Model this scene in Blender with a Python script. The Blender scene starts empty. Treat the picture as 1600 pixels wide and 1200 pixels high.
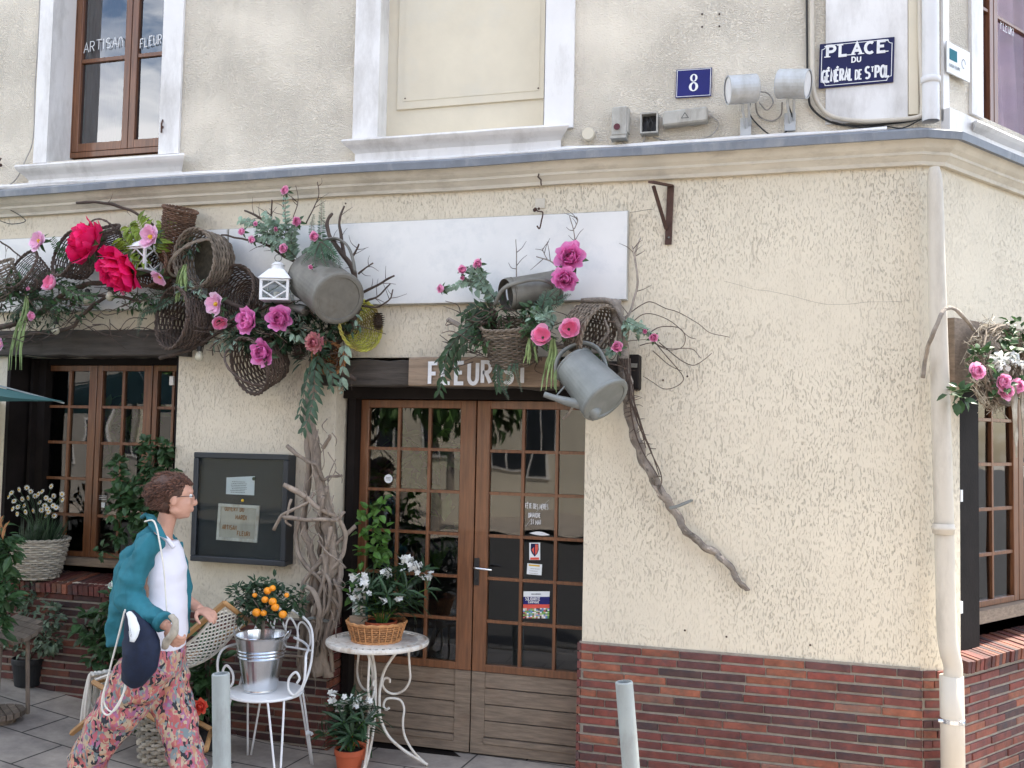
import bpy, math, random
from mathutils import Vector, Matrix, Quaternion, noise
R_ = math.radians
rnd = random.Random(7)
scene = bpy.context.scene
COL = scene.collection
# ------------------------------------------------------------------ camera
FPX, YAW, PIT, ROL, CH, CD = 1500.0, R_(-16.1), R_(3.03), R_(1.14), 1.88, 5.4547
cf = Vector((math.sin(YAW)*math.cos(PIT), math.cos(YAW)*math.cos(PIT), math.sin(PIT)))
cr = cf.cross(Vector((0, 0, 1))).normalized(); cu = cr.cross(cf)
cr, cu = math.cos(ROL)*cr+math.sin(ROL)*cu, -math.sin(ROL)*cr+math.cos(ROL)*cu
CAM = Vector((0, -CD, CH))
cd = bpy.data.cameras.new('camera'); cam = bpy.data.objects.new('camera', cd); COL.objects.link(cam)
m3 = Matrix((cr, cu, -cf)).transposed()
cam.matrix_world = Matrix.Translation(CAM) @ m3.to_4x4()
cd.sensor_width = 36; cd.lens = 36*FPX/1600; cd.clip_end = 500; cd.clip_start = .05
scene.camera = cam
# ------------------------------------------------------------------ world, sun
SE, SAZ = R_(56), Vector((.67, .745, 0)).normalized()
world = bpy.data.worlds.new('World'); scene.world = world; world.use_nodes = True
nt = world.node_tree; nt.nodes.clear()
wo = nt.nodes.new('ShaderNodeOutputWorld'); bg = nt.nodes.new('ShaderNodeBackground')
sky = nt.nodes.new('ShaderNodeTexSky'); sky.sky_type = 'NISHITA'; sky.sun_disc = False
sky.sun_elevation = SE; sky.sun_rotation = math.atan2(SAZ.x, SAZ.y); sky.air_density = 1.0; sky.dust_density = 1.5
tc = nt.nodes.new('ShaderNodeTexCoord'); mp = nt.nodes.new('ShaderNodeMapping'); mp.inputs['Scale'].default_value = (1, 1, 2.6)
cn = nt.nodes.new('ShaderNodeTexNoise'); cn.inputs['Scale'].default_value = 2.1; cn.inputs['Detail'].default_value = 8; cn.inputs['Roughness'].default_value = .6
crp = nt.nodes.new('ShaderNodeValToRGB'); crp.color_ramp.elements[0].position = .49; crp.color_ramp.elements[1].position = .62
cm = nt.nodes.new('ShaderNodeMixRGB'); cm.inputs[2].default_value = (11, 11, 11.2, 1)
nt.links.new(tc.outputs['Generated'], mp.inputs[0]); nt.links.new(mp.outputs[0], cn.inputs[0]); nt.links.new(cn.outputs[0], crp.inputs[0])
nt.links.new(crp.outputs[0], cm.inputs[0]); nt.links.new(sky.outputs[0], cm.inputs[1]); nt.links.new(cm.outputs[0], bg.inputs[0])
bg.inputs[1].default_value = .15; nt.links.new(bg.outputs[0], wo.inputs[0])
sl = bpy.data.lights.new('sun', 'SUN'); sl.energy = 5; sl.angle = R_(.6); sl.color = (1, .93, .82)
so = bpy.data.objects.new('sun', sl); COL.objects.link(so)
so.rotation_euler = (SAZ*math.cos(SE)+Vector((0, 0, math.sin(SE)))).to_track_quat('Z', 'Y').to_euler()
scene.view_settings.view_transform = 'Standard'; scene.view_settings.look = 'None'; scene.view_settings.exposure = 1.55
scene.view_settings.gamma = 1
scene.render.engine = 'CYCLES'
scene.cycles.max_bounces = 8; scene.cycles.diffuse_bounces = 4; scene.cycles.transparent_max_bounces = 16
scene.cycles.use_denoising = True
scene.cycles.sample_clamp_indirect = 6
# ------------------------------------------------------------------ pixel <-> place (photo pixels 1600x1200)
def ray(x, y): return FPX*cf+cr*(x-800)+cu*(600-y)
def W(x, y, Y=0.0):
    r = ray(x, y); return CAM+r*((Y-CAM.y)/r.y)
def G(x, y, z=0.0):
    r = ray(x, y); return CAM+r*((z-CAM.z)/r.z)
def PX(y=0.0, x=800, py=600):                # metres per photo pixel at a point on plane Y=y
    p = W(x, py, y); return (p-CAM).dot(cf)/FPX
def gz(X):                                   # the pavement climbs gently to the left
    return -.065+max(0, min(1, (-3.0-X)/2.2))**1.15*.225+max(0, -X-5.2)*.1
SX0 = .742; FX = .663; SD = Vector((math.sin(R_(36)), math.cos(R_(36)), 0)); SN = Vector((SD.y, -SD.x, 0))
def S(s, z, o=0.0): return Vector((SX0, 0, 0))+SD*s+SN*o+Vector((0, 0, z))
def SW(x, y, o=0.0):                         # photo pixel on the side wall -> (s, z)
    r = ray(x, y); p0 = Vector((SX0, 0, 0))+SN*o; t = (p0-CAM).dot(SN)/r.dot(SN); p = CAM+r*t
    return ((p-Vector((SX0, 0, 0))).dot(SD), p.z)
# ------------------------------------------------------------------ mesh helper
MATS = {}; ROOT = {}
class MB:
    def __init__(s): s.v = []; s.f = []; s.c = []; s.t = (1, 1, 1)
    def tone(s, a, b=None, g=None):
        s.t = (a, a, a) if b is None else (a, b, g)
    def add(s, vs, fs):
        n = len(s.v); s.v += [Vector(q) for q in vs]; s.c += [s.t]*len(vs)
        s.f += [tuple(i+n for i in q) for q in fs]
    def quad(s, a, b, c, d): s.add([a, b, c, d], [(0, 1, 2, 3)])
    def hexa(s, p):  # 8 corners, bottom 4 then top 4
        s.add(p, [(0, 3, 2, 1), (4, 5, 6, 7), (0, 1, 5, 4), (1, 2, 6, 5), (2, 3, 7, 6), (3, 0, 4, 7)])
    def box(s, x0, x1, y0, y1, z0, z1):
        s.hexa([(x0, y0, z0), (x1, y0, z0), (x1, y1, z0), (x0, y1, z0), (x0, y0, z1), (x1, y0, z1), (x1, y1, z1), (x0, y1, z1)])
    def obox(s, c, ax, ay, az):  # centre and half axes
        c = Vector(c); ax = Vector(ax); ay = Vector(ay); az = Vector(az)
        s.hexa([c-ax-ay-az, c+ax-ay-az, c+ax+ay-az, c-ax+ay-az, c-ax-ay+az, c+ax-ay+az, c+ax+ay+az, c-ax+ay+az])
    def bbox(s, c, ax, ay, az, b=.1):   # box with bevelled edges (octagonal-ish): b fraction
        c = Vector(c); A = [Vector(ax), Vector(ay), Vector(az)]
        bl = b*min(a.length for a in A); u = [a.normalized()*bl for a in A]
        vs = []; ix = {}
        for k in range(3):
            for sx in (-1, 1):
                for sy in (-1, 1):
                    for sz in (-1, 1):
                        p = c+A[0]*sx+A[1]*sy+A[2]*sz
                        for j, g in enumerate((sx, sy, sz)):
                            if j != k: p = p-u[j]*g
                        ix[(k, sx, sy, sz)] = len(vs); vs.append(p)
        fs = []
        q = [(-1, -1), (1, -1), (1, 1), (-1, 1)]
        def key(k, g, a, b_):
            t = [0, 0, 0]; t[k] = g; t[(k+1) % 3] = a; t[(k+2) % 3] = b_; return tuple(t)
        for k in range(3):
            for g in (-1, 1):
                l = [ix[(k,)+key(k, g, a, b_)] for a, b_ in q]
                fs.append(tuple(l if g > 0 else l[::-1]))
        for k in range(3):           # edges along axis k
            k1, k2 = (k+1) % 3, (k+2) % 3
            for a in (-1, 1):
                for b_ in (-1, 1):
                    t0 = [0]*3; t0[k] = -1; t0[k1] = a; t0[k2] = b_; t1 = list(t0); t1[k] = 1
                    l = [ix[(k1,)+tuple(t0)], ix[(k1,)+tuple(t1)], ix[(k2,)+tuple(t1)], ix[(k2,)+tuple(t0)]]
                    fs.append(tuple(l if a*b_ > 0 else l[::-1]))
        for sx in (-1, 1):
            for sy in (-1, 1):
                for sz in (-1, 1):
                    l = [ix[(0, sx, sy, sz)], ix[(1, sx, sy, sz)], ix[(2, sx, sy, sz)]]
                    fs.append(tuple(l if sx*sy*sz > 0 else l[::-1]))
        s.add(vs, fs)
    def tube(s, pts, rad, seg=6, closed=False, cap=True, lump=0, flat=1.0, fn=None):
        pts = [Vector(p) for p in pts]; n = len(pts)
        if not hasattr(rad, '__len__'): rad = [rad]*n
        vs = []; fs = []; prev = None
        for i, p in enumerate(pts):
            if closed: t = pts[(i+1) % n]-pts[i-1]
            else: t = pts[min(i+1, n-1)]-pts[max(i-1, 0)]
            if t.length < 1e-9: t = Vector((0, 0, 1))
            t.normalize()
            if prev is None:
                a = Vector((0, 0, 1)) if abs(t.z) < .9 else Vector((0, 1, 0))
                nn = a.cross(t).normalized()
            else:
                nn = prev-t*prev.dot(t)
                nn = nn.normalized() if nn.length > 1e-6 else t.orthogonal().normalized()
            prev = nn; bb = t.cross(nn)
            for k in range(seg):
                a = 2*math.pi*k/seg; r = rad[i]
                if lump: r *= 1+lump*noise.noise(Vector((i*.23+p.x*4, math.cos(a)*2.4, math.sin(a)*2.4+p.z*2)))
                if fn: r *= fn(i, k)
                vs.append(p+nn*math.cos(a)*r+bb*math.sin(a)*r*flat)
        m = n if closed else n-1
        for i in range(m):
            for k in range(seg):
                j = (i+1) % n
                fs.append((i*seg+k, i*seg+(k+1) % seg, j*seg+(k+1) % seg, j*seg+k))
        if cap and not closed:
            fs.append(tuple(range(seg))[::-1]); fs.append(tuple((n-1)*seg+k for k in range(seg)))
        s.add(vs, fs)
    def lathe(s, prof, mat=None, seg=24, sx=1, sy=1, cap=False):
        mat = mat or Matrix(); vs = []; fs = []; n = len(prof)
        for r, z in prof:
            for k in range(seg):
                a = 2*math.pi*k/seg; vs.append(mat @ Vector((r*math.cos(a)*sx, r*math.sin(a)*sy, z)))
        for i in range(n-1):
            for k in range(seg):
                fs.append((i*seg+k, i*seg+(k+1) % seg, (i+1)*seg+(k+1) % seg, (i+1)*seg+k))
        if cap: fs.append(tuple(range(seg))[::-1]); fs.append(tuple((n-1)*seg+k for k in range(seg)))
        s.add(vs, fs)
    def ball(s, c, r, seg=10, rings=6, sc=(1, 1, 1), rot=None, lump=0):
        c = Vector(c); vs = [];
        for i in range(rings+1):
            th = math.pi*i/rings
            for k in range(seg):
                a = 2*math.pi*k/seg
                q = Vector((math.sin(th)*math.cos(a)*sc[0], math.sin(th)*math.sin(a)*sc[1], math.cos(th)*sc[2]))*r
                if lump: q *= 1+lump*noise.noise(q*(3/r)+c*5)
                if rot: q = rot @ q
                vs.append(c+q)
        fs = [(i*seg+k, (i+1)*seg+k, (i+1)*seg+(k+1) % seg, i*seg+(k+1) % seg) for i in range(rings) for k in range(seg)]
        s.add(vs, fs)
    def leaf(s, p, d, up, L, w, fold=.25, bend=.3, lobes=0):
        p = Vector(p); d = Vector(d).normalized(); up = Vector(up)
        sd = d.cross(up)
        if sd.length < 1e-4: sd = d.orthogonal()
        sd.normalize(); up = sd.cross(d).normalized()
        c = [p+d*L*t-up*(bend*L*t*t) for t in (0, .33, .68, 1)]
        l1 = c[1]+sd*w*.5+up*fold*w; r1 = c[1]-sd*w*.5+up*fold*w
        l2 = c[2]+sd*w*.42+up*fold*w*.8; r2 = c[2]-sd*w*.42+up*fold*w*.8
        s.add([c[0], c[1], c[2], c[3], l1, l2, r1, r2], [(0, 4, 1), (4, 5, 2, 1), (5, 3, 2), (0, 1, 6), (1, 2, 7, 6), (2, 3, 7)])
    def extr(s, pts, d):  # polygon extruded along d
        n = len(pts); d = Vector(d); vs = [Vector(p) for p in pts]; vs += [p+d for p in vs]
        s.add(vs, [tuple(range(n))[::-1], tuple(range(n, 2*n))]+[(i, (i+1) % n, n+(i+1) % n, n+i) for i in range(n)])
    def grid(s, nu, nv, fn):
        vs = [fn(i/(nu-1), j/(nv-1)) for j in range(nv) for i in range(nu)]
        s.add(vs, [(j*nu+i, j*nu+i+1, (j+1)*nu+i+1, (j+1)*nu+i) for j in range(nv-1) for i in range(nu-1)])
    def mesh(s, name, mat, inv=None, smooth=False):
        me = bpy.data.meshes.new(name)
        vs = [inv @ q for q in s.v] if inv is not None else s.v
        me.from_pydata(vs, [], s.f)
        at = me.color_attributes.new('tint', 'FLOAT_COLOR', 'POINT')
        at.data.foreach_set('color', [x for c in s.c for x in (c[0], c[1], c[2], 1)])
        if smooth: me.shade_smooth()
        me.materials.append(MATS[mat] if isinstance(mat, str) else mat)
        me.update(); return me
    def build(s, name, mat, parent=None, smooth=False, local=False):
        inv = None
        if parent is not None and not local: inv = ROOT[parent].inverted()
        o = bpy.data.objects.new(name, s.mesh(name, mat, inv, smooth)); COL.objects.link(o)
        if parent is not None: o.parent = parent; ROOT[o] = ROOT[parent]
        return o
def tag(o, label=None, cat=None, group=None, kind=None):
    for k, v in (('label', label), ('category', cat), ('group', group), ('kind', kind)):
        if v: o[k] = v
    return o
def thing(name, label, cat, loc=(0, 0, 0), group=None, rot=None):
    o = bpy.data.objects.new(name, None); COL.objects.link(o); o.empty_display_size = .05
    M = Matrix.Translation(Vector(loc)) @ (rot.to_matrix().to_4x4() if rot else Matrix())
    o.rotation_mode = 'QUATERNION'; o.matrix_world = M; ROOT[o] = M
    return tag(o, label, cat, group)
def single(mb, name, mat, label, cat, loc, group=None, smooth=False, kind=None):
    M = Matrix.Translation(Vector(loc))
    o = bpy.data.objects.new(name, mb.mesh(name, mat, M.inverted(), smooth)); COL.objects.link(o)
    o.matrix_world = M; ROOT[o] = M
    return tag(o, label, cat, group, kind)
def crv(pts, n=6):     # Catmull-Rom
    pts = [Vector(p) for p in pts]
    if len(pts) < 3: return [pts[0].lerp(pts[-1], i/n) for i in range(n+1)]
    P = [2*pts[0]-pts[1]]+pts+[2*pts[-1]-pts[-2]]; out = []
    for i in range(1, len(P)-2):
        for k in range(n):
            t = k/n; a, b, c, d = P[i-1], P[i], P[i+1], P[i+2]
            out.append(.5*((2*b)+(c-a)*t+(2*a-5*b+4*c-d)*t*t+(3*b-a-3*c+d)*t**3))
    out.append(pts[-1]); return out
def lerps(a, n):       # resample list of radii
    m = len(a)-1; return [a[min(int(i/(n-1)*m), m-1)]*(1-(i/(n-1)*m-min(int(i/(n-1)*m), m-1)))+a[min(int(i/(n-1)*m), m-1)+1]*(i/(n-1)*m-min(int(i/(n-1)*m), m-1)) for i in range(n)]
# ------------------------------------------------------------------ materials
def mat(name, col, rough=.7, metal=0, var=.12, vs=6, bump=0, bs=60, st=(1, 1, 1), tint=True, spec=.5, trans=0, dirt=None, ds=1.5, coat=0, detail=5, col2=None, emis=None, dst=(1, 1, .35)):
    m = bpy.data.materials.new(name); m.use_nodes = True; t = m.node_tree; L = t.links; N = t.nodes
    b = N['Principled BSDF']; b.inputs['Roughness'].default_value = rough; b.inputs['Metallic'].default_value = metal
    b.inputs['Specular IOR Level'].default_value = spec; b.inputs['Coat Weight'].default_value = coat
    tc = N.new('ShaderNodeTexCoord'); mp = N.new('ShaderNodeMapping'); mp.inputs['Scale'].default_value = st
    L.new(tc.outputs['Object'], mp.inputs[0])
    nz = N.new('ShaderNodeTexNoise'); nz.inputs['Scale'].default_value = vs; nz.inputs['Detail'].default_value = detail; nz.inputs['Roughness'].default_value = .62
    L.new(mp.outputs[0], nz.inputs[0])
    rp = N.new('ShaderNodeValToRGB'); e = rp.color_ramp.elements
    e[0].position = .3; e[1].position = .7
    lo = [c*(1-var) for c in col]; hi = [min(1, c*(1+var)) for c in (col2 or col)]
    e[0].color = (*lo, 1); e[1].color = (*hi, 1)
    L.new(nz.outputs[0], rp.inputs[0]); out = rp.outputs[0]
    if dirt:
        m2 = N.new('ShaderNodeMapping'); m2.inputs['Scale'].default_value = dst; L.new(tc.outputs['Object'], m2.inputs[0])
        n2 = N.new('ShaderNodeTexNoise'); n2.inputs['Scale'].default_value = ds; n2.inputs['Detail'].default_value = 9; n2.inputs['Roughness'].default_value = .7
        L.new(m2.outputs[0], n2.inputs[0])
        r2 = N.new('ShaderNodeValToRGB'); r2.color_ramp.elements[0].position = .5; r2.color_ramp.elements[1].position = .78
        L.new(n2.outputs[0], r2.inputs[0]); mx = N.new('ShaderNodeMixRGB'); mx.inputs[2].default_value = (*dirt, 1)
        L.new(r2.outputs[0], mx.inputs[0]); L.new(out, mx.inputs[1]); out = mx.outputs[0]
    if tint:
        at = N.new('ShaderNodeAttribute'); at.attribute_name = 'tint'; mu = N.new('ShaderNodeMixRGB'); mu.blend_type = 'MULTIPLY'; mu.inputs[0].default_value = 1
        L.new(out, mu.inputs[1]); L.new(at.outputs['Color'], mu.inputs[2]); out = mu.outputs[0]
    L.new(out, b.inputs['Base Color'])
    if bump:
        n3 = N.new('ShaderNodeTexNoise'); n3.inputs['Scale'].default_value = bs; n3.inputs['Detail'].default_value = 4; L.new(mp.outputs[0], n3.inputs[0])
        bm = N.new('ShaderNodeBump'); bm.inputs['Strength'].default_value = 1; bm.inputs['Distance'].default_value = bump
        L.new(n3.outputs[0], bm.inputs['Height']); L.new(bm.outputs[0], b.inputs['Normal'])
    if trans:
        tr = N.new('ShaderNodeBsdfTranslucent'); ms = N.new('ShaderNodeMixShader'); ms.inputs[0].default_value = trans
        L.new(out, tr.inputs[0]); L.new(b.outputs[0], ms.inputs[1]); L.new(tr.outputs[0], ms.inputs[2]); L.new(ms.outputs[0], N['Material Output'].inputs[0])
    MATS[name] = m; return m
def plaster(name, col, sc, st, dist, dirt_pit_c, rough=.92, pit=0.0, lo_=.36, hi_=.47):
    m = bpy.data.materials.new(name); m.use_nodes = True; t = m.node_tree; L = t.links; N = t.nodes
    b = N['Principled BSDF']; b.inputs['Roughness'].default_value = rough; b.inputs['Specular IOR Level'].default_value = .25
    tc = N.new('ShaderNodeTexCoord')
    # slow warp so that strokes wander
    wn = N.new('ShaderNodeTexNoise'); wn.inputs['Scale'].default_value = 3; L.new(tc.outputs['Object'], wn.inputs[0])
    wm = N.new('ShaderNodeVectorMath'); wm.operation = 'MULTIPLY_ADD'; wm.inputs[1].default_value = (.03, .03, .03)
    L.new(wn.outputs['Color'], wm.inputs[0]); L.new(tc.outputs['Object'], wm.inputs[2])
    mp = N.new('ShaderNodeMapping'); mp.inputs['Scale'].default_value = st; L.new(wm.outputs[0], mp.inputs[0])
    n1 = N.new('ShaderNodeTexNoise'); n1.inputs['Scale'].default_value = sc; n1.inputs['Detail'].default_value = 3; n1.inputs['Roughness'].default_value = .55; n1.inputs['Distortion'].default_value = .15
    L.new(mp.outputs[0], n1.inputs[0])
    r1 = N.new('ShaderNodeValToRGB'); r1.color_ramp.elements[0].position = lo_; r1.color_ramp.elements[1].position = hi_
    L.new(n1.outputs[0], r1.inputs[0])
    n4 = N.new('ShaderNodeTexNoise'); n4.inputs['Scale'].default_value = 240; n4.inputs['Detail'].default_value = 2; L.new(tc.outputs['Object'], n4.inputs[0])
    # strength of relief changes over the wall
    n5 = N.new('ShaderNodeTexNoise'); n5.inputs['Scale'].default_value = 1.7; n5.inputs['Detail'].default_value = 4; L.new(tc.outputs['Object'], n5.inputs[0])
    rr = N.new('ShaderNodeMapRange'); rr.inputs[1].default_value = .35; rr.inputs[2].default_value = .65; rr.inputs[3].default_value = .35; rr.inputs[4].default_value = 1.15; L.new(n5.outputs[0], rr.inputs[0])
    mm = N.new('ShaderNodeMath'); mm.operation = 'MULTIPLY'; L.new(r1.outputs[0], mm.inputs[0]); L.new(rr.outputs[0], mm.inputs[1])
    ad = N.new('ShaderNodeMath'); ad.operation = 'MULTIPLY_ADD'; ad.inputs[1].default_value = .3; L.new(n4.outputs[0], ad.inputs[0]); L.new(mm.outputs[0], ad.inputs[2])
    bm = N.new('ShaderNodeBump'); bm.inputs['Distance'].default_value = dist; bm.inputs['Strength'].default_value = 1
    L.new(ad.outputs[0], bm.inputs['Height']); L.new(bm.outputs[0], b.inputs['Normal'])
    # colour: slow tone, darker mix in the pits of the texture, vertical run marks
    n2 = N.new('ShaderNodeTexNoise'); n2.inputs['Scale'].default_value = 1.3; n2.inputs['Detail'].default_value = 8; n2.inputs['Roughness'].default_value = .65; L.new(tc.outputs['Object'], n2.inputs[0])
    r2 = N.new('ShaderNodeValToRGB'); r2.color_ramp.elements[0].position = .3; r2.color_ramp.elements[1].position = .72
    r2.color_ramp.elements[0].color = (*[c*.93 for c in col], 1); r2.color_ramp.elements[1].color = (*[c*1.05 for c in col], 1); L.new(n2.outputs[0], r2.inputs[0])
    mv = N.new('ShaderNodeMapping'); mv.inputs['Scale'].default_value = (5, 5, .45); L.new(tc.outputs['Object'], mv.inputs[0])
    n3 = N.new('ShaderNodeTexNoise'); n3.inputs['Scale'].default_value = 1.6; n3.inputs['Detail'].default_value = 8; n3.inputs['Roughness'].default_value = .7; L.new(mv.outputs[0], n3.inputs[0])
    r3 = N.new('ShaderNodeValToRGB'); r3.color_ramp.elements[0].position = .52; r3.color_ramp.elements[1].position = .8; r3.color_ramp.elements[1].color = (.3, .3, .3, 1); L.new(n3.outputs[0], r3.inputs[0])
    mx = N.new('ShaderNodeMixRGB'); mx.inputs[2].default_value = (*dirt_pit_c, 1); L.new(r3.outputs[0], mx.inputs[0]); L.new(r2.outputs[0], mx.inputs[1])
    iv = N.new('ShaderNodeMath'); iv.operation = 'MULTIPLY_ADD'; iv.inputs[1].default_value = -pit; iv.inputs[2].default_value = pit; L.new(r1.outputs[0], iv.inputs[0])
    my = N.new('ShaderNodeMath'); my.operation = 'MULTIPLY'; L.new(iv.outputs[0], my.inputs[0]); L.new(rr.outputs[0], my.inputs[1])
    m2 = N.new('ShaderNodeMixRGB'); m2.inputs[2].default_value = (*[c*.55 for c in dirt_pit_c], 1); L.new(my.outputs[0], m2.inputs[0]); L.new(mx.outputs[0], m2.inputs[1])
    L.new(m2.outputs[0], b.inputs['Base Color']); MATS[name] = m
CRE = (.71, .64, .505)
plaster('plaster_low', CRE, 165, (1, 1, .25), .0045, (.52, .45, .35), pit=.26, lo_=.31, hi_=.45)
plaster('plaster_high', (.81, .745, .625), 90, (1, 1, 1.7), .0075, (.55, .50, .42), pit=.04, lo_=.36, hi_=.6)
mat('paint_white', (.76, .75, .735), .6, var=.05, vs=3, bump=.002, bs=14, dirt=(.38, .36, .33), ds=2.6)
mat('paint_cream', (.66, .60, .47), .8, var=.05, vs=4, bump=.001, bs=30, dirt=(.6, .58, .5), ds=1.2, dst=(1, 1, 1))
mat('cornice', (.60, .555, .46), .85, var=.1, vs=3, bump=.003, bs=22, dirt=(.24, .21, .17), ds=2.2, dst=(.7, .7, 2))
mat('lead', (.17, .19, .22), .55, var=.15, vs=7, bump=.002, bs=20, dirt=(.33, .34, .34), ds=6)
mat('brick', (.155, .045, .034), .72, var=.35, vs=14, bump=.003, bs=70, dirt=(.06, .042, .045), ds=13, dst=(1, 1, 1.6))
mat('mortar', (.29, .26, .215), .95, var=.2, vs=20, bump=.003, bs=90)
mat('wood_door', (.165, .066, .027), .42, var=.35, vs=7, st=(9, 9, .6), bump=.0008, bs=22, coat=.25)
mat('wood_grey', (.215, .165, .12), .8, var=.3, vs=8, st=(1, 4, 9), bump=.0015, bs=16, dirt=(.15, .085, .05), ds=1.6, dst=(1, 1, 1.6))
mat('wood_black', (.014, .011, .010), .7, spec=.15, var=.3, bump=.001)
mat('beam_dark', (.062, .052, .043), .85, var=.4, vs=5, st=(.7, 3, 6), bump=.006, bs=12)
mat('beam_light', (.27, .20, .14), .8, var=.28, vs=5, st=(.8, 4, 8), bump=.004, bs=12)
mat('letter_white', (.74, .75, .76), .7, var=.1, vs=20)
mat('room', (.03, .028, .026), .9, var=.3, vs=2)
mat('zinc', (.17, .165, .145), .55, metal=.35, var=.22, vs=9, bump=.001, bs=30, dirt=(.11, .1, .08), ds=6, dst=(1, 1, 1))
mat('zinc_grey', (.21, .225, .215), .55, metal=.35, var=.14, vs=8, bump=.0008, bs=30, dirt=(.28, .29, .28), ds=5, dst=(1, 1, 1))
mat('drum_white', (.50, .52, .53), .5, metal=.2, var=.08, vs=8, dirt=(.3, .29, .26), ds=7)
mat('steel', (.72, .74, .76), .22, metal=1, var=.07, vs=12)
mat('iron_white', (.78, .79, .79), .4, var=.05, vs=9)
mat('iron_cream', (.70, .67, .60), .5, var=.12, vs=14, dirt=(.35, .22, .12), ds=14)
mat('rust', (.07, .035, .025), .85, var=.4, vs=20, bump=.001)
mat('enamel_blue', (.012, .014, .13), .4, var=.15, vs=5, spec=.3)
mat('enamel_navy', (.007, .009, .06), .4, var=.15, vs=5, spec=.3)
mat('cabinet', (.018, .024, .032), .4, var=.25, vs=6)
mat('paper', (.75, .78, .78), .8, var=.04)
mat('print', (1, 1, 1), .5, var=.05, vs=60)
mat('white_sign', (.71, .71, .69), .35, var=.05, vs=2.5, dirt=(.5, .53, .54), ds=2.2, bump=.001, bs=2.2, dst=(1, 1, 1))
mat('grey_plastic', (.42, .41, .37), .6, var=.12, vs=12, dirt=(.2, .18, .14), ds=9)
mat('black_plastic', (.015, .015, .016), .45)
mat('cable', (.32, .30, .27), .6, var=.25)
mat('cable_black', (.02, .02, .02), .6)
mat('pvc', (.56, .51, .425), .5, var=.06, vs=3, dirt=(.36, .32, .26), ds=3.5, dst=(2, 2, .5))
mat('pvc_white', (.66, .66, .66), .5, var=.05, vs=3, dirt=(.4, .38, .34), ds=3)
mat('willow_grey', (.18, .145, .11), .8, var=.35, vs=25)
mat('willow_dark', (.08, .055, .042), .75, var=.4, vs=25)
mat('willow_brown', (.13, .07, .042), .7, var=.35, vs=25)
mat('willow_honey', (.36, .17, .065), .55, var=.25, vs=25)
mat('willow_lime', (.20, .12, .035), .6, col2=(.36, .36, .05), var=.2, vs=7, detail=1)
mat('willow_wash', (.40, .36, .29), .85, var=.25, vs=25)
mat('moss', (.055, .048, .032), .95, var=.5, vs=30)
mat('drift', (.26, .21, .165), .85, var=.35, vs=8, st=(1, 1, .3), bump=.012, bs=60, dirt=(.045, .035, .028), ds=16, dst=(1, 1, .22))
mat('twig', (.075, .052, .04), .85, var=.4, vs=20, bump=.001)
mat('bark', (.25, .215, .18), .9, var=.45, vs=12, bump=.009, bs=60, dirt=(.3, .26, .22), ds=14, dst=(1, 1, .4))
mat('leaf_dark', (.027, .062, .026), .5, var=.35, vs=9, trans=.15)
mat('leaf_mid', (.045, .10, .035), .5, var=.3, vs=9, trans=.25)
mat('leaf_fresh', (.09, .20, .035), .5, var=.3, vs=9, trans=.3)
mat('leaf_lime', (.19, .27, .025), .5, var=.25, vs=9, trans=.3)
mat('leaf_sage', (.22, .31, .23), .65, var=.25, vs=9, trans=.15)
mat('leaf_var', (.11, .16, .10), .6, var=.45, vs=12, trans=.15)
mat('leaf_teal', (.055, .11, .065), .55, var=.3, vs=9, trans=.15)
mat('fern', (.04, .10, .05), .6, var=.3, vs=9, trans=.2)
mat('amaranth', (.22, .30, .12), .8, var=.25, vs=40)
PT = dict(rough=.6, var=.1, vs=30, trans=.3)
mat('petal_hot', (.86, .012, .16), **PT); mat('petal_magenta', (.80, .22, .52), **PT)
mat('petal_pink', (.88, .36, .58), **PT); mat('petal_pale', (.86, .46, .66), **PT); mat('petal_dusty', (.66, .26, .30), **PT)
mat('petal_white', (.82, .83, .80), rough=.6, var=.05, trans=.3); mat('petal_coral', (.85, .13, .09), **PT)
mat('pollen', (.65, .42, .03), .8)
mat('orange_peel', (.85, .30, .012), .4, bump=.001, bs=300)
mat('terracotta', (.42, .085, .03), .65, var=.08); mat('pot_black', (.012, .014, .016), .5)
mat('soil', (.03, .022, .016), .95, bump=.01, bs=60)
mat('rope', (.72, .69, .62), .85, var=.08, vs=60)
mat('pine', (.42, .23, .09), .55, var=.2, vs=5, st=(3, 3, 1))
mat('old_wood', (.21, .165, .125), .8, var=.35, vs=8, st=(6, 1, 1), bump=.002)
mat('bollard', (.30, .335, .33), .5, var=.08, vs=9, dirt=(.2, .2, .19), ds=8)
mat('canvas_teal', (.06, .17, .17), .8, var=.05, trans=.3)
mat('skin', (.58, .32, .23), .55, var=.1, vs=12); mat('hair', (.10, .045, .028), .6, var=.55, vs=70, bump=.004, bs=90)
mat('shirt', (.016, .145, .185), .85, var=.16, vs=11, bump=.006, bs=14, st=(1, 1, .55))
mat('top_white', (.80, .79, .86), .85, var=.03, bump=.002, bs=14)
mat('denim', (.005, .012, .036), .8, var=.25, vs=30, bump=.001)
mat('curtain', (.66, .40, .50), .8, var=.1, trans=.4)
mat('curtain_dark', (.10, .03, .04), .9, var=.2)
mat('asphalt', (.04, .04, .042), .9, var=.2, vs=30, bump=.003, bs=120)
mat('hedge_green', (.07, .15, .03), .7)
mat('render_far', (.62, .57, .47), .9, var=.1, vs=1); mat('render_far2', (.33, .31, .28), .9, var=.15, vs=1)
mat('tile_roof', (.16, .085, .06), .8, var=.3, vs=6); mat('slate_roof', (.06, .062, .07), .6, var=.3, vs=6)
mat('road_white', (.7, .7, .68), .8)
mat('bulb', (.55, .52, .40), .12, spec=.8, var=.2, vs=20)
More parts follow.
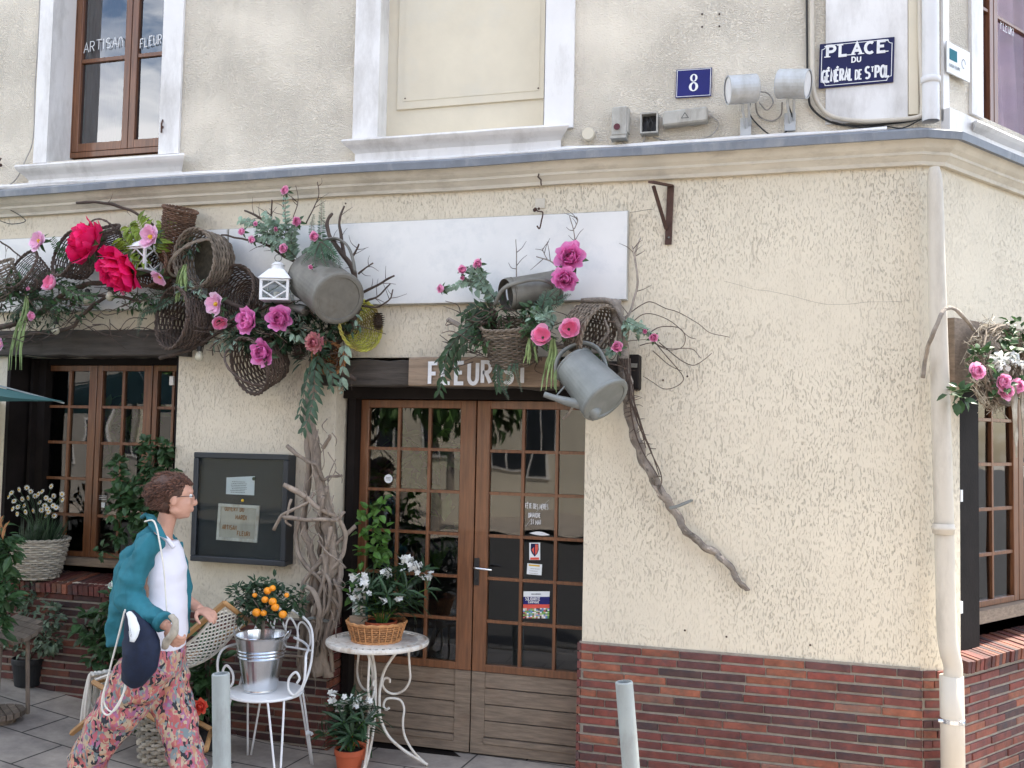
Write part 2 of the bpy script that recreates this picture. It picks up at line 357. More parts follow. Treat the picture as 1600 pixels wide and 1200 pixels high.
def glassmat(name, fres, tint):
    m = bpy.data.materials.new(name); m.use_nodes = True; t = m.node_tree; L = t.links; N = t.nodes; N.remove(N['Principled BSDF'])
    g = N.new('ShaderNodeBsdfGlossy'); g.inputs['Roughness'].default_value = .015; tr = N.new('ShaderNodeBsdfTransparent'); tr.inputs[0].default_value = (*tint, 1)
    f = N.new('ShaderNodeFresnel'); f.inputs[0].default_value = fres; mx = N.new('ShaderNodeMixShader')
    tc = N.new('ShaderNodeTexCoord'); nz = N.new('ShaderNodeTexNoise'); nz.inputs['Scale'].default_value = 2.2; nz.inputs['Detail'].default_value = 1; L.new(tc.outputs['Object'], nz.inputs[0])
    bm = N.new('ShaderNodeBump'); bm.inputs['Distance'].default_value = .0022; L.new(nz.outputs[0], bm.inputs['Height']); L.new(bm.outputs[0], g.inputs['Normal'])
    L.new(f.outputs[0], mx.inputs[0]); L.new(tr.outputs[0], mx.inputs[1]); L.new(g.outputs[0], mx.inputs[2]); L.new(mx.outputs[0], N['Material Output'].inputs[0]); MATS[name] = m
glassmat('glass', 1.8, (.7, .74, .74)); glassmat('glass_up', 2.6, (.6, .62, .64)); glassmat('glass_clear', 1.18, (.9, .93, .93))
# patterned trousers: voronoi bursts in warm colours
m = bpy.data.materials.new('trousers'); m.use_nodes = True; t = m.node_tree; L = t.links; N = t.nodes; b = N['Principled BSDF']; b.inputs['Roughness'].default_value = .85
tc = N.new('ShaderNodeTexCoord'); mp = N.new('ShaderNodeMapping'); mp.inputs['Scale'].default_value = (1, 1, .62); L.new(tc.outputs['Object'], mp.inputs[0])
nzw = N.new('ShaderNodeTexNoise'); nzw.inputs['Scale'].default_value = 30; L.new(mp.outputs[0], nzw.inputs[0])
vm = N.new('ShaderNodeVectorMath'); vm.operation = 'MULTIPLY_ADD'; vm.inputs[1].default_value = (.035, .035, .035); L.new(nzw.outputs['Color'], vm.inputs[0]); L.new(mp.outputs[0], vm.inputs[2])
vo = N.new('ShaderNodeTexVoronoi'); vo.inputs['Scale'].default_value = 34; L.new(vm.outputs[0], vo.inputs[0])
sp = N.new('ShaderNodeSeparateColor'); L.new(vo.outputs['Color'], sp.inputs[0]); rp = N.new('ShaderNodeValToRGB'); rp.color_ramp.interpolation = 'CONSTANT'
for i, (p, c) in enumerate([(0, (.55, .08, .07)), (.2, (.62, .30, .13)), (.34, (.22, .29, .30)), (.5, (.6, .08, .13)), (.64, (.6, .45, .28)), (.76, (.42, .12, .30)), (.88, (.03, .035, .05))]):
    e = rp.color_ramp.elements[i] if i < 2 else rp.color_ramp.elements.new(p); e.position = p; e.color = (*c, 1)
L.new(sp.outputs[0], rp.inputs[0])
v2 = N.new('ShaderNodeTexVoronoi'); v2.inputs['Scale'].default_value = 85; L.new(vm.outputs[0], v2.inputs[0])
s2 = N.new('ShaderNodeSeparateColor'); L.new(v2.outputs['Color'], s2.inputs[0]); r2 = N.new('ShaderNodeValToRGB'); r2.color_ramp.interpolation = 'CONSTANT'
for i, (p, c) in enumerate([(0, (.6, .10, .10)), (.22, (.03, .035, .045)), (.38, (.62, .46, .29)), (.58, (.28, .34, .34)), (.74, (.62, .24, .13)), (.86, (.5, .12, .26))]):
    e = r2.color_ramp.elements[i] if i < 2 else r2.color_ramp.elements.new(p); e.position = p; e.color = (*c, 1)
L.new(s2.outputs[1], r2.inputs[0]); mx = N.new('ShaderNodeMixRGB'); gt = N.new('ShaderNodeMath'); gt.operation = 'GREATER_THAN'; gt.inputs[1].default_value = .52; L.new(s2.outputs[2], gt.inputs[0])
L.new(gt.outputs[0], mx.inputs[0]); L.new(rp.outputs[0], mx.inputs[1]); L.new(r2.outputs[0], mx.inputs[2]); L.new(mx.outputs[0], b.inputs['Base Color'])
hs = N.new('ShaderNodeHueSaturation'); hs.inputs['Saturation'].default_value = .85; hs.inputs['Value'].default_value = .82; L.new(mx.outputs[0], hs.inputs['Color']); L.new(hs.outputs[0], b.inputs['Base Color']); MATS['trousers'] = m
# paving slabs
m = bpy.data.materials.new('paving'); m.use_nodes = True; t = m.node_tree; L = t.links; N = t.nodes; b = N['Principled BSDF']; b.inputs['Roughness'].default_value = .8
tc = N.new('ShaderNodeTexCoord'); bk = N.new('ShaderNodeTexBrick'); bk.inputs['Scale'].default_value = 1; bk.inputs['Brick Width'].default_value = .62; bk.inputs['Row Height'].default_value = .36; bk.inputs['Mortar Size'].default_value = .006
bk.inputs['Color1'].default_value = (.34, .315, .285, 1); bk.inputs['Color2'].default_value = (.45, .405, .355, 1); bk.inputs['Mortar'].default_value = (.07, .065, .06, 1); bk.inputs['Bias'].default_value = .1
mp = N.new('ShaderNodeMapping'); mp.inputs['Rotation'].default_value = (0, 0, R_(4)); L.new(tc.outputs['Object'], mp.inputs[0]); L.new(mp.outputs[0], bk.inputs[0])
nz = N.new('ShaderNodeTexNoise'); nz.inputs['Scale'].default_value = 5; nz.inputs['Detail'].default_value = 8; nz.inputs['Roughness'].default_value = .7; L.new(tc.outputs['Object'], nz.inputs[0])
rp = N.new('ShaderNodeValToRGB'); rp.color_ramp.elements[0].color = (.62, .6, .6, 1); rp.color_ramp.elements[0].position = .3; rp.color_ramp.elements[1].color = (1.25, 1.2, 1.15, 1); rp.color_ramp.elements[1].position = .7; L.new(nz.outputs[0], rp.inputs[0])
mu = N.new('ShaderNodeMixRGB'); mu.blend_type = 'MULTIPLY'; mu.inputs[0].default_value = 1; L.new(bk.outputs[0], mu.inputs[1]); L.new(rp.outputs[0], mu.inputs[2]); L.new(mu.outputs[0], b.inputs['Base Color'])
bm = N.new('ShaderNodeBump'); bm.inputs['Distance'].default_value = .004; L.new(bk.outputs['Fac'], bm.inputs['Height']); bm.invert = True; L.new(bm.outputs[0], b.inputs['Normal']); MATS['paving'] = m
# ------------------------------------------------------------------ stroke lettering
def arc(cx, cy, rx, ry, a0, a1, n=8): return [(cx+rx*math.cos(R_(a0+(a1-a0)*i/n)), cy+ry*math.sin(R_(a0+(a1-a0)*i/n))) for i in range(n+1)]
GL = {'A': [[(0, 0), (.3, 1), (.6, 0)], [(.11, .34), (.49, .34)]],
 'B': [[(0, 0), (0, 1), (.3, 1)]+arc(.3, .76, .22, .24, 90, -90)+[(0, .52)], [(.28, .52)]+arc(.3, .26, .26, .26, 90, -90)+[(0, 0)]],
 'C': [arc(.32, .5, .32, .5, 50, 310, 12)], 'D': [[(0, 0), (0, 1), (.2, 1)]+arc(.22, .5, .36, .5, 90, -90, 10)+[(0, 0)]],
 'E': [[(.5, 1), (0, 1), (0, 0), (.5, 0)], [(0, .52), (.4, .52)]], 'F': [[(.5, 1), (0, 1), (0, 0)], [(0, .5), (.4, .5)]],
 'G': [arc(.32, .5, .32, .5, 50, 340, 12)+[(.62, .42), (.36, .42)]], 'H': [[(0, 0), (0, 1)], [(.55, 0), (.55, 1)], [(0, .5), (.55, .5)]],
 'I': [[(.1, 0), (.1, 1)]], 'J': [[(.4, 1), (.4, .25)]+arc(.2, .25, .2, .25, 0, -180, 6)], 'K': [[(0, 0), (0, 1)], [(.5, 1), (.02, .45), (.55, 0)]],
 'L': [[(0, 1), (0, 0), (.48, 0)]], 'M': [[(0, 0), (.05, 1), (.35, .3), (.65, 1), (.7, 0)]], 'N': [[(0, 0), (0, 1), (.55, 0), (.55, 1)]],
 'O': [arc(.33, .5, .33, .5, 90, 450, 16)], 'P': [[(0, 0), (0, 1), (.28, 1)]+arc(.28, .73, .25, .27, 90, -90)+[(0, .46)]],
 'R': [[(0, 0), (0, 1), (.28, 1)]+arc(.28, .75, .23, .25, 90, -90)+[(.02, .5)], [(.22, .5), (.52, 0)]],
 'S': [arc(.27, .75, .24, .25, 40, 270, 9)+arc(.27, .25, .26, .25, 90, -140, 9)], 'T': [[(.3, 0), (.3, 1)], [(0, 1), (.6, 1)]],
 'U': [[(0, 1), (0, .3)]+arc(.27, .3, .27, .3, 180, 360, 8)+[(.54, 1)]], 'V': [[(0, 1), (.28, 0), (.56, 1)]], 'Z': [[(0, 1), (.5, 1), (0, 0), (.5, 0)]],
 '1': [[(.05, .8), (.25, 1), (.25, 0)]], '3': [arc(.22, .75, .22, .25, 130, -90, 8)+arc(.22, .25, .24, .25, 90, -140, 8)],
 '8': [arc(.27, .74, .22, .26, -90, 270, 14), arc(.27, .25, .27, .25, 90, 450, 14)], 'n': [[(0, 0), (0, .5)]+arc(.22, .5, .22, .4, 180, 0, 6)+[(.44, 0)]],
 'É': [[(.5, 1), (0, 1), (0, 0), (.5, 0)], [(0, .52), (.4, .52)], [(.15, 1.13), (.4, 1.3)]], 'È': [[(.5, 1), (0, 1), (0, 0), (.5, 0)], [(0, .52), (.4, .52)], [(.15, 1.3), (.38, 1.13)]], 'Ê': [[(.5, 1), (0, 1), (0, 0), (.5, 0)], [(0, .52), (.4, .52)], [(.1, 1.12), (.25, 1.3), (.42, 1.12)]]}
GW = {'I': .2, 'M': .7, '1': .3, 'J': .4}
def ribbon(mb, pts, w, N):      # pts 3D, flat ribbon facing N, mitred
    n = len(pts); a = []; b = []; closed = (pts[0]-pts[-1]).length < 1e-6
    for i, p in enumerate(pts):
        if closed: p0, p1 = pts[i-1 if i else n-2], pts[i+1 if i < n-1 else 1]
        else: p0, p1 = pts[max(i-1, 0)], pts[min(i+1, n-1)]
        d0 = (p-p0); d1 = (p1-p)
        if d0.length < 1e-9: d0 = d1
        if d1.length < 1e-9: d1 = d0
        d0.normalize(); d1.normalize(); t = (d0+d1)
        if t.length < 1e-6: t = d0
        t.normalize(); s_ = t.cross(N).normalized(); k = 1/max(.45, abs(t.dot(d0)))
        a.append(p+s_*w*.5*k); b.append(p-s_*w*.5*k)
    mb.add(a+b, [(i, i+1, n+i+1, n+i) for i in range(n-1)])
def write(mb, text, o, xd, zd, h, sw, cw=1.0, gap=.22, serif=0, jit=0, center=False, lift=.0004):
    o = Vector(o); xd = Vector(xd).normalized(); zd = Vector(zd).normalized(); N = xd.cross(zd).normalized(); N = -N if N.dot(CAM-o) < 0 else N
    tot = sum((.35 if c == ' ' else GW.get(c, .56))+gap for c in text)-gap
    x = -tot/2 if center else 0
    for c in text:
        if c == ' ': x += .35+gap; continue
        jy = rnd.uniform(-jit, jit); k = 0
        for pl in GL[c]:
            k += 1
            q = [o+xd*((x+px)*h*cw)+zd*((py+jy)*h)+N*lift*k for px, py in pl]
            ribbon(mb, q, sw, N)
            if serif and len(pl) < 9 or (serif and c in 'PD'):
                for (px, py) in ([pl[0], pl[-1]] if c not in 'PD' else [pl[0], pl[1]]):
                    if py in (0, 1):
                        k += 1; e = o+xd*((x+px)*h*cw)+zd*((py+jy)*h)+N*lift*(k+1); ribbon(mb, [e-xd*serif, e+xd*serif], sw*.35, N)
        x += GW.get(c, .56)+gap
def scribble(mb, o, xd, zd, w, rows, pitch, sw):   # rows of tiny unreadable print
    o = Vector(o); N = Vector(xd).cross(Vector(zd)).normalized(); N = -N if N.dot(CAM-o) < 0 else N
    for r in range(rows):
        x = rnd.uniform(0, .12)*w; e = w*rnd.uniform(.82, 1)
        while x < e:
            l = min(rnd.uniform(.03, .1)*w, e-x); p = o+Vector(xd)*x-Vector(zd)*pitch*r+N*.0006; ribbon(mb, [p, p+Vector(xd)*l], sw, N); x += l+w*.025
# ================================================================== SETTING
mb = MB(); mb.grid(60, 14, lambda u, v: (-14+u*16.5, -2.75+v*3.2, gz(-14+u*16.5)+.004*math.sin(u*40+v*9)))
single(mb, 'pavement', 'paving', None, None, (-5, -1, 0), kind='structure', smooth=True)
mb = MB(); mb.quad((-80, -80, -.2), (80, -80, -.2), (80, 80, -.2), (-80, 80, -.2)); single(mb, 'ground', 'asphalt', None, None, (0, 0, -.2), kind='structure')
mb = MB(); mb.quad((-60, -13, -.19), (60, -13, -.19), (60, -2.9, -.19), (-60, -2.9, -.19)); single(mb, 'road', 'asphalt', None, None, (0, -8, -.19), kind='structure')
mb = MB()
for i in range(17): mb.bbox((-14+i*1.0, -2.82, gz(-14+i)-.06), (.495, 0, gz(-13.5+i)*.0), (0, .075, 0), (0, 0, .075), .15)
single(mb, 'kerb', 'mortar', None, None, (0, -2.82, -.1), kind='structure')
mb = MB(); mb.quad((-60, -13, -.1), (60, -13, -.1), (60, -17.2, -.1), (-60, -17.2, -.1)); single(mb, 'far_pavement', 'paving', None, None, (0, -15, -.1), kind='structure')
mb = MB()
for i in range(4): mb.box(-16+i*8.0, -13+i*8.0, -9.1, -8.95, -.189, -.184)
single(mb, 'road_marking', 'road_white', None, None, (0, -9, -.18), kind='structure')
def far_house(x0, w, h, wm, rm, label, nf=3, roofh=2.4):
    t = thing('town_house', label, 'house', (x0+w/2, -18, -.1), group='houses across the street')
    a = MB(); a.box(x0, x0+w, -24, -17.2, -.1, h); a.build('wall', wm, t)
    r = MB(); r.add([(x0-.1, -16.9, h), (x0+w+.1, -16.9, h), (x0+w+.1, -20.6, h+roofh), (x0-.1, -20.6, h+roofh), (x0-.1, -24.3, h), (x0+w+.1, -24.3, h)], [(0, 1, 2, 3), (3, 2, 5, 4), (0, 3, 4), (1, 5, 2)])
    r.build('roof', rm, t)
    c = MB(); c.box(x0+.5, x0+1.2, -20.8, -20, h+roofh-.7, h+roofh+.9); c.build('chimney', 'brick', t)
    for f in range(int(h/2.9)):
        for k in range(nf):
            cx = x0+w*(k+.5)/nf; z = .9+f*2.9
            p = MB(); p.box(cx-.5, cx+.5, -17.24, -17.15, z, z+1.5); fr = p.build('window', 'paint_white', t)
            g = MB(); g.box(cx-.43, cx-.03, -17.16, -17.13, z+.07, z+1.43); g.box(cx+.03, cx+.43, -17.16, -17.13, z+.07, z+1.43); g.build('pane', 'cabinet', fr)
for i, (hx, hh) in enumerate(((-13.5, 3.2), (-10.2, 2.6), (-7.4, 3.0))):
    t = thing('street_tree', ('tall', 'low', 'middle')[i]+' round green tree on the far pavement facing the florist', 'tree', (hx, -14, -.1)); a = MB()
    for q in range(900): d = Vector((rnd.gauss(0, 1), rnd.gauss(0, 1), rnd.gauss(0, 1))).normalized()*rnd.uniform(.5, 1); a.tone(rnd.uniform(.6, 1.5)); a.leaf((hx+d.x*1.3, -14+d.y*1.0, hh+d.z*1.3), d+Vector((0, 0, -.4)), (0, 0, 1), .28, .18)
    a.build('crown', 'hedge_green', t); a = MB(); a.tube([(hx, -14, -.1), (hx, -14, hh)], .1, 8); a.build('trunk', 'bark', t)
far_house(-26, 9, 5.8, 'render_far2', 'slate_roof', 'grey rendered house with slate roof facing the florist')
far_house(-16.9, 6.5, 6.4, 'paint_cream', 'tile_roof', 'narrow cream house with tiled roof facing the florist', 2)
far_house(-10.3, 8, 5.6, 'render_far', 'slate_roof', 'broad beige house with slate roof facing the florist')
far_house(-2.2, 7, 7.4, 'brick', 'tile_roof', 'tall brick house with tiled roof facing the florist', 3)
far_house(4.9, 8, 5.9, 'paint_cream', 'slate_roof', 'wide cream house with slate roof facing the florist', 3)
# ================================================================== THE BUILDING
B = thing('corner_building', 'cream rendered corner building with brick base and flower shop on its ground floor', 'building', (-2, 0, 0))
def wallface(mb, M, s0, s1, z0, z1, holes, depth, ss=(), zs=()):
    xs = sorted({s0, s1, *[h[0] for h in holes], *[h[1] for h in holes], *ss}); zz = sorted({z0, z1, *[h[2] for h in holes], *[h[3] for h in holes], *zs})
    xs = [x for x in xs if s0 <= x <= s1]; zz = [z for z in zz if z0 <= z <= z1]
    for a, b in zip(xs, xs[1:]):
        for c, d in zip(zz, zz[1:]):
            mx, mz = (a+b)/2, (c+d)/2
            if any(h[0] < mx < h[1] and h[2] < mz < h[3] for h in holes): continue
            mb.quad(M(a, c, 0), M(b, c, 0), M(b, d, 0), M(a, d, 0))
    for h in holes:
        a, b, c, d = h[:4]; q = h[4] if len(h) > 4 else depth
        c = max(c, z0)
        for (p, r) in (((a, c), (a, d)), ((a, d), (b, d)), ((b, d), (b, c)), ((b, c), (a, c))):
            mb.quad(M(*p, 0), M(*r, 0), M(*r, -q), M(*p, -q))
def FM(s, z, o): return Vector((s, -o, z))
def SM(s, z, o): return S(s, z, o)
C0, C1 = Vector((FX, 0, 0)), S(.06, 0); CL = (C1-C0).length; CDr = (C1-C0).normalized(); CN = Vector((CDr.y, -CDr.x, 0))
def KM(s, z, o): return C0+CDr*s+CN*o+Vector((0, 0, z))   # narrow canted face at the corner
wx0, wx1 = -5.245, -3.862
dx0, dx1 = -2.715, -1.128
swS0, swS1 = SW(1500, 800)[0]+.0, 2.1
low_holes = [(wx0, wx1, .83, 2.36, .3), (dx0, dx1, -.3, 2.34, .195)]
a = MB(); wallface(a, FM, -9, FX, -.3, 3.45, low_holes, .3); wallface(a, KM, 0, CL, -.3, 3.45, [], .1)
side_holes = [(swS0, swS1, .74, 2.26, .16)]
wallface(a, SM, .06, 5, -.3, 3.45, side_holes, .16)
a.build('ground_floor_wall', 'plaster_low', B)
# upper floor
uz0, uz1 = 3.45, 6.9
u1a, u1b = W(82, 120, 0).x, W(255, 120, 0).x; u1z = W(200, 244, 0).z
u2a, u2b = W(593, 100, 0).x, W(852, 100, 0).x; u2z = W(720, 208, 0).z
usS0 = SW(1531, 100)[0]; usz = SW(1540, 185)[1]
a = MB(); wallface(a, KM, 0, CL, uz0, uz1, [], .1); wallface(a, FM, -9, FX, uz0, uz1, [(u1a, u1b, u1z, 5.5, .24), (u2a, u2b, u2z, 5.5, .14)], .2)
wallface(a, SM, .06, 5, uz0, uz1, [(usS0, usS0+1.2, usz, 5.5, .16)], .16)
a.build('upper_wall', 'plaster_high', B)
# back of the building and roof (keeps the sun off the front)
e = S(5, 0)
a = MB(); a.add([(-9, 0, -.3), (-9, 9, -.3), (e.x, 9, -.3), (e.x, e.y, -.3), (-9, 0, 6.9), (-9, 9, 6.9), (e.x, 9, 6.9), (e.x, e.y, 6.9)], [(0, 1, 5, 4), (1, 2, 6, 5), (2, 3, 7, 6)]); a.build('rear_wall', 'render_far2', B)
a = MB(); a.extr([(-9.3, -.3, 6.9), (SX0+.15, -.3, 6.9), (e.x+.3, e.y-.1, 6.9), (e.x+.3, 9, 6.9), (-9.3, 9, 6.9)], (0, 0, .25)); a.build('roof', 'slate_roof', B)
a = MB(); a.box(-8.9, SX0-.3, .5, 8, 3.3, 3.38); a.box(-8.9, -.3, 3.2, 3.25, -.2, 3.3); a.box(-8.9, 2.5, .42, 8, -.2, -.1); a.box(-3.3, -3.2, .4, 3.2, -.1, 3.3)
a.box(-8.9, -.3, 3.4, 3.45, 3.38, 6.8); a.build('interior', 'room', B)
# cornice: profile swept round the corner
def zW(y, o): return W(1000, y, -o).z
prof = [(.0, zW(283, 0)), (.028, zW(281, .03)), (.032, zW(276, .03)), (.055, zW(268, .05)), (.062, zW(266, .06)), (.062, zW(262, .06)), (.082, zW(256, .08)), (.105, zW(246, .1)), (.112, zW(243, .11))]
lead = [(.11, zW(243.5, .11)), (.138, zW(242.5, .135)), (.142, zW(231, .14)), (.12, zW(229, .14)+.006), (.0, zW(229, .14)+.05)]
cn_ = (Vector((0, -1, 0))+CN).normalized(); ck = 1/cn_.dot(CN); cm_ = (CN+SN).normalized(); cl_ = 1/cm_.dot(CN)
def sweep(mb, pr, wav=.0):
    pts = []
    for i in range(41):
        X = -9+i*(FX+9)/40
        if i == 40: pts.append((C0, cn_*ck, X)); pts.append((C1, cm_*cl_, X+.1))
        else: pts.append((Vector((X, 0, 0)), Vector((0, -1, 0)), X))
    for i in range(1, 9): pts.append((S(i*.6, 0), SN, SX0+i*.6))
    vs = []; n = len(pr)
    for p, nn, X in pts:
        dz = wav*noise.noise(Vector((X*1.3, 3, 0)))-.02*max(0, (-X-3.6)/2)*(wav > 0)
        for o, z in pr: vs.append(p+nn*o+Vector((0, 0, z+dz)))
    mb.add(vs, [(i*n+j, (i+1)*n+j, (i+1)*n+j+1, i*n+j+1) for i in range(len(pts)-1) for j in range(n-1)])
a = MB(); sweep(a, prof, .007); a.build('cornice', 'cornice', B)
a = MB(); sweep(a, lead, .008); a.build('lead_flashing', 'lead', B)
a = MB()   # rounded white render bead above the lead
a.tube([(-9+i*.25, -.03, lead[-1][1]-.012+.012*noise.noise(Vector((i*.7, 0, 0)))) for i in range(39)], .018, 6, lump=.5); a.build('mortar_fillet', 'paint_white', B)
# plinth of long thin bricks
PAL = [(1, 1, 1), (1.1, 1.0, .95), (.9, .9, .95), (1.0, .95, 1), (.55, .75, .95), (.6, .8, 1.0), (.75, .85, .95), (1.15, 1.2, 1.0), (1.45, 1.6, 1.2), (.7, .9, 1.05), (1.15, .95, .9), (.85, .8, .85), (1.3, 2.0, 1.8), (1.6, 1.8, 1.3), (.5, .9, 1.1)]
def bricks(mb, M, s0, s1, z0, z1, hole=None, o0=.008, o1=.0215, course=.0508, bl=.235, g=.0145):
    n = int((z1-z0)/course+.01)
    for i in range(n):
        zb = z1-(i+1)*course; s = s0-(i % 2)*bl*.5-rnd.random()*bl*.15-(.3*bl if i % 3 == 0 else 0)
        while s < s1:
            l = bl*rnd.choice((1, 1, 1, 1, .96, 1.03, .9)); a_, b_ = max(s, s0), min(s+l-.006, s1); s += l
            if b_-a_ < .02: continue
            if hole and a_ < hole[1] and b_ > hole[0] and zb+course > hole[2] and zb < hole[3]: continue
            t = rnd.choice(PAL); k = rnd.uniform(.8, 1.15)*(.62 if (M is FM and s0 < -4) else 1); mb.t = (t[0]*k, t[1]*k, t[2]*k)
            zt = zb+course-g; oo = o1+rnd.uniform(-.003, .003); c = .003; j = rnd.uniform(-.0015, .0015)
            q = [M(a_, zb+j, o0), M(b_, zb-j, o0), M(b_, zt-j, o0), M(a_, zt+j, o0), M(a_, zb+j, oo-c), M(b_, zb-j, oo-c), M(b_, zt-j, oo-c), M(a_, zt+j, oo-c),
                 M(a_+c, zb+c, oo), M(b_-c, zb+c, oo), M(b_-c, zt-c, oo), M(a_+c, zt-c, oo)]
            mb.add(q, [(0, 1, 5, 4), (1, 2, 6, 5), (2, 3, 7, 6), (3, 0, 4, 7), (4, 5, 9, 8), (5, 6, 10, 9), (6, 7, 11, 10), (7, 4, 8, 11), (8, 9, 10, 11)])
PZ = .715
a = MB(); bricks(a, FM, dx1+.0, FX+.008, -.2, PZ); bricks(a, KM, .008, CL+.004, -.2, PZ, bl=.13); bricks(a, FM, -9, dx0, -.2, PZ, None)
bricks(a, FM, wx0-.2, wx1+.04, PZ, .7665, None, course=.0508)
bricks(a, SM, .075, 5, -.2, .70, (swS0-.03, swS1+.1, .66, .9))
for i in range(18):  # quoin returns in the door reveal
    z = PZ-(i+1)*.0508; a.t = rnd.choice(PAL)
    for y0, y1 in ((-.02, .03), (.041, .19)) if i % 2 else ((-.02, .1), (.111, .19)):
        a.box(dx1-.022, dx1-.002, y0, y1, z, z+.04); a.box(dx0+.002, dx0+.018, y0, y1, z, z+.04)
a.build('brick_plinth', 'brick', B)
a = MB(); a.box(-9, dx0, -.011, -.002, -.3, PZ-.002); a.box(dx1-.012, FX, -.011, -.002, -.3, PZ-.002)
a.add([KM(0, -.3, .011), KM(CL, -.3, .011), KM(CL, .70, .011), KM(0, .70, .011)], [(0, 1, 2, 3)])
a.add([S(.06, -.3, .011), S(5, -.3, .011), S(5, .69, .011), S(.06, .69, .011)], [(0, 1, 2, 3)]); a.build('mortar_bed', 'mortar', B)
# brick window ledges: headers laid on edge, running back into the recess
def ledge(M, s0, s1, zt, out, back, name, w=.043):
    a = MB(); s = s0
    while s < s1:
        t = rnd.choice(PAL); k = rnd.uniform(.55, 1.0); a.t = (t[0]*k, t[1]*k, t[2]*k); e_ = s+w-.009; z = zt+rnd.uniform(-.003, .003); oo = out+rnd.uniform(-.004, .004)
        q = [M(s, z-.07, -back), M(e_, z-.07, -back), M(e_, z-.07, oo-.006), M(s, z-.07, oo-.006), M(s, z+.03, -back), M(e_, z+.03, -back), M(e_, z-.008, oo), M(s, z-.008, oo)]
        a.hexa(q); s += w
    return a.build(name, 'brick', B)
ledge(FM, wx0-.1, wx1+.04, .83, .06, .27, 'brick_ledge'); ledge(SM, swS0-.06, swS1+.1, .745, .075, .15, 'brick_ledge')
# ---- glazed leaves
def leafframe(mb, gl, M, x0, x1, z0, z1, y, cols, rows, sl, sr, top, bot, mu=.018, th=.045, back=None, holes=None):
    # y = depth of front face (into the wall)
    def bx(a_, b_, c, d, o=0, t=th): 
        ce = (M((a_+b_)/2, (c+d)/2, -(y+o+t/2))); mb.bbox(ce, (M(b_, c, 0)-M(a_, c, 0))/2, (M(0, 0, -t)-M(0, 0, 0))/2, (0, 0, (d-c)/2), .12)
    bx(x0, x0+sl, z0, z1); bx(x1-sr, x1, z0, z1); bx(x0+sl, x1-sr, z1-top, z1); bx(x0+sl, x1-sr, z0, z0+bot)
    a_, b_, c, d = x0+sl, x1-sr, z0+bot, z1-top; pw = (b_-a_)/cols; ph = (d-c)/rows
    for i in range(1, cols): bx(a_+pw*i-mu/2, a_+pw*i+mu/2, c, d, .006, th-.014)
    for j in range(1, rows): bx(a_, b_, c+ph*j-mu/2, c+ph*j+mu/2, .0075, th-.017)
    for i in range(cols):
        for j in range(rows):
            p0, p1, q0, q1 = a_+pw*i+mu/2*(i > 0), a_+pw*(i+1)-mu/2*(i < cols-1), c+ph*j+mu/2*(j > 0), c+ph*(j+1)-mu/2*(j < rows-1)
            w = rnd.uniform(-.0025, .0025), rnd.uniform(-.0025, .0025)
            gl.quad(M(p0, q0, -(y+.024+w[0])), M(p1, q0, -(y+.024+w[1])), M(p1, q1, -(y+.024-w[0])), M(p0, q1, -(y+.024-w[1])))
def Xa(px, py, Y): return W(px, py, Y).x
# door, two leaves
dy = .2; dz1, dz0 = W(741, 626, dy).z, W(735, 1176, dy).z
xs = Xa(741.5, 800, dy); xl = Xa(560, 800, dy); xr = xs+(xs-xl)
gz1, gz0 = W(741, 637, dy).z, W(800, 1046, dy).z
for k, (x0, x1) in enumerate(((xl, xs-.004), (xs+.004, xr))):
    a = MB(); g = MB()
    zmid = gz0-.03
    leafframe(a, g, FM, x0, x1, zmid, dz1, dy, 3, 6, .055 if k == 0 else .085, .10 if k == 0 else .055, .05, .045, .019, .05)
    d_ = a.build('door_leaf', 'wood_door', B); g.build('glass', 'glass', d_)
    a = MB()
    def bx(a_, b_, c, d, y0, t=.04): a.bbox(((a_+b_)/2, y0+t/2, (c+d)/2), ((b_-a_)/2, 0, 0), (0, t/2, 0), (0, 0, (d-c)/2), .08)
    st0, st1 = (.055, .10) if k == 0 else (.085, .055)
    bx(x0, x0+st0, dz0, zmid-.002, dy, .05); bx(x1-st1, x1, dz0, zmid-.002, dy, .05)
    n = 4; zb = dz0+.10; ph = (zmid-zb)/n
    for j in range(n): bx(x0+st0, x1-st1, zb+ph*j+.003, zb+ph*(j+1)-.003, dy+.006+.002*(j % 2))
    bx(x0+st0, x1-st1, zb-.035, zb-.003, dy-.012, .06); bx(x0, x1, dz0+.002, zb-.037, dy-.004, .05)
    a.build('panel_boards', 'wood_grey', d_)
    if k:
        h = MB(); hx = xs+.035; p = W(745, 893, dy); h.bbox((p.x, dy-.004, p.z), (.016, 0, 0), (0, .005, 0), (0, 0, .082), .3)
        h.ball((p.x, dy-.012, p.z-.05), .008); h.build('lock_plate', 'black_plastic', d_)
        h = MB(); p = W(745, 886, dy); h.tube([(p.x, dy-.01, p.z), (p.x, dy-.05, p.z), (p.x+.02, dy-.058, p.z), (p.x+.115, dy-.058, p.z-.004)], [.008, .008, .008, .007], 8); h.build('handle', 'steel', d_, smooth=True)
a = MB(); a.box(xl-.05, xl-.002, .12, .25, -.1, 2.3); a.box(xl-.09, xl-.052, .16, .26, -.1, 2.3); a.box(xl-.09, xr+.03, .1, .24, dz1+.004, dz1+.085); a.box(dx0, xl-.1, .196, .26, -.1, 2.3)
a.box(xl-.05, xr+.03, .14, .28, -.12, dz0-.012); a.build('door_frame', 'wood_black', B)
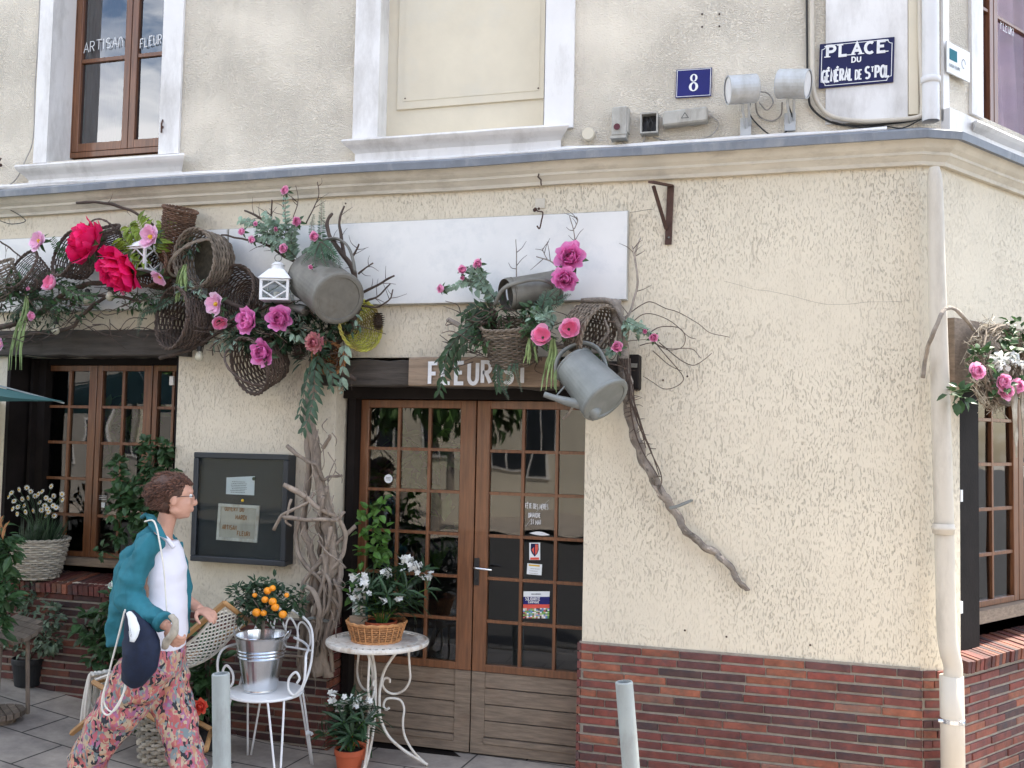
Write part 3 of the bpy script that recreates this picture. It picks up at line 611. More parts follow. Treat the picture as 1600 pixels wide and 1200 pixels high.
# shop window, three leaves behind a black frame
wy = .24; z1w, z0w = W(146, 571, wy).z, W(146, 871, wy).z
A = MB(); 
for k, (p0, p1, cols, sl_, sr_) in enumerate(((67, 145.5, 2, .03, .06), (147, 232.5, 2, .04, .065), (234.5, 300, 2, .035, .05))):
    a = MB(); g = MB(); leafframe(a, g, FM, Xa(p0, 720, wy), Xa(p1, 720, wy), z0w, z1w, wy, cols, 5, sl_, sr_, .04, .035, .02, .045)
    f_ = a.build('shop_window', 'wood_door', B); g.build('glass', 'glass', f_)
a = MB(); a.box(wx0, Xa(66, 720, .2), .2, .29, .86, 2.36); a.box(Xa(66, 720, .2), wx1, .22, .28, z1w+.003, 2.36); a.box(Xa(21, 720, .1), Xa(26, 720, .1), .08, .2, .86, 2.34); a.box(Xa(42, 720, .15), Xa(46, 720, .15), .15, .2, .86, 2.34)
a.box(wx1-.03, wx1-.002, .02, .22, .86, 2.36); a.box(wx0+.002, wx0+.03, .0, .2, .86, 2.36); a.build('window_frame', 'wood_black', B)
a = MB(); a.bbox((-4.4, .235, z0w-.03), (.62, 0, 0), (0, .05, 0), (0, 0, .028), .2); a.build('window_sill', 'wood_grey', B)
for px, py in ((22, 593), (17, 720), (269, 595), (268, 728)): a = MB(); p = W(px, py, .06); a.bbox(p, (.016, 0, 0), (0, .01, 0), (0, 0, .03), .2); a.build('shutter_hinge', 'iron_cream', B)
# beams over the openings
def rough_beam(mb, x0, x1, y0, y1, zt0, zt1, zb0, zb1, n=26, amp=.008):
    vs = []
    for i in range(n+1):
        t = i/n; X = x0+(x1-x0)*t; a_ = zt0+(zt1-zt0)*t+amp*noise.noise(Vector((X*7, 1, 0))); b_ = zb0+(zb1-zb0)*t+amp*noise.noise(Vector((X*6, 5, 0))); c = amp*noise.noise(Vector((X*5, 9, 0)))
        vs += [(X, y0+c, b_+.008), (X, y0+c+.008, b_), (X, y1, b_), (X, y1, a_), (X, y0+c+.008, a_), (X, y0+c, a_-.008)]
    m = 6; fs = [(i*m+k, i*m+(k+1) % m, (i+1)*m+(k+1) % m, (i+1)*m+k) for i in range(n) for k in range(m)]
    mb.add(vs, fs+[tuple(range(m))[::-1], tuple(n*m+k for k in range(m))])
a = MB(); rough_beam(a, -5.9, wx1+.10, -.05, .15, W(60, 516, -.05).z, W(270, 514, -.05).z, W(60, 555, -.05).z, W(270, 556, -.05).z, amp=.014); a.build('lintel_beam', 'beam_dark', B)
a = MB(); rough_beam(a, W(556, 580, -.05).x-.24, W(998, 580, -.05).x, -.05, .15, 2.325, 2.31, 2.165, 2.145, amp=.014); a.build('lintel_beam', 'beam_dark', B)
# upper left window
uy = .2
a = MB()   # white surround: left strip, right strip, reveal
lx0 = W(58, 120, -.02).x; rx1 = W(283, 120, -.02).x
for x0, x1 in ((lx0, u1a), (u1b, rx1)): a.box(x0, x1, -.022, .0-.002, u1z-.01, 5.6)
a.quad((u1a+.001, -.02, u1z), (u1a+.001, .23, u1z), (u1a+.001, .23, 5.6), (u1a+.001, -.02, 5.6)); a.quad((u1b-.001, -.02, u1z), (u1b-.001, .23, u1z), (u1b-.001, .23, 5.6), (u1b-.001, -.02, 5.6))
a.build('window_surround', 'paint_white', B)
x0w, x1w = W(113, 120, uy).x, W(270, 120, uy).x; zc = W(150, 244, uy).z
xm = W(203, 120, uy).x
for k, (x0, x1) in enumerate(((x0w+.02, xm-.003), (xm+.003, x1w+.1))):
    a = MB(); g = MB(); leafframe(a, g, FM, x0, x1, zc+.04, zc+1.36, uy, 1, 2, .05, .05, .05, .06, .028, .045)
    f_ = a.build('upper_window', 'wood_door', B); gg = g.build('glass', 'glass_up', f_)
    wr = MB()
    if k == 0: p0, p1 = W(131, 82, uy+.01), W(190, 71, uy+.01); write(wr, 'ARTISAn', p0, (p1-p0), (0, 0, 1), .072, .006, .95, .22, jit=.08)
    else: p0, p1 = W(219, 75, uy+.01), W(257, 66, uy+.01); write(wr, 'FLEURI', p0, (p1-p0), (0, 0, 1), .066, .006, .72, .22, jit=.05)
    wr.build('chalk_lettering', 'letter_white', f_)
a = MB(); a.box(x0w-.04, x1w+.1, uy+.0, uy+.04, zc-.0, zc+.036); a.box(x0w-.02, x0w+.018, uy, uy+.04, zc+.036, 5.5); a.build('window_frame', 'wood_door', B)
a = MB(); a.grid(30, 2, lambda u, v: (x0w+.02+u*.28, uy+.12+.02*math.sin(u*50), zc+v*1.5)); a.build('curtain', 'curtain_dark', B, smooth=True)
# moulded white sills
def sill(M, s0, s1, zt, hs=.17, name='window_sill', outm=.10, m='paint_white'):
    pr = [(.0, zt-hs), (.028, zt-hs), (.03, zt-hs*.45), (.035, zt-hs*.42), (.05, zt-hs*.33), (.082, zt-hs*.2), (outm-.008, zt-hs*.14), (outm, zt-.012), (outm-.004, zt), (0, zt+.012), (-.2, zt+.014)]
    a = MB(); n = len(pr); vs = []
    # ends follow the profile: moulding narrows towards the wall foot
    for t in range(13):
        u = t/12
        for o, z in pr:
            k = (outm-max(o, .0)) if o >= 0 else 0; e0 = s0+k*.9; e1 = s1-k*.9
            vs.append(M(e0+(e1-e0)*u, z+.004*noise.noise(Vector((u*5, o*9, s0))), o))
    a.add(vs, [(i*n+j, (i+1)*n+j, (i+1)*n+j+1, i*n+j+1) for i in range(12) for j in range(n-1)])
    for b_ in (0, 12): a.add([vs[b_*n+j] for j in range(n)]+[M(s0+(s1-s0)*(b_ == 12)+(.09 if b_ == 0 else -.09), zt-hs, 0)], [tuple(range(n-1))])
    return a.build(name, m, B)
sill(FM, W(22, 258, -.1).x, W(288, 238, -.1).x, W(160, 248, -.1).z, .21)
sill(FM, W(533, 214, -.1).x, W(889, 197, -.1).x, W(700, 206, -.1).z, .165)
sill(SM, SW(1527, 180, .1)[0], SW(1527, 180, .1)[0]+1.5, SW(1535, 190, .1)[1], .14)
# blocked window
a = MB()
for p0, p1 in ((852, 897), (554, 593)):
    a = MB(); a.box(W(p0, 100, -.02).x, W(p1, 100, -.02).x, -.024, -.002, u2z-.02, 5.6)
    x = u2b-.001 if p0 > 700 else u2a+.001; a.quad((x, -.02, u2z), (x, .135, u2z), (x, .135, 5.5), (x, -.02, 5.5))
    a.build('window_surround', 'paint_white', B)
a = MB(); a.box(u2a, u2b, .128, .2, u2z-.05, 5.5); a.build('window_infill', 'paint_cream', B)
a = MB(); x0, x1 = W(622, 100, .12).x, W(851, 100, .12).x; zb = W(735, 163, .12).z; a.bbox(((x0+x1)/2, .122, zb+.5), ((x1-x0)/2, 0, 0), (0, .007, 0), (0, 0, .5), .3)
b_ = a.build('cover_board', 'paint_cream', B)
for px, py in ((633, 154), (841, 138)): a = MB(); a.ball(W(px, py, .114), .006, 6, 4); a.build('screw', 'rust', b_)
a = MB(); a.box(x0+.045, x1-.03, .1125, .1148, zb+.05, zb+.95); a.build('inner_panel', 'paint_cream', b_)
# white corner strip with cream margin, upper right
a = MB(); a.box(W(1290, 100, 0).x, W(1418, 100, 0).x, -.012, -.001, W(1340, 192, 0).z, 5.6); a.build('painted_pier', 'paint_white', B)
a = MB(); a.box(W(1418, 100, 0).x+.003, FX-.004, -.02, -.001, W(1340, 186, 0).z, 5.6); a.build('painted_quoin', 'paint_cream', B)
a = MB()
def sbox(mb, s0, s1, z0, z1, o0, o1): mb.hexa([S(s0, z0, o1), S(s1, z0, o1), S(s1, z0, o0), S(s0, z0, o0), S(s0, z1, o1), S(s1, z1, o1), S(s1, z1, o0), S(s0, z1, o0)])
sbox(a, 0.064, SW(1479, 100)[0], SW(1470, 190)[1], 5.6, .001, .015); sbox(a, SW(1513, 100)[0], usS0, usz-.02, 5.6, .001, .02)
sbox(a, 0.064, 1.4, lead[-1][1]-.03, SW(1490, 180)[1], .001, .05); a.build('painted_pier', 'paint_white', B)
# side upper window with pink curtains
us = lambda px, py=100: SW(px, py, -.1)[0]
a = MB(); g = MB(); leafframe(a, g, SM, us(1533), us(1553)-.004, usz, usz+1.5, .10, 1, 2, .02, .045, .05, .03, .02); f_ = a.build('upper_window', 'wood_door', B); g.build('glass', 'glass_clear', f_)
a = MB(); g = MB(); leafframe(a, g, SM, us(1553)+.004, us(1553)+.55, usz, usz+1.5, .10, 1, 2, .05, .05, .05, .03, .02); f_ = a.build('upper_window', 'wood_door', B); g.build('glass', 'glass_clear', f_)
wr = MB(); p0 = S(us(1568), SW(1568, 20)[1], -.115); write(wr, 'FLEURI', p0, SD, (0, 0, 1), .07, .006, .6, .2); wr.build('chalk_lettering', 'letter_white', f_)
a = MB(); a.grid(60, 14, lambda u, v: S(usS0+u*1.1, usz+v*1.5, -.2+.03*math.sin(u*34+v*2.5+math.sin(v*3))*(1-.3*v))); a.build('curtain', 'curtain', B, smooth=True)
# side shop window
ss = lambda px, o=-.1: SW(px, 800, o)[0]
zt_, zb_ = SW(1560, 575, -.1)[1], SW(1540, 948, -.1)[1]
a = MB(); g = MB(); leafframe(a, g, SM, ss(1514), ss(1592)-.004, zb_, zt_, .10, 2, 5, .045, .06, .05, .035, .02); f_ = a.build('shop_window', 'wood_door', B); g.build('glass', 'glass', f_)
a = MB(); g = MB(); leafframe(a, g, SM, ss(1592)+.004, ss(1592)+.45, zb_, zt_, .10, 2, 5, .06, .06, .05, .035, .02); f_ = a.build('shop_window', 'wood_door', B); g.build('glass', 'glass', f_)
a = MB(); sbox(a, swS0+.004, ss(1513), .76, 2.25, -.15, -.04); sbox(a, ss(1513), swS1, zt_+.004, 2.25, -.15, -.06); a.build('window_frame', 'wood_black', B)
a = MB(); sbox(a, ss(1510), swS1-.1, zb_-.075, zb_-.004, -.13, -.05); a.build('window_sill', 'wood_grey', B)
a = MB(); sbox(a, SW(1480, 500)[0], 3, SW(1500, 600)[1]-.01, SW(1480, 497)[1], .002, .04); a.build('lintel_beam', 'wood_grey', B)
a = MB()
for py in (775, 950): a = MB(); s_, z_ = SW(1508, py, .0); a.obox(S(s_, z_, -.03), SD*.012, SN*.012, (0, 0, .032)); a.build('shutter_hinge', 'iron_white', B)
# hairline cracks and old fixing holes as thin inlays
def crack(px, w=.003, Y=-.0012):
    a = MB(); pts = []
    for (xa, ya), (xb, yb) in zip(px, px[1:]):
        for k in range(4): t = k/4; pts.append(W(xa+(xb-xa)*t+rnd.uniform(-2, 2), ya+(yb-ya)*t+rnd.uniform(-2, 2), Y))
    pts.append(W(*px[-1], Y)); ribbon(a, pts, w, Vector((0, -1, 0))); a.build('crack', 'twig', B)
crack([(1130, 440), (1200, 455), (1290, 475), (1420, 470)], .0009); crack([(985, 330), (1020, 327)], .002)
crack([(841, 270), (846, 290)], .009, -.065)
for px, py in ((1097, 22), (1124, 22), (1097, 42), (1124, 41), (1036, 594), (1074, 588), (1070, 985), (1135, 995), (1266, 1008), (430, 312), (540, 318)): a = MB(); a.ball(W(px, py, -.001), .006, 6, 4); a.build('fixing_hole', 'twig', B)
a = MB(); p = W(844, 318, -.003); a.bbox(p, (.03, 0, 0), (0, .004, 0), (0, 0, .03), .3); a.build('filler_patch', 'cornice', B)
# ================================================================== FIXTURES ON THE WALLS
def board(name, label, x0, x1, z0, z1, y=-.03, m='white_sign'):
    t = thing(name, label, 'sign board', ((x0+x1)/2, 0, z0)); xc, zc_ = (x0+x1)/2, (z0+z1)/2
    a = MB(); a.bbox((xc, y/2-.004, zc_), ((x1-x0)/2, 0, 0), (0, -y/2-.005, 0), (0, 0, (z1-z0)/2), .2); a.build('frame', 'grey_plastic', t)
    a = MB(); a.bbox((xc, y-.004, zc_), ((x1-x0)/2-.006, 0, 0), (0, .006, 0), (0, 0, (z1-z0)/2-.006), .2); a.build('panel', m, t); return t
bx_ = W(356, 400, -.03).x
bz0, bz1 = W(980, 469, -.04).z, W(980, 328, -.04).z
board('sign_board', 'long blank white sign board above the door, reaching to the watering cans', bx_+.003, W(981, 400, -.04).x, bz0, bz1)
board('sign_board', 'blank white sign board mostly hidden behind the hot pink flowers and baskets', -6.2, bx_-.003, bz0, bz1)
def plate(name, label, cat, pts, m, edge, y, b=.012):
    tl, tr, br, bl = [W(*p, y) for p in pts]; c = (tl+br)/2; xd = ((tr-tl)+(br-bl))/4; zd = ((tl-bl)+(tr-br))/4
    t = thing(name, label, cat, c); N = Vector((0, -1, 0))
    a = MB(); a.bbox(c-N*.004, xd, N*.004, zd, .3); a.build('plate', m, t); return t, c, xd, zd, N
t, c, xd, zd, N = plate('street_sign', 'navy enamel street plate with white lettering on the white painted pier', 'street sign', [(1281, 69), (1398, 57), (1396, 128), (1279, 138)], 'enamel_navy', None, -.022)
a = MB(); hx, hz = xd.length-.012, zd.length-.012; X, Z = xd.normalized(), zd.normalized()
def rimline(a, c, X, Z, hx, hz, r, w, N, lift=.0015):
    q = []
    for sx, sz in ((1, 1), (-1, 1), (-1, -1), (1, -1)):
        cc = c+X*sx*hx+Z*sz*hz
        a0 = {(1, 1): 180, (-1, 1): 270, (-1, -1): 0, (1, -1): 90}[(sx, sz)]
        l = [cc+(X*math.cos(R_(a0+90*k/4))+Z*math.sin(R_(a0+90*k/4)))*r+N*lift for k in range(5)]
        q += l[::-1]
    q.append(q[0]); ribbon(a, q, w, N)
rimline(a, c, X, Z, hx, hz, .022, .0035, N); a.build('border', 'letter_white', t)
a = MB(); h = zd.length*2
write(a, 'PLACE', c+Z*h*.19+N*.002, X, Z, h*.24, .0155, 1.22, .34, serif=.016, center=True)
write(a, 'DU', c+Z*h*.02+N*.002, X, Z, h*.11, .007, 1.15, .3, center=True)
hw = xd.length
def fit(text, u0, u1, v, hh, sw):
    n = sum(GW.get(k, .56)+.24 for k in text)-.24; cw = (u1-u0)*2*hw/(n*hh*h); write(a, text, c+X*(u0*2-1)*hw+Z*h*v+N*.002, X, Z, h*hh, sw, cw, .24)
fit('GÉNÉRAL', .045, .455, -.37, .25, .0115); fit('DE', .495, .58, -.37, .20, .008); fit('S', .625, .685, -.37, .25, .011); fit('T', .70, .735, -.24, .11, .006); fit('POL', .76, .945, -.37, .25, .0115)
a.build('lettering', 'letter_white', t)
t, c, xd, zd, N = plate('house_number', 'small blue enamel plate with white number 8 on rough render', 'number plate', [(1057, 109), (1113, 107), (1111, 150), (1056, 155)], 'enamel_blue', None, -.012)
a = MB(); X, Z = xd.normalized(), zd.normalized(); h = zd.length*2
rimline(a, c, X, Z, xd.length-.006, zd.length-.006, .001, .003, N)
for (cy, rx, ry) in ((.17, .021, .17), (-.14, .026, .2)):
    a.t = (1, 1, 1); o = c+Z*h*cy+N*.002*(1+(cy < 0)*.2)
    pts = [o+X*rx*math.cos(k*math.pi/12)+Z*ry*h*.8*math.sin(k*math.pi/12) for k in range(25)]
    inn = [o+X*rx*.42*math.cos(k*math.pi/12)+Z*ry*h*.62*math.sin(k*math.pi/12) for k in range(25)]
    a.add(pts+inn, [(k, k+1, 26+k, 25+k) for k in range(24)])
a.build('lettering', 'letter_white', t)
# side plaque
s0, z0 = SW(1497, 97, .03); c = S(s0, z0, .03); t = thing('wall_plaque', 'pale faded plaque on sunlit side wall by the corner pipe', 'plaque', c)
a = MB(); a.bbox(c, SD*.125, SN*.004, (0, 0, .085), .3); a.build('plate', 'white_sign', t)
a = MB(); write(a, 'MAISON FLEURIE', c-SD*.105-Vector((0, 0, .05))+SN*.006, SD, (0, 0, 1), .016, .0025, .75, .2)
ribbon(a, [c+SD*(.05+.02*math.cos(k*.5))+Vector((0, 0, .0+.025*math.sin(k*.5)))+SN*.006 for k in range(11)], .004, SN); a.build('lettering', 'cabinet', t)
a = MB(); a.obox(c-SD*.06+Vector((0, 0, .02))+SN*.005, SD*.04, SN*.0008, (0, 0, .03)); a.build('coloured_panel', 'shirt', t)
# alarm box, open box, junction box, vent, spotlights
p = W(969, 193, -.04); t = thing('alarm_box', 'beige alarm box with dark red disc, left of the open black box', 'alarm box', p)
a = MB(); a.bbox(p+Vector((0, 0, .005)), (.045, 0, 0), (0, .035, 0), (0, 0, .085), .2); a.build('casing', 'grey_plastic', t)
a = MB(); a.lathe([(0, 0), (.016, 0), (.019, .006), (0, .006)], Matrix.Translation(p+Vector((-.012, -.034, -.03))) @ Matrix.Rotation(R_(90), 4, 'X'), 16); a.build('red_disc', 'curtain_dark', t)
a = MB(); a.box(p.x-.05, p.x+.042, p.y-.045, p.y+.03, p.z-.098, p.z-.082); a.box(p.x+.046, p.x+.052, p.y-.03, p.y+.03, p.z-.06, p.z+.085); a.build('bracket', 'grey_plastic', t)
p = W(1015, 194, -.035); t = thing('open_box', 'small open black box with exposed wiring beside the alarm box', 'electrical box', p)
a = MB(); 
for x0, x1, z0, z1 in ((-.05, -.042, -.06, .06), (.042, .05, -.06, .06), (-.042, .042, .052, .06), (-.042, .042, -.06, -.052)): a.box(p.x+x0, p.x+x1, p.y-.03, p.y+.035, p.z+z0, p.z+z1)
a.build('casing', 'grey_plastic', t); a = MB(); a.box(p.x-.042, p.x+.042, p.y+.02, p.y+.034, p.z-.052, p.z+.052); a.build('back', 'black_plastic', t)
a = MB()
for k in range(5): a.tube(crv([p+Vector((-.03+k*.014, 0, .04)), p+Vector((rnd.uniform(-.02, .02), -.015, 0)), p+Vector((rnd.uniform(-.02, .02), 0, -.045))]), .003, 5)
a.build('wiring', 'cable_black', t)
p = W(1071, 184, -.04); t = thing('junction_box', 'long grey junction box with a triangle mark below number plate', 'junction box', p)
a = MB(); a.bbox(p, (.125, 0, .006), (0, .035, 0), (0, 0, .042), .25); a.build('casing', 'grey_plastic', t)
a = MB(); q = [p+Vector((0, -.0362, .018)), p+Vector((-.018, -.0362, -.012)), p+Vector((.02, -.0362, -.012))]; ribbon(a, q+[q[0]], .003, Vector((0, -1, 0))); a.build('triangle_mark', 'cabinet', t)
a = MB(); a.tube([p+Vector((.125, 0, 0)), p+Vector((.145, 0, 0))], .012, 8); a.build('cable_gland', 'cable', t)
p = W(920, 211, -.02); a = MB(); a.lathe([(0, .03), (.034, .03), (.038, .022), (.038, 0), (.0, 0)], Matrix.Translation(p) @ Matrix.Rotation(R_(90), 4, 'X'), 20)
single(a, 'wall_vent', 'paint_cream', 'round cream wall cap just above the lead ledge', 'vent cap', p, smooth=False)
def spot(pf, pb, label, yf, yb):
    f_, b_ = W(*pf, yf), W(*pb, yb); ax = (b_-f_).normalized(); L_ = (b_-f_).length; q = ax.to_track_quat('Z', 'Y'); M = Matrix.Translation(f_) @ q.to_matrix().to_4x4()
    t = thing('spotlight', label, 'spotlight', (f_+b_)/2, 'cylindrical floodlights on the upper wall')
    a = MB(); a.lathe([(.070, .0), (.078, .0), (.078, L_*.97), (.074, L_), (0, L_)], M, 28); a.build('housing', 'drum_white', t)
    a = MB(); a.lathe([(0, .006), (.070, .006)], M, 28); a.build('lens', 'paint_white', t)
    m_ = f_.lerp(b_, .6); a = MB(); a.tube([m_+Vector((-.012, 0, -.06)), m_+Vector((-.012, .03, -.11)), Vector((m_.x, -.01, m_.z-.19))], .007, 6); a.tube([m_+Vector((.02, 0, -.06)), Vector((m_.x+.02, -.01, m_.z-.18))], .007, 6)
    a.bbox((m_.x+.0, -.018, m_.z-.17), (.03, 0, 0), (0, .012, 0), (0, 0, .05), .2); a.build('wall_bracket', 'drum_white', t)
    return m_
m1 = spot((1137, 141), (1182, 138), 'left floodlight drum, its white lens facing left', -.18, -.13)
m2 = spot((1263, 131), (1216, 131), 'right floodlight drum with sooty underside, beside the conduit', -.17, -.13)
def cable(pts, r, label, m='cable', y=-.02, name='cable', n=6):
    pp = [W(q[0], q[1], q[2] if len(q) > 2 else y) for q in pts]; a = MB(); a.tube(crv(pp, n), r, 6)
    return single(a, name, m, label, 'cable', pp[0], smooth=True)
cable([(1172, 160, -.12), (1172, 180, -.03), (1195, 205), (1210, 211), (1228, 206), (1238, 186), (1232, 165, -.1)], .004, 'black cable looping between the two floodlight drums', 'cable_black')
cable([(1180, 158, -.12), (1185, 180), (1205, 189), (1220, 180), (1222, 160, -.1)], .0045, 'pale cable hanging in a short loop between floodlight drums', 'cable')
cable([(1186, 143, -.12), (1200, 146), (1208, 160), (1198, 172), (1186, 160)], .0035, 'thin cable curl right of the left floodlight', 'cable')
cable([(1108, 180), (1122, 190), (1118, 205), (1100, 216), (1050, 221), (1020, 214)], .003, 'thin pale cable from junction box running along the ledge', 'cable')
cable([(972, 222), (985, 229), (1003, 225), (1008, 212)], .005, 'short cable joining alarm box and open black box', 'cable')
a = MB(); pp = [W(x, y, -.035) for x, y in ((1268, -80), (1268.5, 0), (1269, 90), (1271, 140), (1280, 165), (1300, 182), (1340, 189), (1390, 188), (1434, 183), (1441, 172), (1441, 140), (1438, 60), (1437, -60))]
a.tube(crv(pp, 6), .013, 8); t = single(a, 'conduit', 'pvc', 'cream conduit dropping beside street plate and curving along to the corner', 'conduit', pp[3], smooth=True)
a = MB(); pp = [W(x-8, y, -.02) for x, y in ((1268, -80), (1269, 60), (1271, 145), (1279, 172), (1310, 192), (1360, 196), (1425, 190), (1442, 186))]; a.tube(crv(pp, 6), .006, 6)
single(a, 'cable', 'cable_black', 'black cable following the underside of the cream conduit', 'cable', pp[3], smooth=True)
cable([(1300, 190), (1340, 199), (1380, 197), (1410, 200), (1440, 186)], .0035, 'thin black cable sagging onto lead ledge near the corner', 'cable_black', -.03)
cable([(64, -40), (60, 60), (55, 130), (52, 215), (40, 250), (25, 280), (0, 300)], .004, 'thin wire down the edge of the upper left window surround', 'cable')
cable([(0, 322), (20, 330), (40, 345), (18, 350), (0, 345)], .003, 'loose black wire end under the cornice at far left', 'cable_black', -.05)
for px, py, lb in ((1, 258, 'rusty shutter hook on render at far left'), (254, 199, 'small iron shutter stop on right trim of upper window')):
    a = MB(); p = W(px, py, -.02); a.tube([p+Vector((0, 0, .05)), p+Vector((.006, -.02, .02)), p+Vector((0, -.01, -.04))], .006, 6); a.ball(p, .012, 6, 4); single(a, 'shutter_hook', 'rust', lb, 'hook', p)
# rusty bracket and hanging hook
p = W(1043, 340, -.01); t = thing('shelf_bracket', 'rusty iron bracket with diagonal brace on the plain render', 'bracket', p)
a = MB(); top, bot = W(1048, 290, -.012), W(1044, 382, -.012); a.bbox((top+bot)/2, (.019, 0, 0), (0, .006, 0), (top-bot)/2, .2); a.build('upright', 'rust', t)
a = MB(); e_ = W(1017, 284, -.26); a.bbox((top+e_)/2, (.016, 0, 0), (e_-top)/2, (0, 0, .006), .2); a.build('arm', 'rust', t)
a = MB(); f_ = W(1041, 358, -.02); g_ = W(1021, 291, -.20); a.tube([f_, g_], .012, 4); a.build('brace', 'rust', t)
a = MB(); a.ball(W(1045, 371, -.02), .006, 6, 4); a.build('bolt', 'zinc_grey', t)
p = W(842, 335, -.05); a = MB(); a.tube(crv([W(836, 327, -.02), W(841, 330, -.06), W(848, 332, -.1), W(846, 345, -.1), W(843, 357, -.1), W(839, 353, -.1)], 5), .0045, 6); a.ball(W(836, 328, -.03), .012, 7, 5, lump=.6); a.ball(W(842, 326, -.05), .008, 6, 4)
single(a, 'hook', 'rust', 'small rusty iron hook at the top edge of long sign board', 'hook', p)
# rainwater pipes
p = S(.02, 3.6, .06)
a = MB(); q = [Vector((SX0+.0, -.055, z)) for z in (3.60, 4.0, 5.0, 6.8)]; xs_ = [W(1454, y, -.055).x for y in (196, 100, 0)]
t = thing('downpipe', 'white painted upper downpipe on the building corner', 'drainpipe', (SX0, -.05, 3.6))
ux_ = W(1454, 100, -.05).x; a.tube([(ux_, -.05, 3.58), (ux_, -.05, 6.8)], .043, 18, cap=False); a.build('pipe', 'pvc_white', t, smooth=True)
a = MB(); a.lathe([(.049, -.02), (.055, -.018), (.056, .0), (.055, .018), (.049, .02)], Matrix.Translation((ux_, -.05, 3.80)) @ Matrix.Scale(.9, 4), 20); a.build('collar', 'pvc_white', t, smooth=True)
t = thing('downpipe', 'cream lower downpipe stepping out to a wider foot beside brick base', 'drainpipe', (SX0+.1, -.05, -.1))
def pp_(px, py, o): s_, z_ = SW(px, py, o); return S(s_, z_, o)
path = [pp_(1460, 262, .05), pp_(1461, 300, .055), pp_(1465, 480, .065), pp_(1470, 640, .07), pp_(1474, 780, .075), pp_(1477, 900, .08), pp_(1479, 980, .085), pp_(1483, 1015, .095), pp_(1489, 1040, .105), pp_(1489, 1062, .105)]
a = MB(); a.tube(crv(path, 5), lerps([.026, .04, .045, .047, .048, .048, .048, .048, .046, .046], 46), 18, cap=False); a.build('pipe', 'pvc', t, smooth=True)
a = MB(); a.tube([pp_(1486.5, 1056, .1), pp_(1488, 1130, .1), pp_(1490, 1260, .1)], .058, 20, cap=True); a.build('wide_pipe', 'pvc', t, smooth=True)
a = MB(); c = pp_(1474, 825, .078); a.lathe([(.049, -.03), (.054, -.028), (.0535, -.01), (.057, -.008), (.057, .006), (.0535, .008), (.053, .02), (.049, .022)], Matrix.Translation(c), 20); a.build('collar', 'pvc', t, smooth=True)
a = MB(); c = pp_(1488, 1125, .1); a.lathe([(.0585, -.012), (.0625, -.01), (.0625, .01), (.0585, .012)], Matrix.Translation(c), 20); a.tube([c+Vector((.05, -.04, 0)), c+Vector((-.07, -.03, 0))], .009, 6); a.build('pipe_clip', 'steel', t)
# notice box
yb = -.11; TL, TR, BR, BL = [W(*q, yb) for q in ((303, 706), (451, 711), (444, 887), (296, 875))]
c = (TL+TR+BR+BL)/4; hx = ((TR-TL).length+(BR-BL).length)/4; hz = ((TL-BL).length+(TR-BR).length)/4
t = thing('notice_box', 'dark framed wall notice case with a white paper and a small framed card inside', 'notice case', (c.x, 0, c.z-hz))
a = MB(); fw = .035
for (x, z, wx, wz) in ((0, hz-fw/2, hx, fw/2), (0, -hz+fw/2, hx, fw/2), (-hx+fw/2, 0, fw/2, hz-fw), (hx-fw/2, 0, fw/2, hz-fw)): a.bbox((c.x+x, yb+.02, c.z+z), (wx, 0, 0), (0, .02, 0), (0, 0, wz), .25)
a.box(c.x-hx+.004, c.x+hx-.004, yb+.04, -.002, c.z-hz+.004, c.z+hz-.004); a.build('frame', 'cabinet', t)
a = MB(); a.box(c.x-hx+fw, c.x+hx-fw, yb+.030, yb+.036, c.z-hz+fw, c.z+hz-fw); a.build('backing', 'cabinet', t)
a = MB(); a.box(c.x-hx+fw, c.x+hx-fw, yb+.008, yb+.011, c.z-hz+fw, c.z+hz-fw); a.build('glass', 'glass_clear', t)
yy = yb+.026
q = [W(*k, yy) for k in ((354, 746), (398, 744), (397, 774), (353, 772))]; a = MB(); a.extr([q[3], q[2], q[1], q[0]], (0, .002, 0)); pa = a.build('paper', 'paper', t)
a = MB(); scribble(a, q[0]+Vector((.03, -.001, -.025)), (1, 0, 0), (0, 0, 1), .12, 7, .011, .003); a.build('print', 'cabinet', pa)
a = MB(); a.lathe([(0, 0), (.011, 0), (.011, .006), (0, .008)], Matrix.Translation(W(397, 748, yy-.003)) @ Matrix.Rotation(R_(90), 4, 'X'), 12); a.build('magnet', 'leaf_dark', t)
a = MB(); a.ball(W(379, 782, yb+.0), .009, 10, 6); a.build('knob', 'pollen', t)
q = [W(*k, yy) for k in ((342, 786), (406, 790), (402, 849), (338, 843))]; cc = sum(q, Vector())/4; X = (q[1]-q[0]).normalized(); Z = (q[0]-q[3]).normalized(); w2, h2 = (q[1]-q[0]).length/2, (q[0]-q[3]).length/2
a = MB()
for (x, z, wx, wz) in ((0, h2-.01, w2, .01), (0, -h2+.01, w2, .01), (-w2+.01, 0, .01, h2-.02), (w2-.01, 0, .01, h2-.02)): a.bbox(cc+X*x+Z*z, X*wx, (0, .006, 0), Z*wz, .3)
fr = a.build('card_frame', 'iron_cream', t)
a = MB(); a.obox(cc+Vector((0, .003, 0)), X*(w2-.018), (0, .001, 0), Z*(h2-.018)); a.build('card', 'pvc', fr)
a = MB(); o = cc+Vector((0, .0008, 0))
write(a, 'OUVERT DU', o-X*.10+Z*.072, X, Z, .026, .0055, .72, .3); write(a, 'MARDI', o-X*.02+Z*.022, X, Z, .026, .0055, .8, .3)
write(a, 'ARTISAN', o-X*.11-Z*.045, X, Z, .026, .0055, .72, .3); write(a, 'FLEURI', o-X*.0-Z*.078, X, Z, .026, .0055, .76, .3); a.build('card_lettering', 'willow_honey', fr)
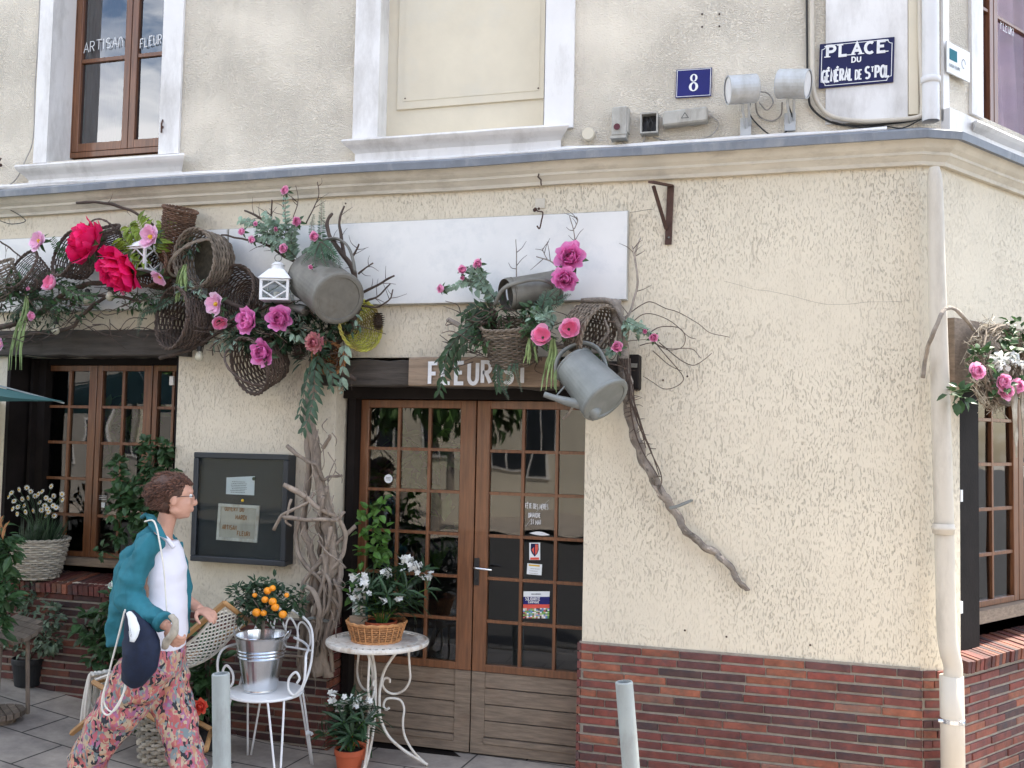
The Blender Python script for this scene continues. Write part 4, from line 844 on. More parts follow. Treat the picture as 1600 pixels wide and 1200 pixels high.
# painted board over the door
x0, x1 = W(640, 580, -.07).x, W(874, 580, -.07).x
t = thing('shop_name_board', 'weathered wooden board with white painted name over the door', 'shop sign', ((x0+x1)/2, -.05, 2.16))
a = MB(); rough_beam(a, x0, x1, -.085, -.052, W(640, 558, -.08).z, W(874, 557, -.08).z, W(640, 603, -.08).z, W(874, 604, -.08).z, amp=.006); a.build('plank', 'beam_light', t)
a = MB(); write(a, 'FLEURIST', W(671, 599, -.0935), (1, 0, .005), (0, 0, 1), .122, .023, .78, .31, jit=.03); a.build('painted_letters', 'letter_white', t)
p = W(988, 582, -.1); t = thing('black_box', 'small weathered black box at the right end of the door beam', 'box', p)
a = MB(); a.bbox(p, (.045, 0, 0), (0, .05, 0), (0, 0, .098), .15); a.build('casing', 'wood_black', t); a = MB(); a.bbox(p+Vector((0, -.05, .035)), (.035, 0, 0), (0, .006, 0), (0, 0, .012), .2); a.build('clasp', 'zinc', t)
# posters on the door
def dp(x, y): return W(x, y, dy+.018)
def sticker(pts, label, name='sticker'):
    q = [dp(*p) for p in pts]; c = sum(q, Vector())/4; t = thing(name, label, name, c); a = MB(); a.extr([q[3], q[2], q[1], q[0]], (0, .0015, 0)); a.build('sheet', 'paper', t); return t, q
t, q = sticker([(818, 924), (859, 924), (857, 966), (817, 966)], 'red white and blue poster with crowd picture stuck in door pane', 'poster')
X, Z = (q[1]-q[0]), (q[0]-q[3])
def band(a, q, u0, u1, v0, v1, l=.001): 
    f = lambda u, v: q[3]+X*u+Z*v+Vector((0, -l, 0)); a.quad(f(u0, v0), f(u1, v0), f(u1, v1), f(u0, v1))
a = MB(); band(a, q, 0, 1, .52, .80); a.build('blue_band', 'enamel_blue', t); a = MB(); band(a, q, 0, 1, .44, .52); band(a, q, 0, 1, .38, .44); a.build('red_band', 'petal_coral', t)
a = MB()
for i in range(14):
    for j in range(8): a.t = rnd.choice([(.1, .25, .08), (.3, .5, .12), (.5, .12, .1), (.12, .25, .5), (.8, .8, .8), (.05, .05, .05), (.6, .5, .4)]); band(a, q, i/14, (i+1)/14, j*.0475, (j+1)*.0475, .001)
a.build('crowd_picture', 'print', t)
a = MB(); write(a, 'SOLIDARITE', q[3]+X*.08+Z*.67-Vector((0, .002, 0)), X, Z, .018, .003, .72, .25); write(a, 'CAMPAGNE', q[3]+X*.2+Z*.56-Vector((0, .002, 0)), X, Z, .014, .0025, .75, .25)
a.build('poster_lettering', 'letter_white', t); a = MB(); scribble(a, q[3]+X*.25+Z*.9-Vector((0, .001, 0)), X.normalized(), Z.normalized(), X.length*.5, 1, .01, .006); a.build('headline', 'enamel_navy', t)
t, q = sticker([(827, 848), (844, 848), (844, 875), (827, 875)], 'white sticker with red and blue shield crest on door pane')
a = MB(); X, Z = (q[1]-q[0]), (q[0]-q[3]); f = lambda u, v: q[3]+X*u+Z*v-Vector((0, .001, 0))
a.add([f(.15, .95), f(.85, .95), f(.88, .6), f(.75, .38), f(.5, .2), f(.25, .38), f(.12, .6)], [(0, 6, 5, 4, 3, 2, 1)]); a.build('crest', 'enamel_navy', t)
a = MB(); f = lambda u, v: q[3]+X*u+Z*v-Vector((0, .002, 0)); a.add([f(.55, .9), f(.8, .9), f(.8, .6), f(.7, .4), f(.55, .3)], [(0, 4, 3, 2, 1)]); a.add([f(.2, .6), f(.45, .75), f(.45, .35)], [(0, 2, 1)]); a.add([f(.1, .02), f(.9, .02), f(.9, .15), f(.1, .15)], [(0, 1, 2, 3)]); a.build('crest_field', 'petal_coral', t)
t, q = sticker([(824, 880), (847, 882), (846, 899), (823, 897)], 'small tilted white card with orange header below the crest sticker')
a = MB(); X, Z = (q[1]-q[0]), (q[0]-q[3]); band(a, q, .1, .85, .78, .92); a.build('orange_header', 'pollen', t); a = MB(); scribble(a, q[0]+X*.15-Z*.45-Vector((0, .001, 0)), X.normalized(), Z.normalized(), X.length*.7, 3, .014, .004); a.build('print', 'grey_plastic', t)
p = dp(607, 748); a = MB(); a.lathe([(0, .002), (.028, .002), (.028, 0)], Matrix.Translation(p) @ Matrix.Rotation(R_(90), 4, 'X'), 20); t = single(a, 'sticker', 'paper', 'small round white sticker on left door leaf pane', 'sticker', p)
a = MB(); scribble(a, p+Vector((-.016, -.0025, .008)), (1, 0, 0), (0, 0, 1), .034, 3, .008, .003); a.build('print', 'cabinet', t)
a = MB(); write(a, 'FÊTE DES MÈRES', dp(821, 794), (1, 0, -.02), (0, 0, 1), .028, .0035, .50, .2, jit=.1); write(a, 'DIMANCHE', dp(826, 808), (1, 0, 0), (0, 0, 1), .026, .0035, .5, .2, jit=.1); write(a, '31 MAI', dp(829, 819), (1, 0, 0), (0, 0, 1), .028, .0035, .62, .2, jit=.1)
a.tube([dp(858, 781), dp(838, 800), dp(822, 822)], [.004, .002, .005], 4, flat=.3)
a.grid(9, 2, lambda u, v: dp(827+32*u, 833-4*math.sin(u*3.1)+6*v*math.sin(u*3.1)+3*u)); 
single(a, 'chalk_notice', 'letter_white', 'handwritten white chalk notice with a brush stroke on the door pane', 'notice', dp(840, 805))
p = W(162, 785, wy+.018); a = MB(); a.box(p.x-.018, p.x+.012, p.y-.002, p.y, p.z-.035, p.z+.0); t = single(a, 'sticker', 'paper', 'small white card with grey print on shop window pane', 'sticker', p)
a = MB(); scribble(a, p+Vector((-.05, -.0025, .045)), (1, 0, 0), (0, 0, 1), .09, 3, .012, .004); a.build('print', 'letter_white', t)
# ================================================================== DECORATION: makers of flowers, leaves, baskets, cans
def petal(mb, phi, r, tip, cupr, wid, ruf, seed, z0=0, nv=6, nu=7, base=.12):
    # a petal that leaves the axis outwards and curls up; tip = final angle from vertical (deg)
    rs = random.Random(seed); rows = []
    x, z = base*r, z0; a0, a1 = R_(80), R_(tip)
    pr = [(x, z)]
    for j in range(1, nv):
        v = j/(nv-1); a = a0+(a1-a0)*min(1, v*cupr); x += math.sin(a)*r/(nv-1); z += math.cos(a)*r/(nv-1); pr.append((x, z))
    k = rs.uniform(.9, 1.1); vs = []
    f1, f2 = rs.uniform(0, 6), rs.uniform(3, 6)
    for j, (x, z) in enumerate(pr):
        v = j/(nv-1); w = wid*r*(.3+.9*math.sin(math.pi*(.1+.5*v)))
        for i in range(nu):
            u = i/(nu-1)*2-1; ang = phi+max(-1.5, min(1.5, u*w/max(abs(x), .25*r)*.55))
            rr = x-(u*u)*.05*r*v+ruf*r*v*v*math.sin(u*f2+f1); zz = z+ruf*r*v*v*math.cos(u*f2*1.3+f1*2); e_ = u*u*u*u*.3*v*v*r; rr -= e_*math.sin(R_(tip)); zz -= e_*max(.3, math.cos(R_(tip)))
            vs.append(Vector((rr*math.cos(ang), rr*math.sin(ang), zz)))
    mb.t = tuple(q*k for q in mb.base_tone) if hasattr(mb, 'base_tone') else (k, k, k)
    mb.add(vs, [(j*nu+i, j*nu+i+1, (j+1)*nu+i+1, (j+1)*nu+i) for j in range(nv-1) for i in range(nu-1)])
def peony_mesh(name, m, seed, layers, ruf=.07):
    mb = MB(); s = seed*100
    for (n, r, tip, cupr, wid, z0, tone) in layers:
        mb.base_tone = tone; off = rnd.uniform(0, 6)
        for k in range(n): s += 1; petal(mb, off+k*2*math.pi/n+rnd.uniform(-.15, .15), r*rnd.uniform(.92, 1.06), tip+rnd.uniform(-10, 10), cupr, wid, ruf, s, z0)
    return mb.mesh(name, m, None, True)
D1 = (.92, .8, .85); D2 = (.8, .55, .65); LT = (1.12, 1.5, 1.3); O = (1, 1, 1)
FULL = [(6, .98, 48, 1.3, 1.0, -.35, LT), (6, .92, 22, 1.3, .95, -.3, O), (7, .85, 0, 1.3, .8, -.25, LT), (7, .72, -18, 1.3, .7, -.18, O), (7, .58, -28, 1.3, .6, -.1, D1), (6, .45, -30, 1.4, .5, -.02, D2), (5, .34, -20, 1.5, .5, .05, D2)]
BALL = [(6, .85, 20, 1.2, 1.1, -.3, LT), (6, .75, -5, 1.2, 1.0, -.2, O), (6, .6, -25, 1.2, .9, -.1, O), (5, .45, -35, 1.3, .8, 0, D1)]
OPENF = [(6, 1.0, 60, 1.2, 1.15, -.15, LT), (5, .85, 45, 1.3, 1.0, -.08, O)]
MUM = [(16, .8, 60, 1.1, .35, -.35, O), (16, .8, 30, 1.2, .33, -.25, LT), (15, .72, 5, 1.2, .33, -.15, O), (13, .6, -15, 1.3, .33, -.05, D1), (9, .42, -30, 1.3, .33, .05, D1)]
BIG = [(7, 1.15, 50, 1.0, 1.0, -.5, (.9, .7, .8)), (7, 1.15, 28, 1.1, 1.0, -.4, O), (7, 1.05, 12, 1.2, .85, -.25, (1.1, 1.6, 1.2)), (7, .9, 0, 1.3, .8, -.1, D1), (6, .75, -8, 1.3, .7, .0, (1.05, 1.2, 1.1)), (5, .55, -12, 1.3, .6, .1, D2)]
FM_ = {}
def fproto(kind, m, sh, ruf):
    FM_[kind] = [peony_mesh('petals', m, i+len(FM_)*3+1, sh, ruf) for i in range(3)]
fproto('magenta', 'petal_magenta', FULL, .09); fproto('pink', 'petal_pink', BALL, .08); fproto('pale', 'petal_pale', OPENF, .07); fproto('hot', 'petal_hot', BIG, .15)
fproto('tulip', 'petal_pink', [(5, 1.0, 25, 1.2, 1.25, -.35, LT), (4, .9, 10, 1.2, 1.1, -.2, (1.0, .7, .75))], .07); fproto('dusty', 'petal_dusty', MUM, .03); fproto('rose', 'petal_pink', FULL, .05); fproto('coral', 'petal_coral', FULL, .09)
fc = [0]
def flower(kind, label, px, py, y, rpx, d=(0, -1, 0), cat='flower', name=None, group=None, side=False, sepals=True):
    p = (SW_(px, py, y) if side else W(px, py, y)); r = 1.15*rpx*(p-CAM).dot(cf)/FPX
    q = Vector(d).normalized().to_track_quat('Z', 'Y') @ Quaternion((0, 0, 1), rnd.uniform(0, 6.28))
    fc[0] += 1
    t = thing(name or {'magenta': 'peony', 'hot': 'peony', 'pink': 'rose', 'rose': 'rose', 'pale': 'anemone', 'tulip': 'anemone', 'dusty': 'chrysanthemum', 'coral': 'dahlia'}[kind], label, cat, p, group, q)
    o = bpy.data.objects.new('petals', FM_[kind][fc[0] % 3]); COL.objects.link(o); o.parent = t; o.scale = (r, r, r)
    if kind == 'pale':
        a = MB(); a.ball((0, 0, -.02*r), .2*r, 10, 6, lump=.4); a.build('flower_centre', 'pollen', t, local=True)
    if sepals and r > .02:
        a = MB()
        for k in range(5): an = k*1.257; a.leaf((0, 0, -.22*r), (math.cos(an), math.sin(an), -.1), (0, 0, 1), r*1.05, r*.4)
        a.build('sepals', 'leaf_mid', t, local=True)
    return t
def SW_(px, py, o): s_, z_ = SW(px, py, o); return S(s_, z_, o)
def bez(pts, n=8): return crv(pts, n)
def wp(pts, y0=-.1): return [W(p[0], p[1], p[2] if len(p) > 2 else y0) for p in pts]
def spray(lm, sm, pts, L, w, step, ang=55, r=.0018, pair=True, up=(0, -1, .3), taper=.55, droop=.2, jit=.2, fold=.2):
    c = crv(pts, 8); sm.tube(c, lerps([r*1.3, r*.6], len(c)), 5)
    tot = 0; nxt = step; sgn = 1
    total = sum((c[i+1]-c[i]).length for i in range(len(c)-1))
    for i in range(len(c)-1):
        seg = (c[i+1]-c[i]).length; d = (c[i+1]-c[i]).normalized()
        while nxt <= tot+seg:
            p = c[i]+d*(nxt-tot); f = nxt/total; sd = d.cross(Vector(up)); 
            if sd.length < .1: sd = d.orthogonal()
            sd.normalize()
            for g in ((1, -1) if pair else (sgn,)):
                aa = R_(ang*rnd.uniform(1-jit, 1+jit)); dd = d*math.cos(aa)+sd*g*math.sin(aa)+Vector((rnd.uniform(-1, 1), rnd.uniform(-1, 1), rnd.uniform(-1, 1)))*jit*.5-Vector((0, 0, droop))
                k = (1-taper*f)*rnd.uniform(.8, 1.15); lm.tone(rnd.uniform(.7, 1.3)); lm.leaf(p, dd, Vector(up)+Vector((rnd.uniform(-.4, .4), 0, rnd.uniform(-.4, .4))), L*k, w*k, fold)
            sgn = -sgn; nxt += step
        tot += seg
    return c
def clump(lm, c, rad, n, L, w, up=(0, -.4, 1), out=.7, sm=None, root=None):
    c = Vector(c); rad = Vector(rad) if hasattr(rad, '__len__') else Vector((rad, rad, rad))
    for _ in range(n):
        while True:
            q = Vector((rnd.uniform(-1, 1), rnd.uniform(-1, 1), rnd.uniform(-1, 1)))
            if q.length < 1 and noise.noise(q*1.8+c*3) > -.18+.25*q.length-.1: break
        p = c+Vector((q.x*rad.x, q.y*rad.y, q.z*rad.z)); d = q*out+Vector((rnd.uniform(-1, 1), rnd.uniform(-1, 1), rnd.uniform(-.8, .8)))*.6
        lm.tone(rnd.uniform(.65, 1.35)); k = rnd.uniform(.7, 1.25); lm.leaf(p, d, Vector(up)+Vector((rnd.uniform(-.5, .5),)*3), L*k, w*k, .15, rnd.uniform(.1, .5))
        if sm is not None and rnd.random() < .12: sm.tube([p, p.lerp(Vector(root) if root else c, .5)+Vector((0, 0, -.01))], .0015, 4)
def plantthing(name, label, cat, loc, lm, lmat, sm=None, smat='twig', group=None):
    t = thing(name, label, cat, loc, group); lm.build('leaves', lmat, t, smooth=False)
    if sm is not None and sm.v: sm.build('stem', smat, t)
    return t
# woven basket along local +Z (mouth at top)
def basket(name, label, p, d, rt, rb, h, rows, m, stakes=16, handle=None, sx=1.0, spin=0, gap=.86, floor=True, inside=None, group=None, twist=0, thick=1.0, cat='basket', upv='Y', amp=1.0):
    q = Vector(d).normalized().to_track_quat('Z', upv) @ Quaternion((0, 0, 1), spin)
    t = thing(name, label, cat, p, group, q)
    rows = int(rows*1.55); stakes = int(stakes*.75)*2; a = MB(); n = stakes*3; hr = h/rows; sr = hr*.5*gap; flat = min(1, .009/sr) if sr > .009 else 1
    def R(z): u = z/h; return rb+(rt-rb)*(u**.7)
    for j in range(rows):
        z = hr*(j+.5); pts = []; k_ = rnd.uniform(.6, 1.3); a.tone(k_)
        rr = rnd.uniform(-.002, .002)
        for i in range(n):
            th = 2*math.pi*i/n; w_ = math.cos(stakes/2*th+math.pi*j)*sr*1.1*amp
            r = R(z)+w_+rr; pts.append((r*math.cos(th)*sx, r*math.sin(th), z+.0015*math.sin(th*3+j)))
        a.tube(pts, min(sr, .02)*thick, 5, closed=True)
    for i in range(stakes):
        th = 2*math.pi*(i+.5)/stakes; a.tone(rnd.uniform(.6, 1.1)); a.tube([(R(z)*math.cos(th)*sx, R(z)*math.sin(th), z) for z in (0, h*.25, h*.5, h*.75, h)], sr*.7, 4)
    if floor:
        for k in range(max(3, int(rb/.014))): rr = rb*(k+.6)/max(3, int(rb/.014)); a.tone(rnd.uniform(.6, 1.1)); a.tube([(rr*math.cos(2*math.pi*i/24)*sx, rr*math.sin(2*math.pi*i/24), .003*math.cos(6*2*math.pi*i/12+k*3.1)) for i in range(24)], .006, 4, closed=True)
    a.build('weave', m, t, local=True)
    a = MB()
    for g in range(2):
        pts = [((rt+.006+.006*math.cos(14*2*math.pi*i/70+g*3.14))*math.cos(2*math.pi*i/70)*sx, (rt+.006+.006*math.cos(14*2*math.pi*i/70+g*3.14))*math.sin(2*math.pi*i/70), h+.006*math.sin(14*2*math.pi*i/70+g*3.14)) for i in range(70)]
        a.tube(pts, max(sr*.9, .006), 5, closed=True)
    a.build('rim', m, t, local=True)
    if handle:
        hh, hr_ = handle; a = MB()
        for g in range(2): a.tube([((rt+.004)*math.cos(math.pi*i/18)*sx, .006*math.cos(i*1.2+g*3.14), h+hh*math.sin(math.pi*i/18)) for i in range(19)], hr_, 6)
        a.build('handle', m, t, local=True)
    if inside: a = MB(); a.grid(10, 10, lambda u, v: Vector(((rb+(rt-rb)*.3)*.98*math.sqrt(v)*math.cos(u*6.283)*sx, (rb+(rt-rb)*.3)*.98*math.sqrt(v)*math.sin(u*6.283), h*.3+.03*noise.noise(Vector((u*9, v*9, 0)))*2))); a.build('moss_filling', inside, t, local=True)
    return t
def branch(pts, r0, r1, y0=-.12, lump=.35, seg=8, mb=None, n=6, world=False, knots=0, flat=1):
    mb = mb or MB(); pp = pts if world else wp(pts, y0); c = crv(pp, n); m = len(c)
    for i in range(1, m-1): c[i] = c[i]+Vector((noise.noise(c[i]*14), noise.noise(c[i]*14+Vector((7, 7, 7))), noise.noise(c[i]*14+Vector((3, 1, 9)))))*r0*.55
    mb.tone(rnd.uniform(.8, 1.2)); mb.tube(c, lerps([r0, (r0+r1)/2, r1], m), seg, lump=lump, flat=flat); return c
def twigs(mb, c, n, L, r=.0025, f0=.2):
    for _ in range(n):
        i = int(rnd.uniform(f0, .98)*(len(c)-2)); p = c[i]; d = (c[i+1]-c[i]).normalized(); s_ = d.cross(Vector((0, -1, 0)))*rnd.choice((-1, 1))+Vector((0, rnd.uniform(-.5, .2), rnd.uniform(-.1, .6)))
        e_ = p+(d*.6+s_).normalized()*L*rnd.uniform(.5, 1.3); mid = p.lerp(e_, .5)+Vector((rnd.uniform(-1, 1), rnd.uniform(-1, 1), rnd.uniform(-1, 1)))*L*.12
        mb.tube(crv([p, mid, e_], 3), lerps([r, r*.4], 7), 4)
def can_body(t, rt, rb, h, m, seam=True):
    a = MB(); a.lathe([(rb*.93, 0), (rb, .004), (rb+.004, .012), (rb+.004, .02), (rb, .028), (rb+(rt-rb)*.5, h*.5), (rt, h-.012), (rt+.004, h-.006), (rt+.003, h), (rt-.003, h), (rt-.005, h-.02), (rb-.006, .03), (0, .025)], None, 40); a.build('body', m, t, smooth=False, local=True)
    a = MB(); a.lathe([(0, .006), (rb*.8, .006), (rb*.82, .0), (rb*.93, .0)], None, 40); a.build('base', m, t, local=True)
# ------------------------------------------------------------------ the driftwood and vine tangle
# old vine trunk climbing left of the door
t = thing('climbing_vine', 'gnarled grey vine trunk with looping stems, standing between notice case and door', 'vine', W(500, 1165, -.12))
tr_ = MB()
for pts, r0, r1 in (([(495, 1055, -.12), (489, 1000, -.13), (504, 940, -.14), (517, 880, -.16), (511, 820, -.15), (500, 760, -.14), (490, 700, -.12), (485, 650, -.1), (490, 600, -.1), (492, 545, -.12)], .036, .030),
    ([(468, 1060, -.12), (476, 1000, -.1), (480, 950, -.12), (495, 915, -.16), (488, 870, -.18), (475, 825, -.14), (478, 770, -.12), (481, 720, -.12), (478, 670, -.12)], .026, .018),
    ([(512, 1058, -.1), (508, 1010, -.12), (520, 960, -.12), (528, 915, -.12), (525, 860, -.1), (520, 810, -.1), (508, 760, -.12)], .028, .018)):
    branch(pts, r0, r1, mb=tr_, lump=.55, seg=10)
tr_.build('trunk', 'drift', t, smooth=True)
for k in range(8):
    x = rnd.uniform(476, 522); y = rnd.uniform(740, 870); L = rnd.uniform(120, 230); pts = []
    for j in range(7): f = j/6; yy_ = y+L*f; xc_ = 488+max(0, min(1, (yy_-680)/170))*18-max(0, (yy_-900)/150)*16; pts.append((xc_+(x-498)*math.cos(f*5+k)*.8+rnd.uniform(-4, 4), yy_, -.17-.04*math.sin(f*4+k*2)))
    a = MB(); branch(pts, rnd.uniform(.009, .017), rnd.uniform(.007, .012), mb=a, lump=.5); a.build('looping_stem', 'drift', t, smooth=True)
for pts, r0, r1 in (([(443, 757, -.24), (474, 773, -.2), (500, 795, -.2), (522, 806, -.16), (538, 830, -.14), (535, 868, -.14), (515, 890, -.18), (497, 897, -.2)], .016, .013),
    ([(428, 828, -.2), (440, 806, -.22), (460, 795, -.24), (480, 786, -.2), (490, 770, -.16)], .011, .009), ([(443, 808, -.24), (470, 812, -.26), (500, 812, -.24), (526, 812, -.18), (538, 800, -.14)], .013, .010),
    ([(449, 697, -.2), (464, 710, -.22), (478, 720, -.2), (495, 728, -.18), (505, 750, -.16), (515, 745, -.14), (535, 743, -.1)], .014, .008),
    ([(466, 812, -.16), (463, 850, -.18), (475, 880, -.2), (500, 905, -.2), (520, 935, -.18), (530, 950, -.16)], .015, .012), ([(497, 845, -.2), (510, 862, -.22), (525, 873, -.22), (540, 888, -.2)], .008, .006),
    ([(556, 822, -.1), (540, 835, -.12), (525, 850, -.14), (510, 870, -.18), (490, 890, -.2), (478, 905, -.2), (470, 940, -.18), (472, 985, -.14), (466, 1040, -.12)], .013, .015),
    ([(503, 890, -.2), (515, 910, -.22), (514, 940, -.2), (504, 965, -.2)], .012, .010), ([(455, 780, -.22), (450, 800, -.24), (447, 815, -.24), (455, 822, -.22)], .009, .007),
    ([(478, 915, -.2), (490, 925, -.22), (500, 950, -.22), (495, 985, -.2), (480, 1010, -.18), (474, 1050, -.14)], .016, .013), ([(440, 1025, -.2), (462, 1024, -.2), (485, 1030, -.18)], .010, .007),
    ([(505, 700, -.12), (512, 690, -.14), (515, 680, -.16)], .014, .010), ([(520, 905, -.16), (532, 930, -.16), (528, 965, -.14), (515, 1000, -.14), (520, 1050, -.12)], .014, .012)):
    a = MB(); branch(pts, r0, r1, mb=a, lump=.35); a.build('looping_stem', 'drift', t, smooth=True)
a = MB()
for k in range(46):
    x, y = rnd.uniform(474, 530), rnd.uniform(640, 1050); L = rnd.uniform(10, 50); pts = [(x, y, -.19), (x+rnd.uniform(-14, 14), y+L*.5, -.22), (x+rnd.uniform(-12, 12), y+L, -.19)]
    branch(pts, .004, .002, mb=a, lump=.2, seg=5, n=4)
tag(a.build('fine_roots', 'drift', t), kind='stuff')
a = MB(); c = W(495, 965, -.13); a.tube([c+Vector((.085*math.cos(k*.35), .07*math.sin(k*.35), .012*math.sin(k))) for k in range(19)], .009, 5, closed=True); a.build('wire_tie', 'zinc_grey', t)
# long branch fixed to the wall, right of door
t = thing('wall_branch', 'long bare grey branch clamped to the wall, sweeping down right of the door', 'branch', W(975, 600, -.1))
a = MB(); c1 = branch([(962, 470, -.16), (972, 520, -.16), (976, 570, -.15), (981, 620, -.14), (988, 668, -.12), (1002, 712, -.1), (1020, 745, -.09), (1037, 772, -.08), (1052, 795, -.07), (1066, 818, -.06), (1085, 842, -.05), (1112, 861, -.05), (1138, 884, -.04), (1152, 905, -.04), (1168, 923, -.03)], .034, .013, mb=a, lump=.5, seg=14, n=9)
for k in range(90): i_ = rnd.randrange(20, len(c1)-3); d_ = Vector((rnd.uniform(-1, 1), rnd.uniform(-1, 0), rnd.uniform(-1, 1))).normalized(); a.tone(rnd.uniform(.5, 1.6)); a.ball(c1[i_]+d_*.024*(1.05-.6*i_/len(c1)), rnd.uniform(.009, .021)*(1.1-.65*i_/len(c1)), 7, 5, sc=(.8, .8, 1.7), rot=(c1[i_+1]-c1[i_]).to_track_quat('Z', 'Y'), lump=.5)
a.build('stem', 'bark', t, smooth=True)
a = MB(); c = W(1062, 788, -.06); a.tube([c+Vector((-.05, -.05, -.02)), c+Vector((0, -.052, -.005)), c+Vector((.055, -.045, .02)), c+Vector((.06, .05, .02))], .009, 5); a.build('clamp', 'zinc_grey', t)
a = MB()
for k in range(5):
    pts = [(968+k*4, 560, -.19), (984+rnd.uniform(-4, 4), 600+k*5, -.19), (992+rnd.uniform(-5, 8), 655, -.17), (1008+rnd.uniform(-8, 8), 700, -.15), (1022+rnd.uniform(-12, 12), 745, -.13), (1036+rnd.uniform(-9, 9), 768, -.1)]
    cc = branch(pts[:4+k % 3], .005, .003, mb=a, lump=.2, seg=5); twigs(a, cc, 6, .045, .0025)
a.build('thorny_vine', 'twig', t)
# mass of vine wood along the top
def woodpile(label, specs, name='vine_branches', rm='bark', ntw=3, L=.09, cat='branches', fine=None):
    p = wp([specs[0][0][0]])[0]; t = thing(name, label, cat, p)
    tw = MB()
    for pts, r0, r1 in specs:
        a = MB(); c = branch(pts, r0, r1, mb=a, lump=.4); a.build('branch', rm, t, smooth=True); twigs(tw, c, ntw, L)
    if fine:
        for _ in range(fine[0]):
            x0, x1, y0, y1 = fine[1:]; x, y = rnd.uniform(x0, x1), rnd.uniform(y0, y1); dx, dy_ = rnd.uniform(-60, 60), rnd.uniform(-28, 28)
            yy = rnd.uniform(-.32, -.08); branch([(x, y, yy), (x+dx*.4+rnd.uniform(-12, 12), y+dy_*.5+rnd.uniform(-12, 12), yy-.04), (x+dx, y+dy_, yy)], .0035, .002, mb=tw, lump=.1, seg=4, n=4)
    tag(tw.build('fine_twigs', 'twig', t), kind='stuff')
    return t
woodpile('tangled dark vine wood over the shop window, under the big hot pink peonies', [([(-30, 520, -.15), (20, 505, -.18), (60, 490, -.2), (100, 460, -.2), (130, 445, -.18), (180, 440, -.16), (230, 430, -.15), (290, 445, -.15)], .02, .013),
    ([(0, 528, -.12), (60, 520, -.16), (110, 512, -.2), (125, 495, -.22), (150, 475, -.22), (175, 458, -.2), (205, 440, -.18)], .014, .010), ([(-20, 470, -.2), (30, 462, -.22), (80, 470, -.2), (150, 462, -.18), (215, 470, -.15), (280, 500, -.15)], .012, .009),
    ([(0, 377, -.1), (16, 388, -.12), (33, 402, -.14)], .006, .005), ([(120, 317, -.2), (150, 316, -.2), (185, 322, -.18), (222, 338, -.15), (240, 352, -.14)], .010, .008), ([(250, 560, -.15), (300, 545, -.2), (340, 520, -.22), (380, 500, -.2), (430, 470, -.18)], .013, .010)],
    rm='twig', fine=(110, 0, 330, 440, 530))
woodpile('dark vine branches fanning out around the tilted watering can above the vine trunk', [([(562, 475, -.16), (550, 420, -.2), (535, 396, -.22), (514, 366, -.22), (512, 345, -.2), (519, 334, -.18)], .017, .009), ([(538, 402, -.2), (533, 370, -.2), (531, 345, -.18), (538, 322, -.16)], .011, .006),
    ([(560, 428, -.2), (572, 418, -.22), (583, 411, -.22)], .006, .004), ([(560, 460, -.2), (590, 445, -.24), (616, 431, -.26)], .009, .006), ([(571, 471, -.2), (592, 462, -.22), (610, 443, -.2)], .007, .004), ([(550, 402, -.2), (556, 392, -.2), (561, 381, -.2)], .007, .005),
    ([(566, 478, -.2), (590, 480, -.2), (608, 468, -.22), (614, 452, -.22)], .006, .004), ([(466, 411, -.15), (440, 398, -.18), (415, 381, -.2), (385, 374, -.2), (346, 367, -.18)], .010, .006), ([(420, 350, -.15), (400, 337, -.18), (382, 329, -.18)], .008, .006), ([(424, 342, -.15), (425, 312, -.16)], .006, .004),
    ([(478, 350, -.18), (490, 325, -.2), (498, 305, -.2), (496, 284, -.2)], .004, .0025), ([(447, 392, -.15), (446, 350, -.16), (443, 310, -.16), (447, 300, -.16)], .004, .003), ([(458, 340, -.15), (466, 312, -.16), (462, 290, -.16)], .003, .002), ([(500, 560, -.12), (540, 520, -.16), (562, 480, -.18)], .022, .018), ([(510, 578, -.12), (540, 584, -.12), (556, 592, -.12)], .016, .014),
    ([(350, 470, -.14), (400, 490, -.2), (450, 510, -.2), (490, 530, -.16)], .016, .016), ([(380, 560, -.16), (420, 530, -.2), (470, 500, -.2)], .012, .01)],
    rm='twig', fine=(60, 300, 560, 470, 560))
woodpile('brown vine branches and thorny stems over the door, holding baskets and cans', [([(770, 500, -.14), (766, 470, -.16), (758, 440, -.18), (760, 425, -.18)], .010, .007), ([(700, 500, -.14), (740, 520, -.18), (780, 540, -.2), (840, 530, -.2), (900, 545, -.2), (960, 550, -.18)], .015, .013), ([(908, 470, -.2), (950, 470, -.2), (972, 495, -.2), (978, 540, -.18)], .018, .014),
    ([(930, 545, -.2), (950, 520, -.22), (945, 500, -.22)], .010, .007), ([(807, 435, -.12), (807, 405, -.12), (806, 374, -.12)], .0035, .0025), ([(899, 385, -.12), (896, 360, -.12), (890, 338, -.12)], .004, .0025), ([(897, 358, -.12), (903, 345, -.12), (901, 338, -.12)], .003, .002), ([(873, 420, -.2), (860, 408, -.2), (838, 401, -.2)], .005, .003), ([(855, 405, -.2), (850, 395, -.2), (847, 388, -.2)], .003, .002),
    ([(975, 500, -.14), (984, 488, -.14), (996, 450, -.12), (996, 430, -.12), (992, 400, -.1), (1001, 372, -.1)], .009, .005), ([(991, 400, -.1), (988, 385, -.1)], .005, .003), ([(700, 560, -.1), (740, 535, -.16), (770, 510, -.16)], .007, .006), ([(880, 655, -.2), (893, 640, -.2), (898, 620, -.2), (890, 600, -.18)], .007, .006), ([(930, 580, -.15), (960, 600, -.15), (975, 560, -.15)], .012, .01)],
    rm='bark', fine=(70, 700, 960, 490, 570))
t = thing('wire_tendrils', 'thin curling vine tendrils reaching right across the bare wall', 'vine', W(985, 490, -.08)); a = MB()
